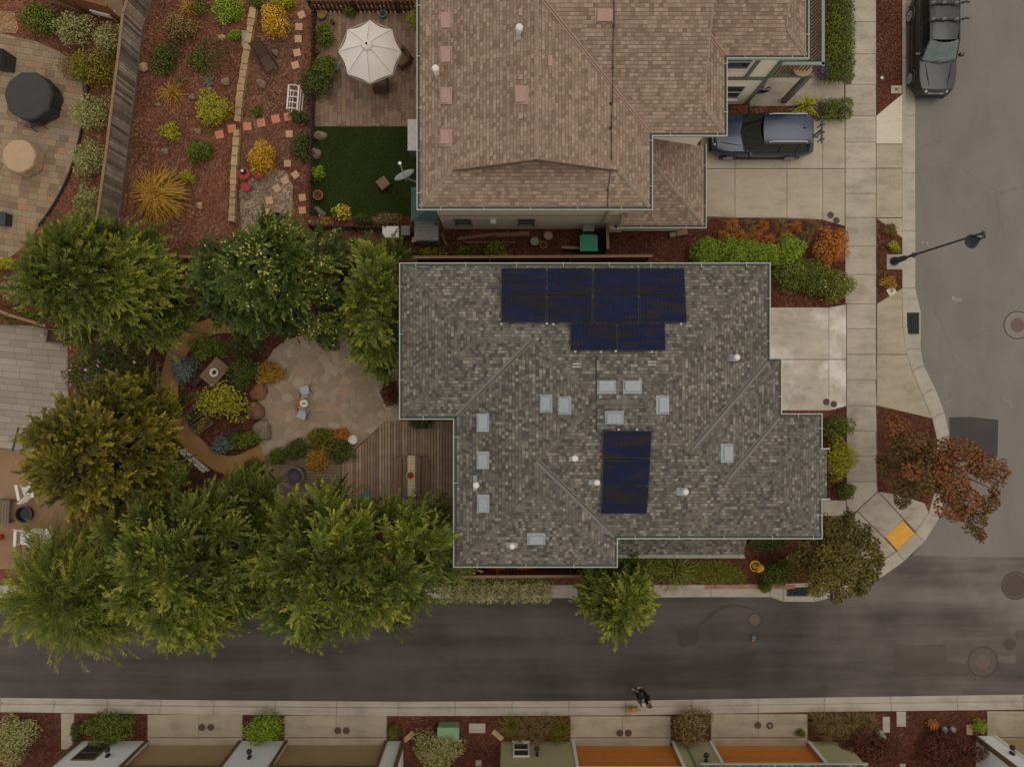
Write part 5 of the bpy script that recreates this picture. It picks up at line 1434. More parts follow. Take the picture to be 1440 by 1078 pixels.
tag(mb.build('plant_hoop', M['dark'], loc=c), 'thin dark hoop lying on the lawn beside the brown ottoman', 'hoop')

# white arbour seen from above
c = P(412, 137, 1.0); R = root('garden_arbour', 'white ladder topped garden arbour beside the dark red picket fence', 'arbour', (c.x, c.y, 0), None, -.08)
for s in (-1, 1):
    m = MB()
    for y in (-.5, .5): m.box((s * .23, y, .5), (.05, .05, 1.0))
    for z in (.35, .7): m.box((s * .23, 0, z), (.03, 1.0, .03))
    m.box((s * .23, 0, 1.0), (.06, 1.12, .06)); m.build('side_panel', M['white'], R, world=False)
for i in range(5): MB().tube([(-.23, -.52 + i * .26, 1.02), (-.1, -.52 + i * .26, 1.1), (.1, -.52 + i * .26, 1.1), (.23, -.52 + i * .26, 1.02)], .024, 6).build('rung', M['white'], R, world=False)
# wagon wheel
c = P(446, 131, .3); R = root('wagon_wheel', 'small pale wagon wheel leaning on the planting bed left of the brick patio', 'wheel', c)
T = Matrix.Rotation(.5, 3, 'X')
pts = [T @ Vector((.19 * math.cos(a), .19 * math.sin(a), 0)) + c for a in np.linspace(0, 2 * math.pi, 21)]
MB().tube(pts, .018, 6, False).build('rim', M['wood_grey'], R)
m = MB()
for k in range(6): m.tube([c, T @ Vector((.19 * math.cos(k * 1.047), .19 * math.sin(k * 1.047), 0)) + c], .011, 5)
m.build('spokes', M['wood_grey'], R); MB().lathe([(.04, -.03), (.04, .03)], c, 10).build('hub', M['wood_grey'], R)
# garden plaque
c = P(345, 55, .15); R = root('garden_plaque', 'small pale teal patterned plaque beside the stone edging', 'plaque', c, None, -.05)
MB().box((0, 0, 0), (.33, .75, .04), M=Matrix.Rotation(.15, 3, 'X')).build('board', M['stone'], R, world=False)
MB().lathe([(.1, 0), (.1, .012)], (0, -.2, .0), 16).build('ornament', M['teal_b'], R, world=False)
MB().box((0, .12, .05), (.2, .3, .012), M=Matrix.Rotation(.15, 3, 'X')).build('picture', M['boxgreen'], R, world=False)
# red metal table and stools
def stool(px, py, r, h, label, name='garden_stool', mat='red'):
    c = P(px, py, h); R = root(name, label, 'stool' if 'stool' in name else 'table', (c.x, c.y, 0))
    MB().lathe([(r * .9, h - .04), (r, h - .03), (r, h), (r * .9, h + .012)], (c.x, c.y, 0), 20).build('top', M[mat], R, smooth=True)
    for k in range(3):
        a = k * 2.09; MB().tube([(c.x + r * .5 * math.cos(a), c.y + r * .5 * math.sin(a), h - .03), (c.x + r * .85 * math.cos(a), c.y + r * .85 * math.sin(a), 0)], .015, 6).build('leg', M[mat], R)
    return R
stool(343, 244, .27, .55, 'round red metal garden table holding a dark square lantern', 'garden_table')
stool(363, 246, .19, .42, 'round red stool right of the red garden table under the yellow shrub'); stool(345, 263, .21, .42, 'round red stool below the red garden table')
c = P(343, 242, .56); R = root('lantern', 'dark square lantern standing on the round red garden table', 'lantern', c)
MB().box((c.x, c.y, c.z + .1), (.2, .2, .2)).build('case', M['dark'], R); MB().box((c.x, c.y, c.z + .205), (.11, .11, .02)).build('top', M['white'], R)
c = P(391, 310); R = root('fire_bowl', 'dark round bowl on the gravel patch half under the blossoming tree', 'bowl', c)
MB().lathe([(.1, 0), (.27, .18), (.33, .26), (.30, .27), (.22, .15), (.02, .1)], c, 24).build('bowl', M['black'], R, smooth=True)
MB().lathe([(.12, .1), (.11, .14)], c, 16).build('coals', M['stone'], R)
# pots
def pot(px, py, r, h, mat, label, fill='soil', name='plant_pot'):
    c = P(px, py, h); R = root(name, label, 'pot', (c.x, c.y, 0))
    MB().lathe([(r * .7, 0), (r * .95, h * .85), (r * 1.06, h * .88), (r * 1.06, h), (r * .86, h), (r * .82, h * .86)], (c.x, c.y, 0), 22, cap=False).build('pot', M[mat], R, smooth=True, angle=40)
    MB().lathe([(0.01, h * .9), (r * .85, h * .9)], (c.x, c.y, 0), 18, cap=False).build('filling', M[fill], R)
    return R
pot(447, 274, .22, .3, 'terracotta', 'orange terracotta pot on the left edge of the lawn')
pot(496, 618, .2, .42, 'white', 'round white pot at the pointed corner of the wooden deck', 'white')
pot(752, 339, .2, .35, 'stone', 'pale mossy pot, left one of the cluster in the side yard', 'boxgreen'); pot(771, 331, .2, .35, 'stone', 'pot of pink flowers, right one of the cluster in the side yard', 'vent_pink'); pot(764, 344, .17, .3, 'terracotta', 'small brown pot, front one of the cluster in the side yard')
pot(538, 19, .16, .3, 'teal_b', 'blue pot beside the dark picket fence at the top of the brick patio'); pot(452, 20, .2, .3, 'wood_grey', 'tall grey pot in the top left corner of the brick patio', 'lf_yellow')
pot(445, 70, .14, .25, 'red', 'small red pot among the shrubs left of the cream umbrella'); pot(424, 172, .13, .25, 'terracotta', 'small terracotta pot under the fence near the last pink stepping stone')
pot(467, 30, .1, .2, 'dark', 'small dark pot left of the cream umbrella'); pot(457, 35, .13, .22, 'terracotta', 'small terracotta pot in the top left corner of the brick patio')
c = P(473, 96, .2); R = root('watering_can', 'turquoise watering can on the planting bed left of the cream umbrella', 'watering can', c, None, .6)
MB().lathe([(.11, -.18), (.12, .02), (.08, .06)], (0, 0, 0), 14).build('body', M['teal_b'], R, world=False, smooth=True)
MB().tube([(.1, 0, -.1), (.24, 0, .04), (.3, 0, .1)], [.03, .02, .035], 8).build('spout', M['teal_b'], R, world=False); MB().tube([(-.1, 0, -.1), (-.2, 0, 0), (-.1, 0, .08), (0, 0, .06)], .014, 6).build('handle', M['teal_b'], R, world=False)
c = P(449, 297, .2); R = root('garden_statue', 'grey reclining statue in the lower left corner of the lawn', 'statue', (c.x, c.y, 0), None, -.7)
MB().box((0, 0, .04), (.5, .25, .08)).build('plinth', M['stone'], R, world=False); m = MB().rock((0, 0, .18), (.24, .12, .12), 3); m.rock((-.2, 0, .27), (.09, .08, .09), 5); m.build('figure', M['resin'], R, world=False, smooth=True)

# west side of the tan house
c = P(580.5, 190, 1.0); R = root('storage_cabinet', 'pale grey flat topped cabinet against the tan house beside the lawn', 'cabinet', (c.x, c.y, 0))
MB().box((c.x, c.y, .5), (.42, 1.38, .95)).build('body', M['resin'], R); MB().box((c.x, c.y, 1.0), (.46, 1.42, .05)).build('lid', mk('pale_lid', S(196, 192, 186), .6), R)
d0 = P(570, 249, 4.3); R = root('satellite_dish', 'grey satellite dish with its arm on the side of the tan house above the lawn', 'satellite dish', d0)
m = MB(); ax = Vector((-.35, .72, .6)).normalized(); sx_ = ax.orthogonal().normalized(); sy_ = ax.cross(sx_)
vs = []; nr = 18
for j, rr in enumerate((0, .16, .32, .44)):
    for k in range(nr): vs.append(d0 + (sx_ * math.cos(k * 2 * math.pi / nr) + sy_ * math.sin(k * 2 * math.pi / nr)) * rr + ax * (rr * rr * .55))
m.add(vs, [(j * nr + k, j * nr + (k + 1) % nr, (j + 1) * nr + (k + 1) % nr, (j + 1) * nr + k) for j in range(3) for k in range(nr)])
vs2 = [v - ax * .02 for v in vs]; m.add(vs2, [(j * nr + k, (j + 1) * nr + k, (j + 1) * nr + (k + 1) % nr, j * nr + (k + 1) % nr) for j in range(3) for k in range(nr)])
m.build('dish', M['metal'], R, smooth=True)
tip = P(562.5, 230, 4.75); MB().tube([d0 - Vector((0, .1, .2)), tip], .025, 6).build('arm', M['metal'], R); m = MB().lathe([(.05, -.06), (.07, .06)], tip, 10); m.build('receiver', M['white'], R)
MB().tube([d0 - ax * .02, d0 + Vector((.35, -.1, -.25)), Vector((xw + .42, d0.y - .15, 3.9))], .03, 8).build('mount', M['metal'], R)
c = P(597, 288, 2.2); R = root('lean_to', 'teal sheet lean-to wrapped round the corner of the tan house', 'lean-to', (c.x, c.y, 0))
q = lambda x, y, z: tuple(P(x, y, z))
m = MB(); m.slab([q(578, 263, 2.05), q(600, 263, 2.35), q(600, 297, 2.35), q(578, 311, 2.05)], (-.2, 0, 1), .04); m.slab([q(600, 293, 2.352), q(620, 297, 2.35), q(613, 312, 2.05), q(578, 311, 2.052)], (0, -.2, 1), .04); m.build('roof_sheet', M['teal'], R)
m = MB()
for x, y in ((579, 264), (579, 310), (612, 311)):
    p = P(x, y, 2.0); m.box((p.x, p.y, 1.0), (.07, .07, 2.0))
m.build('post', M['teal'], R)
# sheds, bins
c = P(600, 325, 1.2); R = root('storage_shed', 'small grey resin storage shed with a ribbed lid behind the tan house corner', 'shed', (c.x, c.y, 0), None, 0)
c1 = Vector((c.x, c.y, 0))
MB().box((c.x, c.y - .08, .62), (.98, .7, 1.22), taper=.97).build('body', M['resin'], R)
m = MB(); m.box((c.x, c.y, 1.27), (1.08, .86, .06))
for i in range(6): m.box((c.x, c.y - .36 + i * .144, 1.31), (1.04, .07, .03))
m.build('lid', mk('shed_lid', S(128, 120, 118), .6), R)
for s in (-1, 1): MB().box((c.x + s * .24, c.y - .44, .6), (.44, .03, 1.1)).build('door', M['resin'], R)
c = P(585, 336, .5); tag(MB().box((c.x, c.y, .5), (.36, .05, .95), M=Matrix.Rotation(.2, 3, 'Z') @ Matrix.Rotation(.45, 3, 'X')).build('leaning_board', M['cover_tan'], loc=c), 'tan board leaning beside the small grey storage shed', 'board')
c = P(549, 326, .7); R = root('storage_box', 'white lidded tub box beside the bottom fence of the lawn', 'storage box', (c.x, c.y, 0))
MB().box((c.x, c.y, .32), (.68, .46, .62), taper=1.04).build('body', M['white'], R); m = MB().box((c.x, c.y, .66), (.74, .52, .07)); m.box((c.x, c.y, .70), (.6, .38, .03)); m.build('lid', M['white'], R)
c = P(570, 324, .6); R = root('storage_box', 'grey lidded box right of the white tub box', 'storage box', (c.x, c.y, 0))
MB().box((c.x, c.y, .28), (.36, .4, .55)).build('body', M['resin'], R); MB().box((c.x, c.y, .58), (.4, .44, .05)).build('lid', M['resin'], R)
def wheelie(px, py, label, mat):
    c = P(px, py, 1.05); R = root('wheeled_bin', label, 'bin', (c.x, c.y, 0))
    MB().box((c.x, c.y, .52), (.62, .58, .98), taper=1.12).build('body', M[mat], R)
    m = MB().box((c.x, c.y, 1.05), (.8, .72, .07)); m.box((c.x, c.y + .02, 1.095), (.6, .5, .03)); m.build('lid', M[mat], R)
    MB().tube([(c.x - .3, c.y + .4, 1.0), (c.x + .3, c.y + .4, 1.0)], .02, 6).build('handle', M[mat], R)
    for s in (-1, 1): MB().tube([(c.x + s * .27, c.y + .3, .1), (c.x + s * .33, c.y + .3, .1)], .1, 14).build('wheel', M['dark'], R)
wheelie(828, 342, 'green wheeled bin standing in the side yard enclosure', 'binlid')
c = P(827, 321, .9); R = root('utility_cabinet', 'grey utility cabinet on the tan house wall above the green bin', 'cabinet', (c.x, c.y, .4))
MB().box((c.x, c.y, .75), (.45, .3, .7)).build('body', M['resin'], R); MB().box((c.x, c.y, 1.12), (.5, .36, .04)).build('lid', mk('shed_lid', S(128, 120, 118)), R)
c = P(866, 319, .5); R = root('condenser_unit', 'small white air conditioning unit against the tan house below the garage roof', 'air conditioner', (c.x, c.y, 0))
MB().box((c.x, c.y, .36), (.62, .3, .6)).build('body', M['stucco'], R); m = MB(); m.lathe([(.1, .67), (.1, .68)], (c.x, c.y, 0), 16); m.build('fan_grille', M['dark'], R)
for i, (a, b, w, lab) in enumerate([((643, 336), (700, 329), .14, 'long pale plank, upper one on the side yard mulch left'), ((652, 341), (724, 341), .05, 'thin pale batten lying along the side yard mulch'), ((698, 331), (745, 329), .2, 'pale weathered plank on the side yard mulch right'), ((621, 328), (628, 345), .1, 'short upright plank beside the grey storage shed')]):
    A, B = P(*a), P(*b); d = B - A; c = (A + B) / 2
    tag(MB().box((c.x, c.y, .05 + .02 * i), (d.length, w, .05), math.atan2(d.y, d.x)).build('plank', M['wood'], loc=c), lab, 'plank')
c = P(958, 328); R = root('timber_block', 'short pale timber block on the mulch below the garage roof', 'timber', c, None, .2)
MB().box((0, 0, .1), (.5, .26, .2)).build('block', M['wood'], R, world=False); MB().box((-.42, 0, .08), (.3, .22, .16)).build('offcut', M['stone'], R, world=False)

# paver patio tables
def covered_table(px, py, r, h, mat, label, facets=9):
    c = P(px, py, h); R = root('covered_table', label, 'table', (c.x, c.y, 0))
    m = MB(); n = facets * 4; vs = []
    for rr, z, wob in ((.02, h + .05, 0), (r * .55, h + .025, .0), (r * .97, h - .01, .02), (r * 1.02, h - .08, .04), (r * 1.0, h * .45, .08), (r * 1.04, .06, .1)):
        for k in range(n):
            a = 2 * math.pi * k / n; f = math.cos(math.pi / facets) / math.cos((a % (2 * math.pi / facets)) - math.pi / facets)
            vs.append((c.x + rr * (1 - .75 * (1 - f)) * (1 + wob * .4 * math.sin(7 * a)) * math.cos(a), c.y + rr * (1 - .75 * (1 - f)) * (1 + wob * .4 * math.sin(7 * a)) * math.sin(a), z + wob * .1 * math.sin(5 * a)))
    m.add(vs, [(j * n + k, (j + 1) * n + k, (j + 1) * n + (k + 1) % n, j * n + (k + 1) % n) for j in range(5) for k in range(n)] + [tuple(range(n))])
    m.build('cover', M[mat], R, smooth=True, angle=30)
    for k in range(4): MB().tube([(c.x + r * .5 * math.cos(k * 1.57 + .7), c.y + r * .5 * math.sin(k * 1.57 + .7), 0), (c.x + r * .5 * math.cos(k * 1.57 + .7), c.y + r * .5 * math.sin(k * 1.57 + .7), h - .1)], .03, 8).build('leg', M['dark'], R)
covered_table(39, 134, 1.1, .78, 'cover_black', 'large round table under a black faceted cover on the paver patio', 10)
covered_table(26, 219, .76, .62, 'cover_tan', 'round table under a tan cover on the paver patio', 14)
def frame_chair(px, py, rz, label):
    c = P(px, py, .3); R = root('patio_chair', label, 'chair', (c.x, c.y, 0), 'dark chairs round the black covered table', rz)
    MB().box((0, 0, .42), (.5, .5, .03)).build('seat', M['dark'], R, world=False)
    m = MB(); m.tube([(-.25, .25, .4), (-.25, .34, .9), (.25, .34, .9), (.25, .25, .4)], .018, 6); m.build('back_frame', M['dark'], R, world=False)
    for sx in (-1, 1):
        for sy in (-1, 1): MB().tube([(sx * .24, sy * .24, .42), (sx * .27, sy * .28, 0)], .018, 6).build('leg', M['dark'], R, world=False)
frame_chair(73, 133, -1.75, 'dark metal chair tucked in at the right of the black covered table, upper one'); frame_chair(69, 153, -2.2, 'dark metal chair tucked in at the right of the black covered table, lower one'); frame_chair(52, 172, -2.9, 'dark metal chair tucked in at the bottom of the black covered table')
c = P(2, 84, .5); R = root('charcoal_grill', 'black covered box cut by the left frame edge above the black round table', 'grill', (c.x, c.y, 0), None, -.1)
MB().box((0, 0, .45), (.6, .72, .9)).build('cover', M['cover_black'], R, world=False); MB().box((0, 0, .92), (.5, .62, .06)).build('lid', M['cover_black'], R, world=False)
c = P(1, 307, .4); R = root('side_table', 'dark blue grey box stool at the left edge of the paver patio', 'stool', (c.x, c.y, 0), None, -.1)
MB().box((0, 0, .22), (.5, .55, .42)).build('body', M['lamp_blue'], R, world=False); MB().box((0, 0, .45), (.54, .6, .05)).build('lid', M['lamp_blue'], R, world=False)
c = P(145, 15, .5); R = root('garden_bench', 'pale bench with a dark slatted seat behind the brown fence at the top left', 'bench', (c.x, c.y, 0), None, -.25)
MB().box((0, 0, .4), (.85, .3, .05)).build('seat', M['black'], R, world=False); MB().box((0, -.2, .55), (.95, .06, .3)).build('backrest', M['white'], R, world=False)
for s in (-1, 1): MB().box((s * .42, 0, .2), (.06, .34, .4)).build('leg', M['white'], R, world=False)

# terrace furniture at the left
def adirondack(px, py, rz, label):
    c = P(px, py, .35); R = root('adirondack_chair', label, 'chair', (c.x, c.y, 0), 'white chairs round the fire pit', rz)
    m = MB()
    for i in range(5): m.box((0, .2 - i * .1, .36 - i * .018), (.5, .09, .022), M=Matrix.Rotation(.18, 3, 'X'))
    m.build('seat', M['white'], R, world=False)
    m = MB()
    for i in range(5): m.box((-.2 + i * .1, -.42, .62 - abs(i - 2) * .03), (.088, .025, .72 - abs(i - 2) * .07), M=Matrix.Rotation(.42, 3, 'X'))
    m.build('backrest', M['white'], R, world=False)
    for s in (-1, 1):
        MB().box((s * .33, -.05, .54), (.13, .72, .025)).build('armrest', M['white'], R, world=False)
        MB().box((s * .3, .26, .27), (.03, .1, .53)).build('leg', M['white'], R, world=False); MB().box((s * .27, -.1, .2), (.025, .8, .1), M=Matrix.Rotation(.2, 3, 'X')).build('side_rail', M['white'], R, world=False)
adirondack(38, 688, .2, 'white slatted garden chair half hidden by the olive tree above the fire pit'); adirondack(35, 758, 3.1, 'white slatted garden chair below the round fire pit'); adirondack(64, 757, 3.5, 'white slatted garden chair beside the weeping tree')
c = P(33, 723, .3); R = root('fire_pit', 'round black fire pit between the white garden chairs', 'fire pit', (c.x, c.y, 0))
MB().lathe([(.25, 0), (.33, .12), (.36, .3), (.33, .31), (.28, .14), (.02, .1)], (c.x, c.y, 0), 28).build('bowl', M['black'], R, smooth=True); MB().lathe([(.37, .28), (.40, .29), (.40, .31), (.37, .31)], (c.x, c.y, 0), 28, cap=False).build('rim', M['cover_iron'], R)
c = P(4, 719, .4); R = root('garden_bench', 'grey slatted bench at the left frame edge beside the fire pit', 'bench', (c.x, c.y, 0), None, -.06)
m = MB()
for i in range(5): m.box((-.26 + i * .13, 0, .42), (.11, 1.1, .03))
m.build('seat', M['wood_grey'], R, world=False)
for s in (-1, 1): MB().box((0, s * .5, .2), (.6, .06, .4)).build('leg', M['wood_grey'], R, world=False)
c = P(0, 755, .15); tag(MB().lathe([(.02, 0), (.12, .05), (.15, .15), (.11, .26), (.02, .3)], (c.x, c.y, 0), 18).build('play_ball', M['red'], smooth=True, loc=(c.x, c.y, 0)), 'dark red ball on the grit at the left frame edge', 'ball')
c = P(80, 473, .4); R = root('planter_bench', 'grey framed planter bench at the corner of the grey paver terrace', 'planter', (c.x, c.y, 0), None, -.12)
m = MB()
for s in (-1, 1): m.box((s * .42, 0, .25), (.08, .62, .5)); m.box((0, s * .3, .25), (.84, .06, .5))
m.build('frame', M['wood_grey'], R, world=False); MB().box((0, 0, .2), (.8, .56, .38)).build('soil', M['soil'], R, world=False)
c = P(59, 470, .3); tag(MB().rock((c.x, c.y, .2), (.1, .1, .22), 9).build('garden_ornament', M['white'], smooth=True, loc=(c.x, c.y, 0)), 'little white ornament beside the grey planter bench', 'ornament')
c = P(22, 617); tag(MB().box((c.x, c.y, .0), (.1, 1.15, .03), -.26).build('channel_drain', M['grate'], loc=c), 'dark narrow drain line across the grey pavers', 'drain')

# flagstone patio set
def folding_chair(px, py, rz, label):
    c = P(px, py, .4); R = root('folding_chair', label, 'chair', (c.x, c.y, 0), 'blue grey chairs on the flagstone patio', rz)
    m = MB()
    for i in range(4): m.box((0, -.15 + i * .1, .44), (.42, .085, .02))
    m.build('seat', M['blue_grey'], R, world=False)
    m = MB()
    for i in range(3): m.box((0, -.26 - .03 * i, .58 + i * .12), (.42, .022, .1))
    m.build('backrest', M['blue_grey'], R, world=False)
    for s in (-1, 1):
        MB().tube([(s * .21, .2, 0), (s * .21, -.33, .9)], .014, 6).build('leg', M['dark'], R, world=False); MB().tube([(s * .19, -.25, 0), (s * .19, .2, .44)], .014, 6).build('leg', M['dark'], R, world=False)
folding_chair(429, 549, .35, 'blue grey folding chair above the small round table on the flagstones'); folding_chair(425, 582.5, 2.75, 'blue grey folding chair below the small round table on the flagstones')
stool(422.5, 566, .26, .55, 'small round rusty orange table on the flagstone patio', 'bistro_table', 'terracotta')
c = P(427.5, 567, .57); R = root('serving_plate', 'round white plate with a green leaf on the rusty orange table', 'plate', c)
MB().lathe([(.02, 0), (.1, .01), (.19, .03), (.18, .04), (.02, .02)], c, 20).build('plate', M['white'], R, smooth=True); m = MB().rock((c.x, c.y, c.z + .04), (.09, .05, .03), 2); m.build('leaf', M['boxgreen'], R)
# picnic table in the planting
c = P(301.5, 523, .75); R = root('picnic_table', 'brown plank table standing in the mulch inside the curved path', 'table', (c.x, c.y, 0), None, -.72 + math.pi / 2)
m = MB()
for i in range(4): m.box((0, -.3 + i * .2, .74), (1.18, .19, .04))
m.build('tabletop', M['wood'], R, world=False)
for s in (-1, 1): MB().box((s * .45, 0, .36), (.08, .66, .72)).build('leg', M['wood'], R, world=False)
c = P(281, 531, .42); R = root('plank_bench', 'low dark plank bench left of the brown plank table', 'bench', (c.x, c.y, 0), None, -.72 + math.pi / 2)
MB().box((0, 0, .42), (1.0, .26, .04)).build('seat', M['wood_dark'], R, world=False)
for s in (-1, 1): MB().box((s * .4, 0, .2), (.06, .22, .4)).build('leg', M['wood_dark'], R, world=False)
c = P(302, 523.5, .77); R = root('serving_bowl', 'white bowl with green leaves in the middle of the brown plank table', 'bowl', c)
MB().lathe([(.06, 0), (.16, .06), (.2, .1), (.17, .1), (.1, .04), (.01, .03)], c, 22).build('bowl', M['white'], R, smooth=True); MB().rock((c.x, c.y, c.z + .07), (.09, .11, .05), 6).build('leaves', M['lf_green'], R)
# raised beds
for i, (x, y, fl, lab) in enumerate([(268, 567, 'lf_flower_r', 'upper raised wooden bed with red and yellow flowers beside the curved path'), (273, 583, 'lf_dark', 'middle raised wooden bed with dark soil beside the curved path'), (283, 598, 'lf_lime', 'lower raised wooden bed with lime and orange planting beside the curved path')]):
    c = P(x, y, .3); R = root('raised_bed', lab, 'planter', (c.x, c.y, 0), None, .62)
    m = MB()
    for s in (-1, 1): m.box((0, s * .22, .15), (.95, .05, .3)); m.box((s * .45, 0, .15), (.05, .4, .3))
    m.build('frame', M['wood_grey'], R, world=False); MB().box((0, 0, .12), (.85, .4, .2)).build('soil', M['soil'], R, world=False)
    ca = [((0.25 * j - .3 + c.x, c.y + .2 * (j - 1) * .6, .3), (.16, .14, .12)) for j in range(3)]
    arr = lump_leaves(ca, 160, .07, .05); leaf_object('planting', M[fl], arr[0] - np.array([c.x, c.y, 0]), *arr[1:], parent=None).parent = R
# deck table
c = P(578.5, 669, .75); R = root('dining_table', 'long wooden dining table with a pale runner on the big deck', 'table', (c.x, c.y, 0), None, -.01)
m = MB()
for i in range(5): m.box((-.32 + i * .16, 0, .74), (.152, 1.82, .04))
m.build('tabletop', M['wood_grey'], R, world=False)
for sx in (-1, 1):
    for sy in (-1, 1): MB().box((sx * .32, sy * .8, .36), (.08, .08, .72)).build('leg', M['wood_grey'], R, world=False)
c1 = P(578.5, 669, .77); m = MB().box((c1.x, c1.y, .766), (.34, 1.86, .008))
rn = m.build('table_runner', M['runner'], loc=c1); tag(rn, 'cream ribbed runner along the middle of the dining table', 'table runner')
g = MB()
for i in range(13): g.box((c1.x, c1.y - .84 + i * .14, .772), (.33, .018, .005))
g.build('stripe', M['stone'], rn)
c2 = P(577.5, 667.5, .78); R = root('flower_bowl', 'pale bowl of red flowers on the cream table runner', 'flower bowl', c2)
MB().lathe([(.08, 0), (.19, .03), (.2, .05), (.17, .05), (.02, .02)], c2, 24).build('bowl', M['runner'], R, smooth=True)
arr = lump_leaves([((c2.x, c2.y, c2.z + .1), (.13, .13, .1))], 220, .06, .05); leaf_object('flowers', M['lf_flower_r'], *arr, parent=R)
for x, w, lab in ((597.5, .32, 'wooden bench on the right side of the dining table'), (560.5, .3, 'wooden bench tucked under the left side of the dining table')):
    c = P(x, 669, .45); R = root('dining_bench', lab, 'bench', (c.x, c.y, 0), 'benches at the deck table', -.01)
    m = MB()
    for i in range(2): m.box((-.08 + i * .16, 0, .44), (.152, 1.75, .04))
    m.build('seat', M['wood'], R, world=False)
    for s in (-1, 1): MB().box((0, s * .7, .21), (.28, .06, .42)).build('leg', M['wood'], R, world=False)
c = P(625, 705); tag(MB().box((c.x, c.y, .1), (.9, .26, .2)).build('deck_step', M['wood_grey'], loc=c), 'low grey step at the lower right corner of the big deck', 'step')
# grey lounge chair, hammock
c = P(416, 668, .4); R = root('lounge_chair', 'rounded grey lounge chair on the small deck', 'chair', (c.x, c.y, 0), None, 2.5)
m = MB(); n = 20; vs = []
for rr, z in ((.36, .0), (.44, .28), (.45, .42)):
    for k in range(n):
        a = math.pi * 1.3 * k / (n - 1) + math.pi * .85; vs.append((rr * math.cos(a), rr * math.sin(a), z + (.3 * math.sin(math.pi * k / (n - 1)) if z > .4 else 0)))
for rr, z in ((.36, .42), (.33, .2)):
    for k in range(n):
        a = math.pi * 1.3 * k / (n - 1) + math.pi * .85; vs.append((rr * math.cos(a), rr * math.sin(a), z + (.3 * math.sin(math.pi * k / (n - 1)) if z > .4 else 0)))
m.add(vs, [(j * n + k, j * n + k + 1, (j + 1) * n + k + 1, (j + 1) * n + k) for j in range(4) for k in range(n - 1)]); m.build('shell', M['resin'], R, world=False, smooth=True)
MB().lathe([(.3, .18), (.37, .24), (.37, .32), (.3, .36)], (0, .03, 0), 20).build('seat_cushion', mk('charcoal_cushion', S(88, 84, 84), .9), R, world=False, smooth=True)
a0, a1 = P(393, 678, .7), P(425, 697, .6); cm = (a0 + a1) / 2; R = root('fringed_hammock', 'pale fringed hammock with a dark wooden bar on the small deck', 'hammock', (cm.x, cm.y, 0))
m = MB(); vs = []
for i in range(9):
    for j in range(6):
        u, w = i / 8, j / 5; p = a0.lerp(a1, u) + Vector((-.35, -.62, 0)) * w; vs.append((p.x, p.y, .75 - .35 * math.sin(math.pi * u) * math.sin(math.pi * w * .9) + .05 * random.random()))
m.add(vs, [(i * 6 + j, i * 6 + j + 1, (i + 1) * 6 + j + 1, (i + 1) * 6 + j) for i in range(8) for j in range(5)]); m.build('sling', mk('hammock_weave', S(150, 134, 116), .95, .25, 18), R, smooth=True)
m = MB()
for i in range(22):
    p = a0.lerp(a1, i / 21); m.tube([(p.x, p.y, .72), (p.x + random.uniform(-.03, .03), p.y + random.uniform(.02, .12), .5)], .006, 4)
m.build('fringe', M['canvas'], R)
b0, b1 = P(376, 663, .8), P(391, 678, .8); MB().tube([b0, b1], .045, 8).build('bar', M['wood_dark'], R); MB().tube([(b0.x, b0.y, 0), b0 + Vector((0, 0, .05))], .035, 8).build('post', M['wood_dark'], R)
c = P(513, 700, .6); R = root('garden_chair', 'teal metal chair mostly hidden by the feathery tree at the deck edge', 'chair', (c.x, c.y, 0), None, .3)
MB().box((0, 0, .44), (.42, .42, .03)).build('seat', M['teal_b'], R, world=False); MB().box((0, -.2, .7), (.42, .03, .45)).build('backrest', M['teal_b'], R, world=False)
for sx in (-1, 1):
    for sy in (-1, 1): MB().box((sx * .19, sy * .19, .21), (.03, .03, .42)).build('leg', M['teal_b'], R, world=False)
# kayak under the eave
A, B = P(672, 795, .5), P(765, 796, .5); c = (A + B) / 2; R = root('kayak', 'orange kayak lying between the grey roofed house and the alley side fence', 'kayak', (c.x, c.y, 0))
m = MB(); vs = []; n = 12; S_ = 15
for i in range(S_):
    u = i / (S_ - 1); w = .33 * math.sin(math.pi * (0.04 + .92 * u)) ** .7; x = A.x + (B.x - A.x) * u
    for k in range(n):
        a = 2 * math.pi * k / n; vs.append((x, c.y + .05 + w * math.cos(a), .35 + .2 * (w / .33) ** .5 * math.sin(a) + .08 * (2 * u - 1) ** 2))
m.add(vs, [(i * n + k, i * n + (k + 1) % n, (i + 1) * n + (k + 1) % n, (i + 1) * n + k) for i in range(S_ - 1) for k in range(n)] + [tuple(range(n)), tuple(range((S_ - 1) * n, S_ * n))]); m.build('hull', M['orange'], R, smooth=True)
MB().lathe([(.01, .0), (.2, .01), (.22, .04)], (c.x, c.y + .05, .54), 18, sx=1.8).build('cockpit', M['dark'], R)
# fire hydrant
c = P(1062.5, 793.5); R = root('fire_hydrant', 'yellow fire hydrant in the bed near the red painted kerb', 'hydrant', c)
MB().lathe([(.2, 0), (.2, .05), (.13, .07), (.12, .55), (.17, .57), (.17, .62), (.15, .66), (.12, .75), (.05, .8)], c, 20).build('barrel', M['hydrant'], R, smooth=True, angle=40)
MB().lathe([(.04, .8), (.04, .88)], c, 6).build('nut', M['hydrant'], R)
for dx, dy, r in ((1, -.2, .08), (-1, .2, .08), (-.2, -1, .1)): MB().tube([c + Vector((dx * .1, dy * .1, .42)), c + Vector((dx * .23, dy * .23, .42))], [r * .8, r], 12).build('outlet', M['hydrant'], R)
MB().lathe([(.22, .0), (.26, .02), (.26, .05), (.22, .06)], P(1059.5, 793, 0) + Vector((-.05, .02, .35)), 20, cap=False).build('collar', M['hydrant'], R)

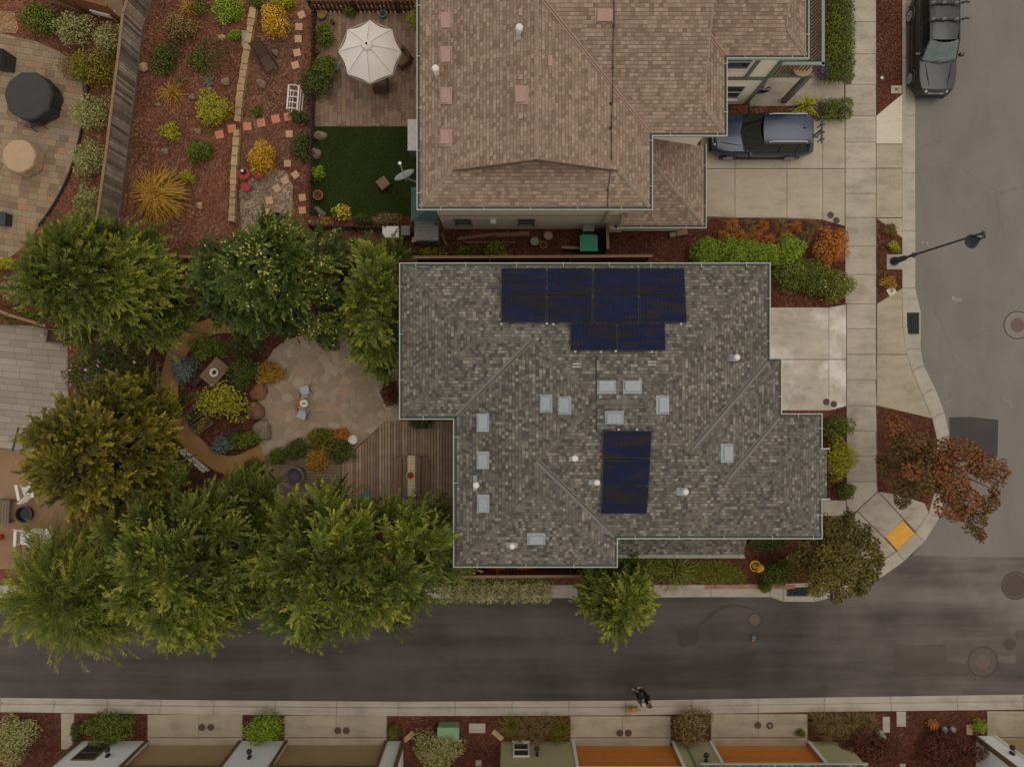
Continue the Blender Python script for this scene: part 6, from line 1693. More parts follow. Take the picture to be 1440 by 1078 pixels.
# ------------------------------------------------------------------ street furniture
def disc(name, label, cat, px, py, r, mat, z, group=None, collar=None, pat=True):
    c = P(px, py, z); R = root(name, label, cat, c, group)
    MB().lathe([(r, -.03), (r, .006), (r * .93, .009), (0.01, .009)], c, 28, cap=False).build('lid', M[mat], R)
    m = MB()
    if pat:
        for i in range(-3, 4):
            y = i * r * .25; w = math.sqrt(max(0, (r * .85) ** 2 - y * y)); m.box((c.x, c.y + y, c.z + .011), (2 * w, r * .08, .006))
        m.build('tread', mk('iron_tread', S(96, 80, 68), .7) if mat == 'cover_iron' else mk('rust_tread', S(96, 80, 70), .7), R)
    if collar:
        MB().lathe([(r * 1.02, .004), (collar, .004)], c, 32, cap=False).build('collar', mk('collar_old', S(130, 120, 110), .9, .2, 6) if py < 700 and px > 1300 else mk('collar_dark', S(92, 84, 76), .9, .25, 6), R)
        MB().lathe([(collar, .005), (collar + .04, .005)], c, 32, cap=False).build('seam', mk('tar_seam', S(58, 53, 50), .9), R)
for x1, y1, x2, y2, w in ((1168, 302.5, 1176, 310, 'at the corner of the long north driveway'), (1162, 565, 1172.5, 568, 'at the corner of the pale stained driveway')):
    a, b = ('left', 'right'); 
    disc('meter_cover', f'{a} of two round brown meter covers {w}', 'utility cover', x1, y1, .155, 'cover_iron', .013, 'meter covers in the pavement'); disc('meter_cover', f'{b} of two round brown meter covers {w}', 'utility cover', x2, y2, .155, 'cover_iron', .013, 'meter covers in the pavement')
for x1, x2, y, w in ((284, 296.5, 1022, 'driveway of the left tan garage'), (475, 487, 1026.5, 'driveway of the right tan garage'), (871.5, 883.5, 1030, 'driveway of the left orange garage')):
    disc('meter_cover', f'left of two round brown covers in the {w}', 'utility cover', x1, y, .165, 'cover_iron', .013, 'meter covers in the pavement'); disc('meter_cover', f'right of two round brown covers in the {w}', 'utility cover', x2, y, .165, 'cover_iron', .013, 'meter covers in the pavement')
disc('meter_cover', 'plain round brown cover in the driveway of the right orange garage', 'utility cover', 1065.5, 1019, .165, 'cover_iron', .013, 'meter covers in the pavement')
c = P(1082.5, 1019.5, .013); R = root('meter_cover', 'round cover with a pale letter like mark in the driveway of the right orange garage', 'utility cover', c, 'meter covers in the pavement')
MB().lathe([(.17, -.02), (.17, .006), (.01, .006)], c, 26, cap=False).build('lid', M['cover_iron'], R); m = MB(); m.box((c.x, c.y + .03, c.z + .009), (.18, .035, .006)); m.box((c.x, c.y - .04, c.z + .009), (.035, .11, .006)); m.build('mark', M['kerb'], R)
disc('manhole_cover', 'manhole with a pale concrete collar at the right frame edge of the wide street', 'manhole', 1431, 457, .33, 'iron_pink', ROAD, 'manholes in the roads', .62)
disc('manhole_cover', 'large faint manhole at the right frame edge where the roads meet', 'manhole', 1428, 823, .52, 'cover_iron', ROAD, 'manholes in the roads', .62, False)
disc('manhole_cover', 'manhole in a dark round collar patch in the lower right of the alley', 'manhole', 1382, 930, .33, 'iron_pink', ROAD, 'manholes in the roads', .68)
disc('manhole_cover', 'small plain dark cover near the lower right edge of the alley', 'manhole', 1420, 905, .28, 'cover_iron', ROAD, 'manholes in the roads', None, False)
disc('valve_cover', 'small pinkish round valve cover in the alley below the porch roof', 'valve cover', 1061, 871, .17, 'iron_pink', ROAD, None, .3)
c = P(1058.5, 894.5, ROAD); R = root('marker_ball', 'tiny teal and orange toy on the alley below the pinkish valve cover', 'toy', c)
MB().lathe([(.02, 0), (.09, .04), (.1, .1), (.06, .17), (.01, .19)], c, 16).build('ball', M['teal_b'], R, smooth=True); MB().lathe([(.01, 0), (.07, .03), (.05, .08), (.01, .1)], c + Vector((0, -.16, 0)), 12).build('cap', M['terracotta'], R, smooth=True)
def grate(px, py, w, h, label, nx, ny, z):
    c = P(px, py, z); R = root('storm_drain', label, 'drain', c)
    m = MB(); t = .05
    for s in (-1, 1): m.box((c.x + s * w / 2, c.y, z), (t, h + t, .06)); m.box((c.x, c.y + s * h / 2, z), (w - t, t, .06))
    m.build('frame', M['grate'], R)
    b = MB()
    for i in range(1, nx): b.box((c.x - w / 2 + i * w / nx, c.y, z + .004), (.022, h - t, .05))
    for i in range(1, ny): b.box((c.x, c.y - h / 2 + i * h / ny, z - .004), (w - t, .022, .05))
    b.build('bars', M['grate'], R)
    MB().box((c.x, c.y, z - .012), (w, h, .02)).build('pit', M['pit'], R)
grate(1283, 454.5, .56, .96, 'upright storm drain grate in the gutter beside the street lamp strip', 6, 9, ROAD + .03); grate(1122.5, 831, .98, .40, 'lengthways storm drain grate in the gutter at the corner of the alley', 9, 4, ROAD + .06)
# tactile plate with truncated domes
c4 = [P(x, y, .012) for x, y in ((1244.5, 754), (1269.7, 731.5), (1286, 749.5), (1262, 773.2))]; c = sum(c4, Vector((0, 0, 0))) / 4
R = root('tactile_paving', 'bright yellow tactile plate on the corner kerb ramp', 'tactile paving', (c.x, c.y, .012))
MB().prism([(p.x, p.y) for p in c4], .0, .022).build('plate', M['yellow'], R)
# street lamp
c = P(1257, 367.5); R = root('street_lamp', 'tall dark street lamp with a hanging bell head beside the wide street', 'street lamp', c)
MB().lathe([(.2, 0), (.2, .1), (.14, .2), (.12, .9), (.08, 1.0)], c, 18).build('base', M['lamp_blue'], R, smooth=True, angle=40)
MB().tube([c + Vector((0, 0, .9)), c + Vector((0, 0, 6.0))], [.055, .04], 12).build('pole', M['lamp_blue'], R)
MB().lathe([(.11, 1.55), (.13, 1.6), (.11, 1.65)], c, 14).build('collar', M['lamp_blue'], R); MB().lathe([(.06, 6.0), (.08, 6.06), (.02, 6.16)], c, 12).build('finial', M['lamp_blue'], R)
hd = P(1367.5, 339, 5.35)
arm = [c + Vector((0, 0, 5.9)), c + Vector((.03, -.1, 6.02)), Vector((c.x + .05, hd.y + .2, 6.03)), Vector((hd.x + .08, hd.y + .02, 5.95)), Vector((hd.x, hd.y, 5.7))]
MB().tube(arm, .035, 8).build('arm', M['lamp_blue'], R, smooth=True)
o = MB().lathe([(.05, .42), (.09, .3), (.13, .25), (.16, .12), (.25, .02), (.28, -.04), (.26, -.05), (.14, .08)], hd, 26, cap=False).build('lamp_head', M['lamp_blue'], R, smooth=True, angle=40)
MB().lathe([(.02, -.1), (.16, -.06), (.2, .0)], hd, 20).build('lens', M['white'], o, smooth=True)
# utility boxes
def lid_box(px, py, w, d, rz, mat, label, h=.05):
    c = P(px, py); R = root('valve_box', label, 'utility box', c, None, rz)
    MB().box((0, 0, .0), (w, d, h * 2)).build('lid', M[mat], R, world=False); MB().box((0, 0, h + .004), (w * .3, d * .25, .008)).build('handle', M['joint'], R, world=False)
lid_box(1260, 126.5, .5, .36, 0, 'kerb', 'pale concrete utility lid at the bottom of the upper planting strip'); lid_box(1253, 409.5, .38, .36, .55, 'white_slab', 'tilted white utility lid below the street lamp')
disc('valve_cover', 'tiny pale round valve cap in the upper planting strip', 'valve cover', 1240.5, 109.5, .075, 'white', .0, None, None, False)
c = P(630.5, 1031, .5); R = root('utility_cabinet', 'pale green utility cabinet in the mulch beside a clipped olive bush', 'cabinet', (c.x, c.y, 0))
MB().box((c.x, c.y, .28), (.95, .62, .56)).build('body', M['boxgreen'], R); MB().box((c.x, c.y, .58), (1.02, .68, .06), taper=.96).build('lid', M['boxgreen'], R)
for x, t in ((1327, 'left'), (1338.5, 'right')):
    c = P(x, 1024); R = root('irrigation_cap', f'{t} of two round blue green valve caps by the right maroon shrub', 'valve cap', c, 'valve caps'); MB().lathe([(.13, 0), (.13, .12), (.11, .15), (.01, .16)], c, 18).build('cap', M['metal'], R, smooth=True, angle=40); MB().lathe([(.135, .03), (.16, .03), (.16, .06)], c, 18).build('rim', M['teal'], R)
A, B = P(1234, 1026, .2), P(1243, 1037, .2); c = (A + B) / 2; tag(MB().tube([A, B], .13, 14).build('drain_pipe', M['boxgreen'], loc=c), 'short green pipe end sticking out beside the left maroon shrub', 'pipe')
c = P(1066, 141, 1.3); R = root('wall_bunting', 'round red and blue bunting fan on the wall beside the tan house porch', 'bunting', (11.2, yw2 - .1, 1.2))
for i in range(12):
    a0_, a1_ = math.pi * i / 12 * 2, math.pi * (i + 1) / 12 * 2
    m = MB(); cc = Vector((11.35, yw2 + .25, 0.95)); m.add([cc, cc + Vector((.42 * math.cos(a0_), .0, .42 * math.sin(a0_))), cc + Vector((.42 * math.cos(a1_), .0, .42 * math.sin(a1_))), cc + Vector((0, .03, 0)), cc + Vector((.42 * math.cos(a0_), .03, .42 * math.sin(a0_))), cc + Vector((.42 * math.cos(a1_), .03, .42 * math.sin(a1_)))], [(0, 1, 2), (5, 4, 3), (1, 4, 5, 2)])
    m.build('pleat', mk('bunting_blue', S(44, 52, 92), .8) if 5 < i else (M['red'] if i % 2 else M['white']), R)

c = P(1128, 97, 3.3); R = root('rail_planter', 'orange coir planter hung on the front of the balcony rail', 'planter', c)
MB().lathe([(.1, -.22), (.26, -.05), (.3, .08), (.26, .08), (.02, .02)], c + Vector((0, -.05, 0)), 18, sx=1.3).build('basket', M['cover_tan'], R, smooth=True)
MB().tube([c + Vector((-.3, 0, .05)), c + Vector((-.2, .12, .45)), c + Vector((.2, .12, .45)), c + Vector((.3, 0, .05))], .012, 5).build('hanger', M['dark'], R)
# ------------------------------------------------------------------ vehicles
def car(label, loc, rz, paint, Ln, Wd, H, hood, belt, glass_f, dark_clad=True, style='suv', roofbars=None, rack=None):
    """x forward, origin at ground centre"""
    R = root('parked_car', label, 'car', loc, None, rz)
    hw = Wd / 2; x0, x1 = -Ln / 2, Ln / 2
    # lower body loft: stations (x, half width, top z, bottom z)
    def env(u):   # plan taper
        t = 1.0
        if u > .80: t -= .26 * ((u - .80) / .20) ** 2.2
        if u < .12: t -= .14 * ((.12 - u) / .12) ** 2
        return t
    st = []
    us = [0, .015, .05, .12, .2, .3, .4, .5, .58, .64, .70, .76, .82, .88, .93, .965, .985, 1.0]
    for u in us:
        x = x0 + Ln * u; w = hw * env(u)
        if u > .64: zt = belt - (belt - hood) * min(1, ((u - .64) / .34)) ** 1.6
        else: zt = belt
        if u > .965: zt -= (u - .965) / .035 * .2
        if u < .05: zt -= (.05 - u) / .05 * .14
        zb = .24 + (.1 if u > .95 or u < .03 else 0)
        st.append((x, w, zt, zb))
    prof = [(-.86, 0), (-.95, .06), (-1.0, .30), (-.995, .62), (-.965, .86), (-.90, .96), (-.74, 1.0), (-.4, 1.02), (0, 1.03), (.4, 1.02), (.74, 1.0), (.90, .96), (.965, .86), (.995, .62), (1.0, .30), (.95, .06), (.86, 0)]
    m = MB(); n = len(prof); vs = []
    for x, w, zt, zb in st:
        for a, b in prof: vs.append((x - (.05 * abs(a) ** 2 if x > 0 and x > x1 - .5 else 0), a * w, zb + (zt - zb) * b))
    fs = [(i * n + k, i * n + (k + 1) % n, (i + 1) * n + (k + 1) % n, (i + 1) * n + k) for i in range(len(st) - 1) for k in range(n)]
    fs += [tuple(range(n - 1, -1, -1)), tuple((len(st) - 1) * n + k for k in range(n))]
    m.add(vs, [tuple(reversed(f)) for f in fs]); m.build('body', paint, R, world=False, smooth=True, angle=38)
    # cabin
    bf, bb = x0 + Ln * .69, x0 + Ln * (.035)           # belt front / back
    rf, rb = x0 + Ln * .535, x0 + Ln * .085             # roof front / back
    wr, wb = hw * .74, hw * .93
    zr = H
    # roof panel: crowned grid
    g = MB(); vs = []; nx, ny = 10, 9
    for i in range(nx):
        u = i / (nx - 1); x = rb + (rf - rb) * u
        for j in range(ny):
            v = -1 + 2 * j / (ny - 1); ww = wr * (1 - .05 * (2 * u - 1) ** 2)
            vs.append((x + (.06 * (1 - v * v) if i == nx - 1 else (-.05 * (1 - v * v) if i == 0 else 0)), v * ww, zr - .055 * v * v - .05 * abs(2 * u - 1) ** 3 - .03 * (abs(v) > .9)))
    g.add(vs, [(i * ny + j, (i + 1) * ny + j, (i + 1) * ny + j + 1, i * ny + j + 1) for i in range(nx - 1) for j in range(ny - 1)])
    g.build('roof', paint, R, world=False, smooth=True)
    ze = zr - .14
    # pillars and side frames
    pm = MB()
    for s in (-1, 1):
        pm.tube([(bf - .02, s * wb * .93, belt + .0), (rf + .02, s * wr * .97, ze + .05), (rb + .1, s * wr * .97, ze + .05), (bb + .14, s * wb * .95, belt)], .04, 6)
        for u in (.36, .20): pm.tube([(x0 + Ln * u, s * wb * .97, belt - .02), (x0 + Ln * (u - .008), s * wr * .985, ze + .03)], .03, 6)
    pm.build('pillar', paint if style == 'b' else M['black'], R, world=False)
    # glass
    def pane(name, a, b, c_, d, mat, bulge=(0, 0, 0), nseg=6):
        mm = MB(); vs = []
        for i in range(nseg + 1):
            u = i / nseg
            for j in range(nseg + 1):
                v = j / nseg
                p = (Vector(a).lerp(Vector(b), u)).lerp(Vector(d).lerp(Vector(c_), u), v)
                p += Vector(bulge) * (math.sin(math.pi * u))
                vs.append(p)
        k = nseg + 1
        mm.add(vs, [(i * k + j, i * k + j + 1, (i + 1) * k + j + 1, (i + 1) * k + j) for i in range(nseg) for j in range(nseg)])
        return mm.build(name, mat, R, world=False, smooth=True)
    pane('windscreen', (bf, -wb * .88, belt + .03), (bf, wb * .88, belt + .03), (rf + .03, wr * .93, zr - .085), (rf + .03, -wr * .93, zr - .085), glass_f, (.14, 0, .0))
    cw = MB().add([(bf + .05, -wb * .9, belt + .012), (bf + .22, 0, belt + .02), (bf + .05, wb * .9, belt + .012), (bf - .05, wb * .9, belt + .05), (bf + .12, 0, belt + .06), (bf - .05, -wb * .9, belt + .05)], [(0, 1, 4, 5), (1, 2, 3, 4)]); cw.build('cowl', M['black'], R, world=False)
    for s in (-.4, .25): MB().tube([(bf + .14, s * wb, belt + .05), (bf - .0, s * wb + .45, belt + .1)], .012, 5).build('wiper', M['black'], R, world=False)
    pane('rear_window', (bb, -wb * .86, belt + .04), (bb, wb * .86, belt + .04), (rb - .03, wr * .9, zr - .12), (rb - .03, -wr * .9, zr - .12), M['carglass'], (-.06, 0, 0))
    for s in (-1, 1):
        pane('side_window', (bf - .12, s * wb * .965, belt + .0), (bb + .22, s * wb * .965, belt + .0), (rb + .16, s * wr * 1.0, ze), (rf - .02, s * wr * 1.0, ze), M['carglass'])
    # wheels
    for sx, ax_ in ((1, x0 + Ln * .805), (-1, x0 + Ln * .19)):
        for s in (-1, 1):
            y = s * (hw - .11)
            t = MB().tube([(ax_, y - .115, .345), (ax_, y - .09, .345), (ax_, y + .09, .345), (ax_, y + .115, .345)], [.29, .345, .345, .29], 24)
            w = t.build('wheel', M['cover_black'], R, world=False, smooth=True, angle=30)
            rm = MB(); yo = y + s * .118
            rm.tube([(ax_, y + s * .06, .345), (ax_, yo, .345)], [.25, .235], 20)
            for k in range(5):
                a = k * 2 * math.pi / 5; rm.box((ax_ + .12 * math.cos(a), yo + s * .006, .345 + .12 * math.sin(a)), (.2, .02, .05), M=Matrix.Rotation(-a, 3, 'Y'))
            rm.build('rim', M['metal'], w, world=False)
            ar = MB()
            pts = [(ax_ + .42 * math.cos(a), s * (hw * .995), .33 + .42 * math.sin(a)) for a in np.linspace(-.1, math.pi + .1, 12)]
            ar.tube(pts, .035, 6); ar.build('arch_trim', M['dark'] if dark_clad else paint, R, world=False)
    for s in (-1, 1): MB().box((0, s * hw * .985, .30), (Ln * .5, .05, .16)).build('sill_trim', M['dark'] if dark_clad else paint, R, world=False)
    # lights, grille, bumper, mirrors
    for s in (-1, 1):
        hl = MB(); a = [(x1 - .42, s * hw * .80, hood - .075), (x1 - .20, s * hw * .70, hood - .125), (x1 - .075, s * hw * .46, hood - .165), (x1 - .13, s * hw * .44, hood - .09), (x1 - .30, s * hw * .64, hood - .035)]
        hl.slab([Vector(p) + Vector((.02, s * .02, .045)) for p in a], (.3, 0, 1), .06); hl.build('headlight', mk('lamp_glass', S(196, 194, 186), .15, .05, 8, spec=.6), R, world=False)
        tl = MB().box((x0 + .10, s * hw * .66, belt - .2), (.12, .26, .16)); tl.build('tail_light', M['red'], R, world=False)
        mi = MB().box((bf - .22, s * (hw + .09), belt + .06), (.13, .22, .15), taper=.85); mi.build('mirror', paint if style == 'b' else M['black'], R, world=False)
    MB().box((x1 - .055, 0, hood - .2), (.06, hw * .78, .13)).build('grille', M['metal'], R, world=False)
    MB().box((x1 - .035, 0, .42), (.1, hw * 1.35, .16)).build('front_bumper', M['dark'] if dark_clad else paint, R, world=False)
    MB().box((x0 + .03, 0, .45), (.12, hw * 1.6, .22)).build('rear_bumper', M['dark'], R, world=False)
    for s in (-1, 1):
        cr = MB().tube([(x1 - .25, s * hw * .42, hood + .012), (x1 - .7, s * hw * .53, hood + .06 + (belt - hood) * .18), (bf + .15, s * hw * .64, belt + .005)], [.012, .016, .01], 5); cr.build('hood_crease', paint, R, world=False)
        if roofbars: MB().tube([(rf - .2, s * wr * .9, zr - .04), (rf - .35, s * wr * .9, zr + .035), (rb + .3, s * wr * .9, zr + .035), (rb + .18, s * wr * .9, zr - .04)], .02, 6).build('roof_rail', roofbars, R, world=False)
    MB().box((rb + .32, 0, zr + .01), (.14, .05, .06), taper=.6).build('antenna', M['black'], R, world=False)
    if rack:
        for x in rack:
            MB().box((x, 0, zr + .07), (.07, wr * 2.1, .05)).build('rack_bar', M['cover_black'], R, world=False)
            for y in (-.5, -.12, .3): 
                MB().box((x, y * wr * 1.9, zr + .12), (.11, .2, .07), taper=.7).build('rack_clamp', M['resin'], R, world=False)
            MB().tube([(x, wr * 1.0, zr + .09), (x - .03, wr * 1.22, zr + .12), (x + .02, wr * 1.4, zr + .14)], [.05, .055, .035], 8).build('rack_arm', M['cover_black'], R, world=False)
    return R
blue = paint_mat('blue_car_paint', S(33, 45, 68), .1, .3, .35)
grey = paint_mat('grey_car_paint', S(46, 42, 41), .1, .35, .25)
cs = car('blue grey car parked on the driveway with its nose under the tan house roof', (11.42, 11.35, .012), math.pi, blue, 4.6, 1.86, 1.66, 1.0, 1.08, M['carglass'], roofbars=M['white'])
m = MB()
x_ = -2.42
m.box((x_, 0, 1.0), (.05, .05, .9)); m.box((x_ - .02, 0, 1.42), (.06, 1.2, .05)); m.box((x_ - .12, 0, .55), (.3, .08, .06))
for y in (-.55, -.25, .1, .4): m.box((x_ - .06, y, 1.42), (.16, .07, .09)); m.box((x_ - .02, y, 1.2), (.04, .04, .4))
m.tube([(x_, -.6, .9), (x_ - .1, -.7, .9)], .03, 6)
m.build('bike_carrier', M['black'], cs, world=False)
car('dark grey car with roof rack bars parked at the kerb of the wide street', (19.42, 15.62, ROAD), -math.pi / 2, grey, 4.75, 1.84, 1.6, .98, 1.05, M['carglass_l'], dark_clad=False, style='b', rack=(-1.35, -.62))

# ------------------------------------------------------------------ people and dog
def skin(name, mat, verts, edges, parent, rootv=0, sub=2):
    me = bpy.data.meshes.new(name); me.from_pydata([v[:3] for v in verts], edges, []); me.update()
    o = bpy.data.objects.new(name, me); COL.objects.link(o); o.parent = parent
    sm = o.modifiers.new('Skin', 'SKIN'); sm.use_smooth_shade = True
    for i, v in enumerate(verts):
        sv = me.skin_vertices[0].data[i]
        r = v[3]; sv.radius = (r, r) if not isinstance(r, tuple) else r
        sv.use_root = (i == rootv)
    s = o.modifiers.new('Sub', 'SUBSURF'); s.levels = sub; s.render_levels = sub
    me.materials.append(mat)
    return o
SK_ = mk('skin_tone', S(178, 132, 104), .6, .06, 20)
def person(px, py, rz, label, top, trousers, hair, shoes, stride=.13, hold=False):
    c = P(px, py, ROAD); R = root('person', label, 'person', c, None, rz); R.scale = (.93, .93, .96)
    s = stride
    # x forward; joints: pelvis spine chest neck head | arms | legs
    V = [(0, 0, .95, (.13, .10)), (0, 0, 1.15, (.14, .10)), (.01, 0, 1.36, (.15, .11)), (.015, 0, 1.48, .055), (.03, 0, 1.57, .085), (.035, 0, 1.66, .095), (.03, 0, 1.73, .06),
         (.01, .17, 1.40, .06), (-.06, .23, 1.14, .045), (.06, .25, .92, .033), (.11, .25, .84, .028),
         (.01, -.17, 1.40, .06), (.06, -.23, 1.14, .045), (.2, -.22, .96, .033), (.26, -.21, .91, .028),
         (0, .09, .88, .09), (s * .55, .09, .5, .062), (s * .75, .09, .1, .04), (s * .75 + .14, .10, .04, .032),
         (0, -.09, .88, .09), (-s * .35, -.09, .5, .062), (-s * 1.2, -.09, .12, .04), (-s * 1.2 + .13, -.10, .05, .032)]
    E = [(0, 1), (1, 2), (2, 3), (3, 4), (4, 5), (5, 6), (2, 7), (7, 8), (8, 9), (9, 10), (2, 11), (11, 12), (12, 13), (13, 14), (0, 15), (15, 16), (16, 17), (17, 18), (0, 19), (19, 20), (20, 21), (21, 22)]
    skin('body', SK_, V, E, R)
    # fingers and faces: small but present
    for hx, hy, hz in ((.12, .25, .82), (.27, -.21, .90)):
        m = MB()
        for i, l in enumerate((.07, .08, .075, .06)): m.tube([(hx, hy - .027 + i * .018, hz), (hx + .02, hy - .028 + i * .019, hz - l * .6), (hx + .015, hy - .026 + i * .018, hz - l)], [.009, .008, .006], 5)
        m.tube([(hx - .02, hy - .02, hz + .01), (hx + .02, hy - .05, hz - .02)], [.011, .008], 5); m.build('fingers', SK_, R, world=False)
    m = MB().rock((.125, 0, 1.63), (.02, .014, .022), 1, 8, 5); m.build('nose', SK_, R, world=False)
    k = 1.22
    up = lambda i, f=k: (V[i][0], V[i][1], V[i][2], tuple(q * f for q in V[i][3]) if isinstance(V[i][3], tuple) else V[i][3] * f)
    J = [up(0, 1.2), up(1), up(2), (V[3][0], 0, 1.46, .07), up(7, 1.3), up(8, 1.35), (V[9][0], V[9][1], V[9][2] + .02, .044), up(11, 1.3), up(12, 1.35), (V[13][0], V[13][1], V[13][2] + .02, .044)]
    skin('jacket', top, J, [(0, 1), (1, 2), (2, 3), (2, 4), (4, 5), (5, 6), (2, 7), (7, 8), (8, 9)], R)
    T = [(0, 0, .96, (.15, .12)), up(15, 1.2), up(16, 1.25), (V[17][0], V[17][1], V[17][2] + .02, .055), up(19, 1.2), up(20, 1.25), (V[21][0], V[21][1], V[21][2] + .02, .055)]
    skin('trousers', trousers, T, [(0, 1), (1, 2), (2, 3), (0, 4), (4, 5), (5, 6)], R)
    for a in (17, 21):
        skin('shoe', shoes, [(V[a][0] - .05, V[a][1], V[a][2] - .05 if a == 17 else V[a][2] - .06, .045), (V[a][0] + .08, V[a][1], V[a][2] - .06, .046), (V[a][0] + .18, V[a][1], V[a][2] - .065, .035)], [(0, 1), (1, 2)], R)
    skin('hair', hair, [(-.015, 0, 1.62, .095), (.0, 0, 1.70, .11), (.02, 0, 1.755, .085)], [(0, 1), (1, 2)], R, sub=2)
cloth = lambda n, c: mk(n, c, .9, .12, 14)
person(896, 967.5, math.pi - .25, 'person in a dark teal jacket with pale hair, left of the pair by the alley', cloth('teal_jacket', S(38, 62, 62)), cloth('black_trousers', S(30, 28, 32)), cloth('pale_hair', S(178, 162, 158)), cloth('pale_shoes', S(176, 176, 172)))
person(904.5, 969.5, math.pi - .1, 'person in dark clothes with brown hair walking at the alley edge, right of the pair', cloth('dark_jacket', S(38, 32, 36)), cloth('brown_trousers', S(44, 36, 40)), cloth('brown_hair', S(78, 56, 40)), cloth('white_shoes', S(206, 200, 196)), -.12)
c = P(888.5, 993, 0); R = root('dog', 'small ginger dog in a red harness walking on the kerb beside the two people', 'dog', (c.x, c.y, -.02), None, math.pi)
fur = mk('ginger_fur', S(172, 122, 66), .95, .2, 25)
V = [(-.14, 0, .30, (.085, .085)), (0, 0, .31, (.09, .085)), (.13, 0, .32, (.10, .09)), (.22, 0, .39, .062), (.29, 0, .45, .062), (.36, 0, .44, .036), (.40, 0, .435, .024), (-.22, 0, .35, .03), (-.31, 0, .40, .026), (-.37, 0, .42, .016),
     (.15, .06, .22, .038), (.14, .065, .11, .024), (.16, .065, .02, .022), (.15, -.06, .22, .038), (.12, -.065, .11, .024), (.10, -.065, .02, .022),
     (-.16, .06, .24, .05), (-.12, .065, .16, .034), (-.20, .065, .09, .022), (-.17, .065, .02, .021), (-.16, -.06, .24, .05), (-.13, -.065, .16, .034), (-.21, -.065, .09, .022), (-.19, -.065, .02, .021)]
E = [(0, 1), (1, 2), (2, 3), (3, 4), (4, 5), (5, 6), (0, 7), (7, 8), (8, 9), (2, 10), (10, 11), (11, 12), (2, 13), (13, 14), (14, 15), (0, 16), (16, 17), (17, 18), (18, 19), (0, 20), (20, 21), (21, 22), (22, 23)]
skin('body', fur, V, E, R)
skin('harness', mk('red_harness', S(186, 64, 48), .8), [(.04, 0, .325, (.1, .095)), (.1, 0, .33, (.108, .1)), (.2, 0, .37, (.078, .078))], [(0, 1), (1, 2)], R)
for s in (-1, 1): MB().add([(.28, s * .03, .50), (.30, s * .07, .49), (.25, s * .085, .43), (.26, s * .05, .47)], [(0, 1, 2, 3)]).build('ear', fur, R, world=False)
# ------------------------------------------------------------------ trees
FT = M['lf_feather']
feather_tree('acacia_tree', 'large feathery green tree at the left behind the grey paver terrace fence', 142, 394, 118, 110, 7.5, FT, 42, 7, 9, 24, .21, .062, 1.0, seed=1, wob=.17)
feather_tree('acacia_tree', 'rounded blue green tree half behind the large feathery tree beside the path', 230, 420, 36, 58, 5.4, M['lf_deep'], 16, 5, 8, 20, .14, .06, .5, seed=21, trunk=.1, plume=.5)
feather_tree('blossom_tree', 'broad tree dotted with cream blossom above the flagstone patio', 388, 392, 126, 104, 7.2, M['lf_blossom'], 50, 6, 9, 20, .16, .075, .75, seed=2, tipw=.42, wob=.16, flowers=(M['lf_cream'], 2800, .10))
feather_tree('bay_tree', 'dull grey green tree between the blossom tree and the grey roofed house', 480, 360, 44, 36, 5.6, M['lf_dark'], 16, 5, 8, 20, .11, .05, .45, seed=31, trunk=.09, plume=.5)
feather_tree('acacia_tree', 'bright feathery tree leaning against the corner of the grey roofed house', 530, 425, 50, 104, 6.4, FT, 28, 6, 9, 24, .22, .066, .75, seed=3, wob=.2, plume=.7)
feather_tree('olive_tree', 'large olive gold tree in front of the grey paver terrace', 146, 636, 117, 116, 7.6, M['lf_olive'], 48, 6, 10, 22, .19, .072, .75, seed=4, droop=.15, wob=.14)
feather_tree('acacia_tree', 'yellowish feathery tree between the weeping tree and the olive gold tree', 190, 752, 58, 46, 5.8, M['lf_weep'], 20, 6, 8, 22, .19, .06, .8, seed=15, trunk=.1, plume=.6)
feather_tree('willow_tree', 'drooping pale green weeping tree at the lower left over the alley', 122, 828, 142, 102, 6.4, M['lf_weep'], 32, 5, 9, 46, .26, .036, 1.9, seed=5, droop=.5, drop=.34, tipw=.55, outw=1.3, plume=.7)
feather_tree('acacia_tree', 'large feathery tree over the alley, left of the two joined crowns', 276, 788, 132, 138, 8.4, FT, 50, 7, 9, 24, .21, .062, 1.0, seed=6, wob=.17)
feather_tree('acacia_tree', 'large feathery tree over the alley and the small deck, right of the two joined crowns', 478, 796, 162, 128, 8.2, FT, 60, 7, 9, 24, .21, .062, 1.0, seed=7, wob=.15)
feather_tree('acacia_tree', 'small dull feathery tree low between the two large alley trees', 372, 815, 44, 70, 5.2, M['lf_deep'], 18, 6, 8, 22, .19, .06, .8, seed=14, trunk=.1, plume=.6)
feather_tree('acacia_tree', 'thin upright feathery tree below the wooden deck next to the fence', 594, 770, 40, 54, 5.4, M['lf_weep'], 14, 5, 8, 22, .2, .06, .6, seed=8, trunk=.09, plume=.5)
feather_tree('acacia_tree', 'small bright feathery tree overhanging the alley below the low porch roof', 868, 838, 70, 58, 5.2, FT, 22, 6, 9, 24, .22, .064, .9, seed=9, trunk=.09, wob=.25, plume=.7)
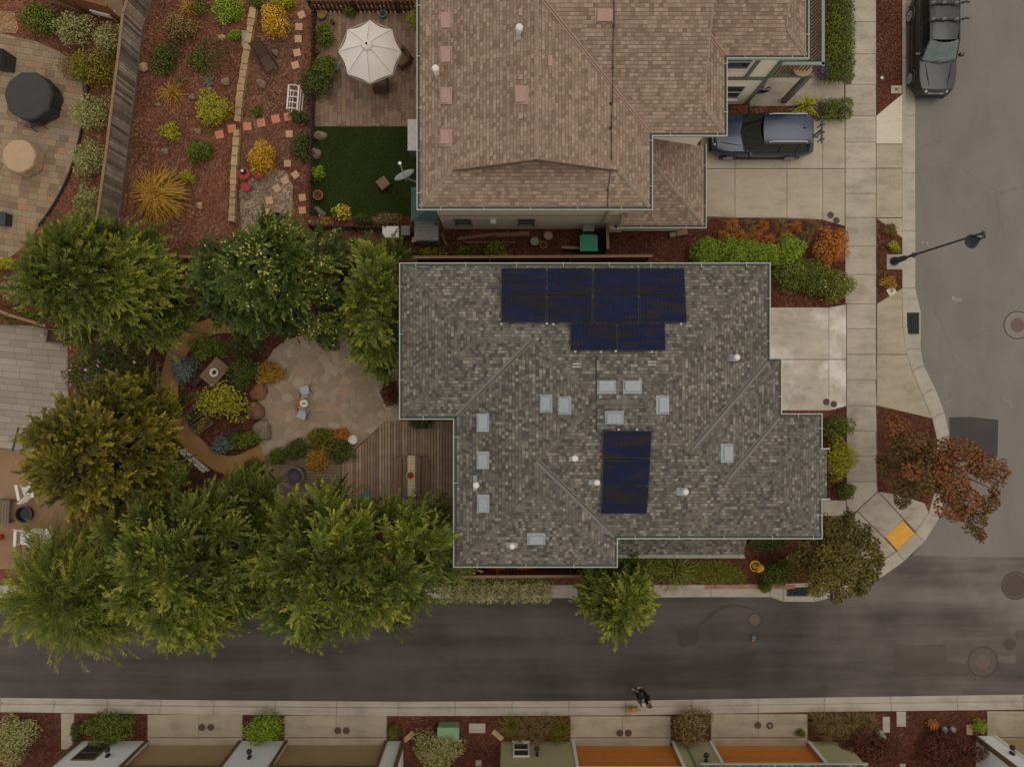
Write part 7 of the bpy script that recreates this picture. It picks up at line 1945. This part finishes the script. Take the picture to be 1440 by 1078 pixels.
lump_tree('maple_tree', 'red and green street tree leaning out over the wide street', [(1258, 603, 20, 3.4, .9), (1286, 625, 26, 3.8, .5), (1263, 645, 22, 3.4, .35), (1318, 640, 26, 4.2, .3), (1352, 640, 30, 4.6, .85), (1384, 655, 24, 4.6, .8), (1408, 664, 14, 4.4, .7), (1300, 672, 30, 4.3, .45), (1340, 680, 28, 4.7, .8), (1275, 683, 22, 3.8, .35), (1280, 662, 16, 4.6, .95), (1330, 712, 20, 4.2, .9), (1362, 703, 20, 4.4, .95), (1392, 708, 15, 4.2, .6), (1373, 732, 17, 4.0, .35), (1378, 752, 9, 3.8, .8), (1348, 722, 12, 4.1, .9), (1268, 700, 14, 3.4, .2), (1240, 640, 10, 3.0, .6), (1398, 688, 9, 4.2, .7)], 5.0, M['lf_red'], (1284, 640), 10500, .13, .09, tl=.85)
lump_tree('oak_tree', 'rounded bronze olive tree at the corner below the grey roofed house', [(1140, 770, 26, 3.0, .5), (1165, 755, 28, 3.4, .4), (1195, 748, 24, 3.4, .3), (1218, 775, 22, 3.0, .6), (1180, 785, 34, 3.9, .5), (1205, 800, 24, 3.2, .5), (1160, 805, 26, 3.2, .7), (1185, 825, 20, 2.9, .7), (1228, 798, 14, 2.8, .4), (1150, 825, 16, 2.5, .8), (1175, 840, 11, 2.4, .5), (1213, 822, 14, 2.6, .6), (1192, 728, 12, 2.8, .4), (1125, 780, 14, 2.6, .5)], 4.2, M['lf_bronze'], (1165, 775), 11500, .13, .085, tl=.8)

# ------------------------------------------------------------------ shrubs
V_ = 'shrub'
for (x, y, r, ry, h, mt, lab) in [
    (55, 27, 28, 24, 1.1, 'lf_green', 'dark green shrub at the top left beside the brown fence'),
    (100, 40, 27, 24, 1.2, 'lf_variegated', 'pale variegated shrub in the middle of the row before the brown fence'),
    (150, 52, 22, 22, 1.2, 'lf_variegated', 'pale variegated shrub in the corner of the brown fence and the tall board fence'),
    (127, 159, 27, 26, 1.1, 'lf_variegated', 'round variegated shrub, upper one beside the black covered table'),
    (124, 221, 26, 28, 1.1, 'lf_variegated', 'round variegated shrub, middle one along the paver patio edge'),
    (122, 281, 19, 21, 1.0, 'lf_variegated', 'round variegated shrub, lowest one along the paver patio edge'),
    (25, 407, 28, 20, 1.0, 'lf_variegated', 'pale variegated shrub by the brown fence at the left edge'),
    (252, 38, 22, 22, .9, 'lf_brown', 'brown dome shaped shrub at the top of the red mulch garden'),
    (229, 82, 19, 24, .9, 'lf_dark', 'dark green shrub beside the tall board fence'),
    (296, 76, 30, 30, .8, 'lf_dark', 'loose dark shrub right of the brown dome shrub'),
    (276, 84, 14, 18, .5, 'lf_green', 'low mid green plant between the loose dark shrub and the rocks'),
    (297, 152, 23, 24, 1.1, 'lf_lime', 'bright lime green shrub above the pink stepping stones'),
    (384, 28, 19, 23, 1.2, 'lf_yellow', 'golden yellow shrub above the brown sling chair'),
    (367, 222, 21, 22, 1.2, 'lf_yellow', 'golden yellow shrub beside the red garden table'),
    (238, 184, 13, 13, .5, 'lf_lime', 'small yellow green plant above the orange strappy plant'),
    (278, 214, 20, 17, .6, 'lf_green', 'low green shrub left of the pink stepping stones'),
    (262, 247, 9, 10, .4, 'lf_lime', 'tiny lime plant at the edge of the orange strappy plant'),
    (213, 344, 17, 12, .6, 'lf_dark', 'low dark shrub at the bottom of the red mulch garden'),
    (330, 48, 9, 8, .4, 'lf_bright', 'small bright green plant beside the teal plaque'),
    (318, 12, 24, 20, .8, 'lf_bright', 'green shrub at the top edge left of the stone edging'),
    (398, 2, 18, 8, .6, 'lf_lime', 'lime plant cut by the top edge above the golden shrub'),
    (280, 8, 12, 12, .6, 'lf_green', 'green plant at the top edge above the loose dark shrub'),
    (360, 4, 10, 8, .6, 'lf_green', 'dark green plant at the top edge right of the stone edging'),
    (361, 157, 7, 9, .35, 'lf_green', 'small green plant above the pink stepping stones'),
    (455, 50, 16, 17, .9, 'lf_green', 'upper round shrub in the planting bed left of the cream umbrella'),
    (455, 92, 18, 18, .9, 'lf_green', 'middle shrub in the planting bed left of the cream umbrella'),
    (441, 116, 24, 20, 1.0, 'lf_dark', 'dark spreading shrub at the foot of the planting bed beside the white arbour'),
    (423, 205, 17, 20, 1.0, 'lf_dark', 'dark shrub over the picket fence left of the lawn'),
    (420, 164, 14, 10, .8, 'lf_dark', 'dark low shrub below the white arbour'),
    (580, 26, 9, 12, .7, 'lf_lime', 'small yellow green plant in the top right corner of the brick patio'),
    (492, 16, 10, 7, .6, 'lf_green', 'small green plant against the picket fence at the top of the brick patio'),
    (446, 243, 11, 11, .7, 'lf_bright', 'clipped bright green ball on the left edge of the lawn'),
    (150, 0, 1, 1, .1, None, ''),
    (700, 350, 15, 14, 1.6, 'lf_weep', 'yellow green shrub right one before the side yard fence'), (652, 356, 12, 12, 1.2, 'lf_deep', 'dark green shrub middle one before the side yard fence'), (605, 356, 18, 10, 1.2, 'lf_olive', 'olive shrub left one before the side yard fence'),
    (992, 353, 26, 22, 1.1, 'lf_bright', 'bright green hedge shrub, first from the left above the grey roof corner'),
    (1030, 354, 26, 21, 1.05, 'lf_bright', 'bright green hedge shrub, second from the left above the grey roof corner'),
    (1063, 356, 25, 20, 1.0, 'lf_bright', 'bright green hedge shrub, third from the left above the grey roof corner'),
    (1110, 352, 23, 22, 1.1, 'lf_bright', 'bright round hedge shrub below the orange tufted grasses at the right'),
    (1087, 358, 18, 18, 1.0, 'lf_bright', 'bright green hedge shrub, fourth from the left above the grey roof corner'),
    (1120, 384, 40, 26, 1.1, 'lf_green', 'wide olive green shrub beside the grey roof corner'),
    (1168, 345, 26, 28, 1.1, 'lf_orange', 'rusty orange shrub at the corner of the long driveway'),
    (1178, 602, 22, 17, 1.0, 'lf_green', 'dark green shrub at the lower corner of the stained driveway'),
    (1182, 645, 21, 30, 1.2, 'lf_lime', 'bright yellow green shrub beside the shingled bay of the grey roofed house'),
    (1190, 690, 14, 12, .8, 'lf_green', 'small green shrub below the bright yellow green shrub'),
    (256, 519, 21, 22, .9, 'lf_blue', 'blue grey shrub on the curve of the grit path'),
    (285, 488, 20, 20, .9, 'lf_green', 'mid green shrub above the brown plank table'),
    (343, 480, 28, 22, 1.3, 'lf_dark', 'dark bushy shrub under the blossom tree'), (343, 522, 26, 24, 1.1, 'lf_deep', 'deep green shrub right of the brown plank table'),
    (378, 524, 22, 18, .9, 'lf_gold', 'golden shrub at the left edge of the flagstone patio'),
    (310, 625, 14, 14, .7, 'lf_blue', 'small grey green shrub below the raised beds'), (343, 617, 26, 12, .5, 'lf_green', 'low green strip plant left of the flagstone patio'),
    (356, 655, 14, 12, .6, 'lf_green', 'green plant at the corner of the small deck'),
    (548, 552, 14, 22, .9, 'lf_maroon', 'dark maroon shrub against the grey roofed house'), (592, 594, 20, 10, .9, 'lf_dark', 'dark shrub under the eave at the top of the big deck'),
    (622, 727, 17, 18, .9, 'lf_dark', 'dark shrub with red flowers beside the lower right corner of the deck'),
    (390, 640, 14, 12, .6, 'lf_green', 'green shrub at the left end of the bed between patio and small deck'), (418, 632, 20, 16, .8, 'lf_deep', 'deep green shrub second from the left in the bed above the grey lounge chair'),
    (450, 615, 22, 15, .9, 'lf_olive', 'olive shrub at the top of the bed between the patio and small deck'), (446, 644, 18, 20, .8, 'lf_gold', 'golden shrub in the middle of the bed above the small deck'), (478, 634, 20, 18, .9, 'lf_deep', 'dark green shrub at the right end of the bed beside the deck'), (480, 611, 13, 11, .7, 'lf_orange', 'orange tinted shrub beside the round white pot'),
    (460, 478, 18, 16, .8, 'lf_deep', 'deep green shrub at the top edge of the flagstone patio'), (146, 520, 66, 46, 2.6, 'lf_dark', 'large tangled grey green shrub with pink flowers between the two big left trees'),
    (200, 545, 18, 40, .9, 'lf_deep', 'loose shrub left of the slatted trellis'), (25, 444, 26, 12, .8, 'lf_olive', 'dull olive shrub behind the brown capped fence at the left edge'), (70, 365, 18, 24, .9, 'lf_maroon', 'reddish brown shrub under the large feathery tree beside the paver patio'), (8, 370, 14, 10, .5, 'lf_lime', 'small yellow flowered plant at the left edge of the paver patio'),
    (215, 575, 10, 16, .5, 'lf_deep', 'small green plant at the lower end of the grey edging stones'),
    (17, 1042, 27, 34, 1.1, 'lf_variegated', 'large pale green bush at the bottom left corner'), (153, 1024, 42, 22, 1.0, 'lf_green', 'green rounded shrub before the left corner of the white townhouse'),
    (371, 1025, 30, 22, 1.2, 'lf_bright', 'green domed shrub between the two tan garage doors'), (553, 1029, 8, 11, .5, 'lf_green', 'small green plant at the right end of the white townhouse'),
    (612, 1054, 38, 28, 1.2, 'lf_variegated', 'clipped olive bush below the pale green utility cabinet'), (970, 1023, 31, 24, 1.2, 'lf_brown', 'dense brownish green bush between the two orange garages'),
    (1126.5, 1030, 6, 5, .4, 'lf_green', 'tiny clipped ball beside the right orange garage'), (1378, 1020, 10, 10, .6, 'lf_bright', 'round green shrub at the right end before the last driveway'),
    (1218, 1055, 48, 24, 1.2, 'lf_maroon', 'wide maroon shrub left of the narrow mulch path at the lower right'), (1338, 1056, 46, 30, 1.3, 'lf_maroon', 'wide maroon shrub right of the narrow mulch path at the lower right'),
    (1312, 1018, 9, 7, .4, 'lf_orange', 'little orange plant above the right maroon shrub'), (106, 1028, 6, 20, .5, 'lf_dark', 'narrow dark plant beside the pale side path'),
    (1090, 806, 22, 18, .9, 'lf_deep', 'dark shrub right of the yellow fire hydrant'), (1076, 826, 10, 9, .6, 'lf_green', 'small green shrub spilling over the red painted kerb'), (1110, 800, 20, 18, .8, 'lf_bronze', 'bronze shrub between the hydrant and the corner tree'),
    (905, 795, 34, 16, 1.0, 'lf_green', 'green shrub below the left half of the low porch roof'), (1080, 762, 30, 14, .5, 'lf_dark', 'low dark plants below the gutter near the end of the porch roof'),
    (850, 812, 20, 10, .9, 'lf_olive', 'olive shrub at the right end of the alley side fence'), (598, 820, 30, 8, .6, 'lf_dark', 'dark strip of plants left of the clipped alley hedge'),
    (1257, 346, 8, 9, .35, 'lf_lime', 'small yellow green plant above the street lamp base'), (1250, 396, 12, 9, .3, 'lf_gold', 'low tan green plant below the street lamp base'), (1252, 322, 10, 8, .3, 'lf_brown', 'low brown green plant at the top of the lamp planting strip'),
    (1150, 1, 1, 1, .1, None, '')]:
    if mt is None: continue
    fl = None
    if 'pink flowers' in lab: fl = (M['lf_flower_p'], 130, .16)
    if 'red flowers' in lab: fl = (M['lf_flower_r'], 40, .1)
    if 'yellow flowered' in lab: fl = (M['lf_flower_y'], 40, .09)
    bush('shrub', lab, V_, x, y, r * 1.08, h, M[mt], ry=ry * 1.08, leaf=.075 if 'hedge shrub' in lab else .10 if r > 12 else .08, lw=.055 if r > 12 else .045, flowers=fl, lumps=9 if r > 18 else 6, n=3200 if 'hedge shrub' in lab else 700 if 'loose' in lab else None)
# sprawling brown tree-shrub over the paver patio corner
bush('shrub', 'sparse olive brown shrub leaning over the paver patio below the fence corner', V_, 128, 96, 38, 1.5, M['lf_olive'], ry=28, leaf=.11, lw=.05, lumps=12)
bush('shrub', 'loose reddish green shrub at the left side of the sparse olive brown shrub', V_, 92, 92, 20, 1.0, M['lf_brown'], ry=22, leaf=.09, lw=.04, n=420)
bush('shrub', 'yellow flowering plant in the border at the bottom of the lawn', V_, 480, 299, 14, .8, M['lf_green'], ry=13, flowers=(M['lf_flower_y'], 420, .10))
bush('shrub', 'dry brown flower clump in the border at the bottom of the lawn', V_, 545, 308, 24, .7, M['lf_brown'], ry=10, flowers=(M['lf_flower_w'], 120, .05))
bush('shrub', 'brownish plants in the border beside the yellow flowering plant', V_, 510, 308, 16, .6, M['lf_dark'], ry=9); bush('shrub', 'rust tinted plants in the left end of the border below the lawn', V_, 456, 312, 14, .5, M['lf_gold'], ry=6)
bush('shrub', 'yellow green shrub with white daisies beside the sidewalk', V_, 1172, 400, 31, 1.0, M['lf_weep'], ry=29, flowers=(M['lf_flower_w'], 160, .075), lumps=9)
bush('shrub', 'olive green clump with pale flowers above the white lamp footing mulch', V_, 1135, 400, 20, .7, M['lf_green'], ry=16, flowers=(M['lf_flower_w'], 30, .06))
bush('shrub', 'small daisies plant above the brown plank table', V_, 309, 492, 9, .5, M['lf_green'], ry=12, flowers=(M['lf_flower_w'], 30, .10)); bush('shrub', 'yellow flowers at the outer bend of the grit path', V_, 266, 444, 10, .5, M['lf_deep'], ry=10, flowers=(M['lf_flower_y'], 60, .12))
bush('shrub', 'purple flowering plant under the balcony railing beside the tall hedge', V_, 1157, 96, 10, .8, M['lf_purple'], ry=20); bush('shrub', 'purple flowering plant right of the yellow spiky plant', V_, 1148, 148, 9, .6, M['lf_purple'], ry=11)
bush('shrub', 'golden flowered plant at the top of the purple plants beside the balcony', V_, 1160, 52, 6, .7, M['lf_gold'], ry=16)
# star-armed chartreuse shrub
bush('shrub', 'chartreuse shrub with spreading arms below the brown plank table', V_, 312, 566, 41, 1.3, M['lf_lime'], ry=28, leaf=.13, lw=.085, n=1500, lumps=14, tint=.4)
# hedges
def hedge(label, x0, y0, x1, y1, h, mat, n, leaf=.1, lw=.035, flow=None):
    ls = []; nx = max(2, int((x1 - x0) / 14)); ny = max(2, int((y1 - y0) / 14))
    for i in range(nx):
        for j in range(ny):
            p = P(x0 + (i + .5) * (x1 - x0) / nx, y0 + (j + .5) * (y1 - y0) / ny, h * .5)
            ls.append(((p.x, p.y, h * .5 + random.uniform(-.04, .04)), ((x1 - x0) / nx / 30 * .62, (y1 - y0) / ny / 30 * .62, h * .5), random.random()))
    c = P((x0 + x1) / 2, (y0 + y1) / 2, h * .5)
    return tag(leaf_object('hedge', M[mat], *lump_leaves(ls, n, leaf, lw), loc=(c.x, c.y, 0)), label, 'hedge')
hedge('tall deep green grassy hedge beside the balcony of the tan house', 1158, -20, 1197, 115, .9, 'lf_green', 7500, .16, .035)
hedge('small deep green hedge block below the tall hedge next to the driveway', 1156, 142, 1195, 167, .8, 'lf_green', 1900, .14, .035)
hedge('long clipped yellow green hedge along the alley kerb', 623, 812, 775, 844, .9, 'lf_variegated', 6500, .11, .05)
# strappy plants and grasses
spiky('strappy_plant', 'big orange gold strappy plant in the red mulch garden', 'plant', 224, 275, 37, .9, M['lf_gold'], 520, .085, droop=1.1, segs=6)
spiky('spiky_plant', 'gold spiky plant left of the lime shrub in the red mulch garden', 'plant', 242, 130, 23, .6, M['lf_gold'], 46, .06)
spiky('spiky_plant', 'tan spiky plant at the top of the brown dome shrub', 'plant', 266, 13, 17, .6, M['lf_gold'], 34, .05)
spiky('spiky_plant', 'thin tan spiky tuft above the gold spiky plant', 'plant', 254, 112, 11, .4, M['lf_brown'], 26, .04)
spiky('spiky_plant', 'yellow spiky plant at the corner of the porch beside the small hedge', 'plant', 1130, 152, 23, .9, M['lf_lime'], 90, .09)
spiky('strappy_plant', 'yellow green strappy clump below the low porch roof', 'plant', 948, 800, 34, .8, M['lf_weep'], 170, .06, droop=.9)
spiky('strappy_plant', 'small silver green rosette beside the lime shrub', 'plant', 294, 116, 9, .3, M['lf_blue'], 40, .05)
gr_pos = [(1028, 316, 11), (1053, 318, 10), (1072, 318, 8), (1096, 318, 11), (1119, 320, 8), (1141, 319, 11), (1016, 331, 7), (1040, 333, 11), (1061, 334, 10), (1082, 338, 9), (1105, 332, 8), (1133, 333, 11)]
for i, (x, y, r) in enumerate(gr_pos):
    row = 'upper' if i < 6 else 'lower'
    spiky('grass_tuft', f'{ordn[i % 6]} orange tan grass tuft from the left in the {row} row below the long driveway', 'grass', x, y, r * 1.15, .5, M['lf_orange' if i in (0, 7, 8, 9) else 'lf_brown' if i % 2 else 'lf_orange'], 110, .03, 'orange grass tufts', droop=.8)
for i, (x, y, r) in enumerate([(718, 1018, 18), (742, 1020, 18), (768, 1018, 18), (790, 1020, 16), (728, 1033, 16), (755, 1033, 16), (784, 1033, 16)]):
    spiky('grass_tuft', f'{ordn[i % 4]} dry olive grass tuft from the left in the {"upper" if i < 4 else "lower"} row before the olive townhouse', 'grass', x, y, r, .6, M['lf_brown' if i % 3 else 'lf_olive'], 150, .03, 'dry grasses before the olive townhouse', droop=.9)
for i, (x, y, r) in enumerate([(1150, 1012, 16), (1172, 1015, 18), (1196, 1013, 18), (1220, 1013, 16), (1160, 1030, 15), (1186, 1032, 16), (1212, 1030, 14)]):
    spiky('grass_tuft', f'{ordn[i % 4]} dry tan tuft from the left, {"upper" if i < 4 else "lower"} row above the left maroon shrub', 'grass', x, y, r, .6, M['lf_brown'], 150, .03, 'dry grasses at the lower right', droop=.9)
# little plants that nobody could count
def cover(name, regions, mat, n, leaf, lw):
    pp = []
    for (x, y, rx, ry, k) in regions:
        a = RNG.uniform(0, 2 * np.pi, k); q = np.sqrt(RNG.random(k)); pp.append(np.stack([(x + rx * q * np.cos(a) - 720) / 30, (539 - y - ry * q * np.sin(a)) / 30, np.abs(RNG.normal(size=k)) * .05], 1))
    pp = np.concatenate(pp); k = len(pp); d = rnd_unit(k); d[:, 2] = np.abs(d[:, 2]) * .8; d = unit(d)
    return tag(leaf_object(name, M[mat], pp, d, unit(np.cross(d, rnd_unit(k))), RNG.uniform(.7, 1.3, k) * leaf, np.full(k, lw), RNG.random(k)), kind='stuff')
cover('ground_cover', [(1250, y, 15, 12, 90) for y in range(8, 120, 16)] + [(1252, 322, 14, 12, 80), (1255, 395, 14, 12, 80), (1250, 600, 12, 20, 90), (1245, 655, 10, 25, 90)], 'lf_brown', 0, .07, .03)
cover('grass_patch', [(1000, 803, 42, 16, 2600), (960, 806, 20, 12, 700), (1030, 812, 20, 10, 600)], 'lf_bright', 0, .10, .02)
cover('bark_chips', [(random.uniform(190, 330), random.uniform(10, 340), 20, 20, 14) for _ in range(40)] + [(random.uniform(345, 430), random.uniform(10, 240), 18, 18, 14) for _ in range(16)] + [(random.uniform(560, 700), random.uniform(1008, 1040), 14, 14, 8) for _ in range(10)], 'lf_brown', 0, .07, .03)
cover('low_plants', [(170, 560, 40, 40, 900), (200, 470, 20, 20, 300), (218, 560, 8, 40, 240), (560, 480, 10, 60, 300), (300, 350, 60, 12, 400), (100, 340, 30, 30, 260), (640, 350, 60, 8, 300), (560, 352, 30, 10, 300), (880, 815, 60, 6, 260), (1030, 760, 10, 8, 90), (610, 760, 20, 30, 300)], 'lf_green', 0, .10, .045)

# ------------------------------------------------------------------ light, sky, camera
FLAT, KF = 0.8, 6.0      # an even cloud deck mixed into the clear-sky gradient
w = bpy.data.worlds.new('World'); scene.world = w; w.use_nodes = True
nt = w.node_tree; bg = nt.nodes['Background']
sky = nt.nodes.new('ShaderNodeTexSky'); sky.sky_type = 'NISHITA'; sky.sun_disc = False
AZ, EL = math.radians(70), math.radians(70)     # azimuth measured from +Y towards +X
sky.sun_elevation = EL; sky.sun_rotation = AZ; sky.air_density = 1.0; sky.dust_density = 3.0; sky.ozone_density = 1.0
hs = nt.nodes.new('ShaderNodeHueSaturation'); hs.inputs['Saturation'].default_value = 0.30
nt.links.new(sky.outputs[0], hs.inputs['Color'])
tn = nt.nodes.new('ShaderNodeMix'); tn.data_type = 'RGBA'; tn.blend_type = 'MULTIPLY'; tn.inputs[0].default_value = 1.0; tn.inputs[7].default_value = (1.0, 0.97, 0.92, 1)
fl_ = nt.nodes.new('ShaderNodeMix'); fl_.data_type = 'RGBA'; fl_.inputs[0].default_value = FLAT; fl_.inputs[7].default_value = (KF, KF, KF, 1)
nt.links.new(hs.outputs[0], fl_.inputs[6]); nt.links.new(fl_.outputs[2], tn.inputs[6]); nt.links.new(tn.outputs[2], bg.inputs['Color'])
bg.inputs['Strength'].default_value = 0.13
sl = bpy.data.lights.new('overcast_sun', 'SUN'); sl.energy = 0.5; sl.angle = math.radians(35); sl.color = (1.0, 0.96, 0.89)
so = bpy.data.objects.new('overcast_sun', sl); COL.objects.link(so)
sd_ = Vector((math.sin(AZ) * math.cos(EL), math.cos(AZ) * math.cos(EL), math.sin(EL)))
so.rotation_euler = sd_.to_track_quat('Z', 'Y').to_euler(); so.location = (0, 0, 60)
cam = bpy.data.cameras.new('drone_camera'); cam.lens = 24.0; cam.sensor_width = 36.0; cam.sensor_fit = 'HORIZONTAL'; cam.clip_end = 2000; cam.clip_start = 0.5
co_ = bpy.data.objects.new('drone_camera', cam); COL.objects.link(co_); co_.location = (0, 0, CH); co_.rotation_euler = (0, 0, 0)
scene.camera = co_
vs = scene.view_settings; scene.display_settings.display_device = 'sRGB'
vs.view_transform = 'Standard'; vs.look = 'None'; vs.gamma = 1.0; vs.use_curve_mapping = False; vs.exposure = 0.0

for o in list(scene.objects):
    if 'label' in o.keys():
        n_ = len(o['label'].split())
        if n_ > 16 or n_ < 4: print('LABEL', n_, o.name, o['label'])
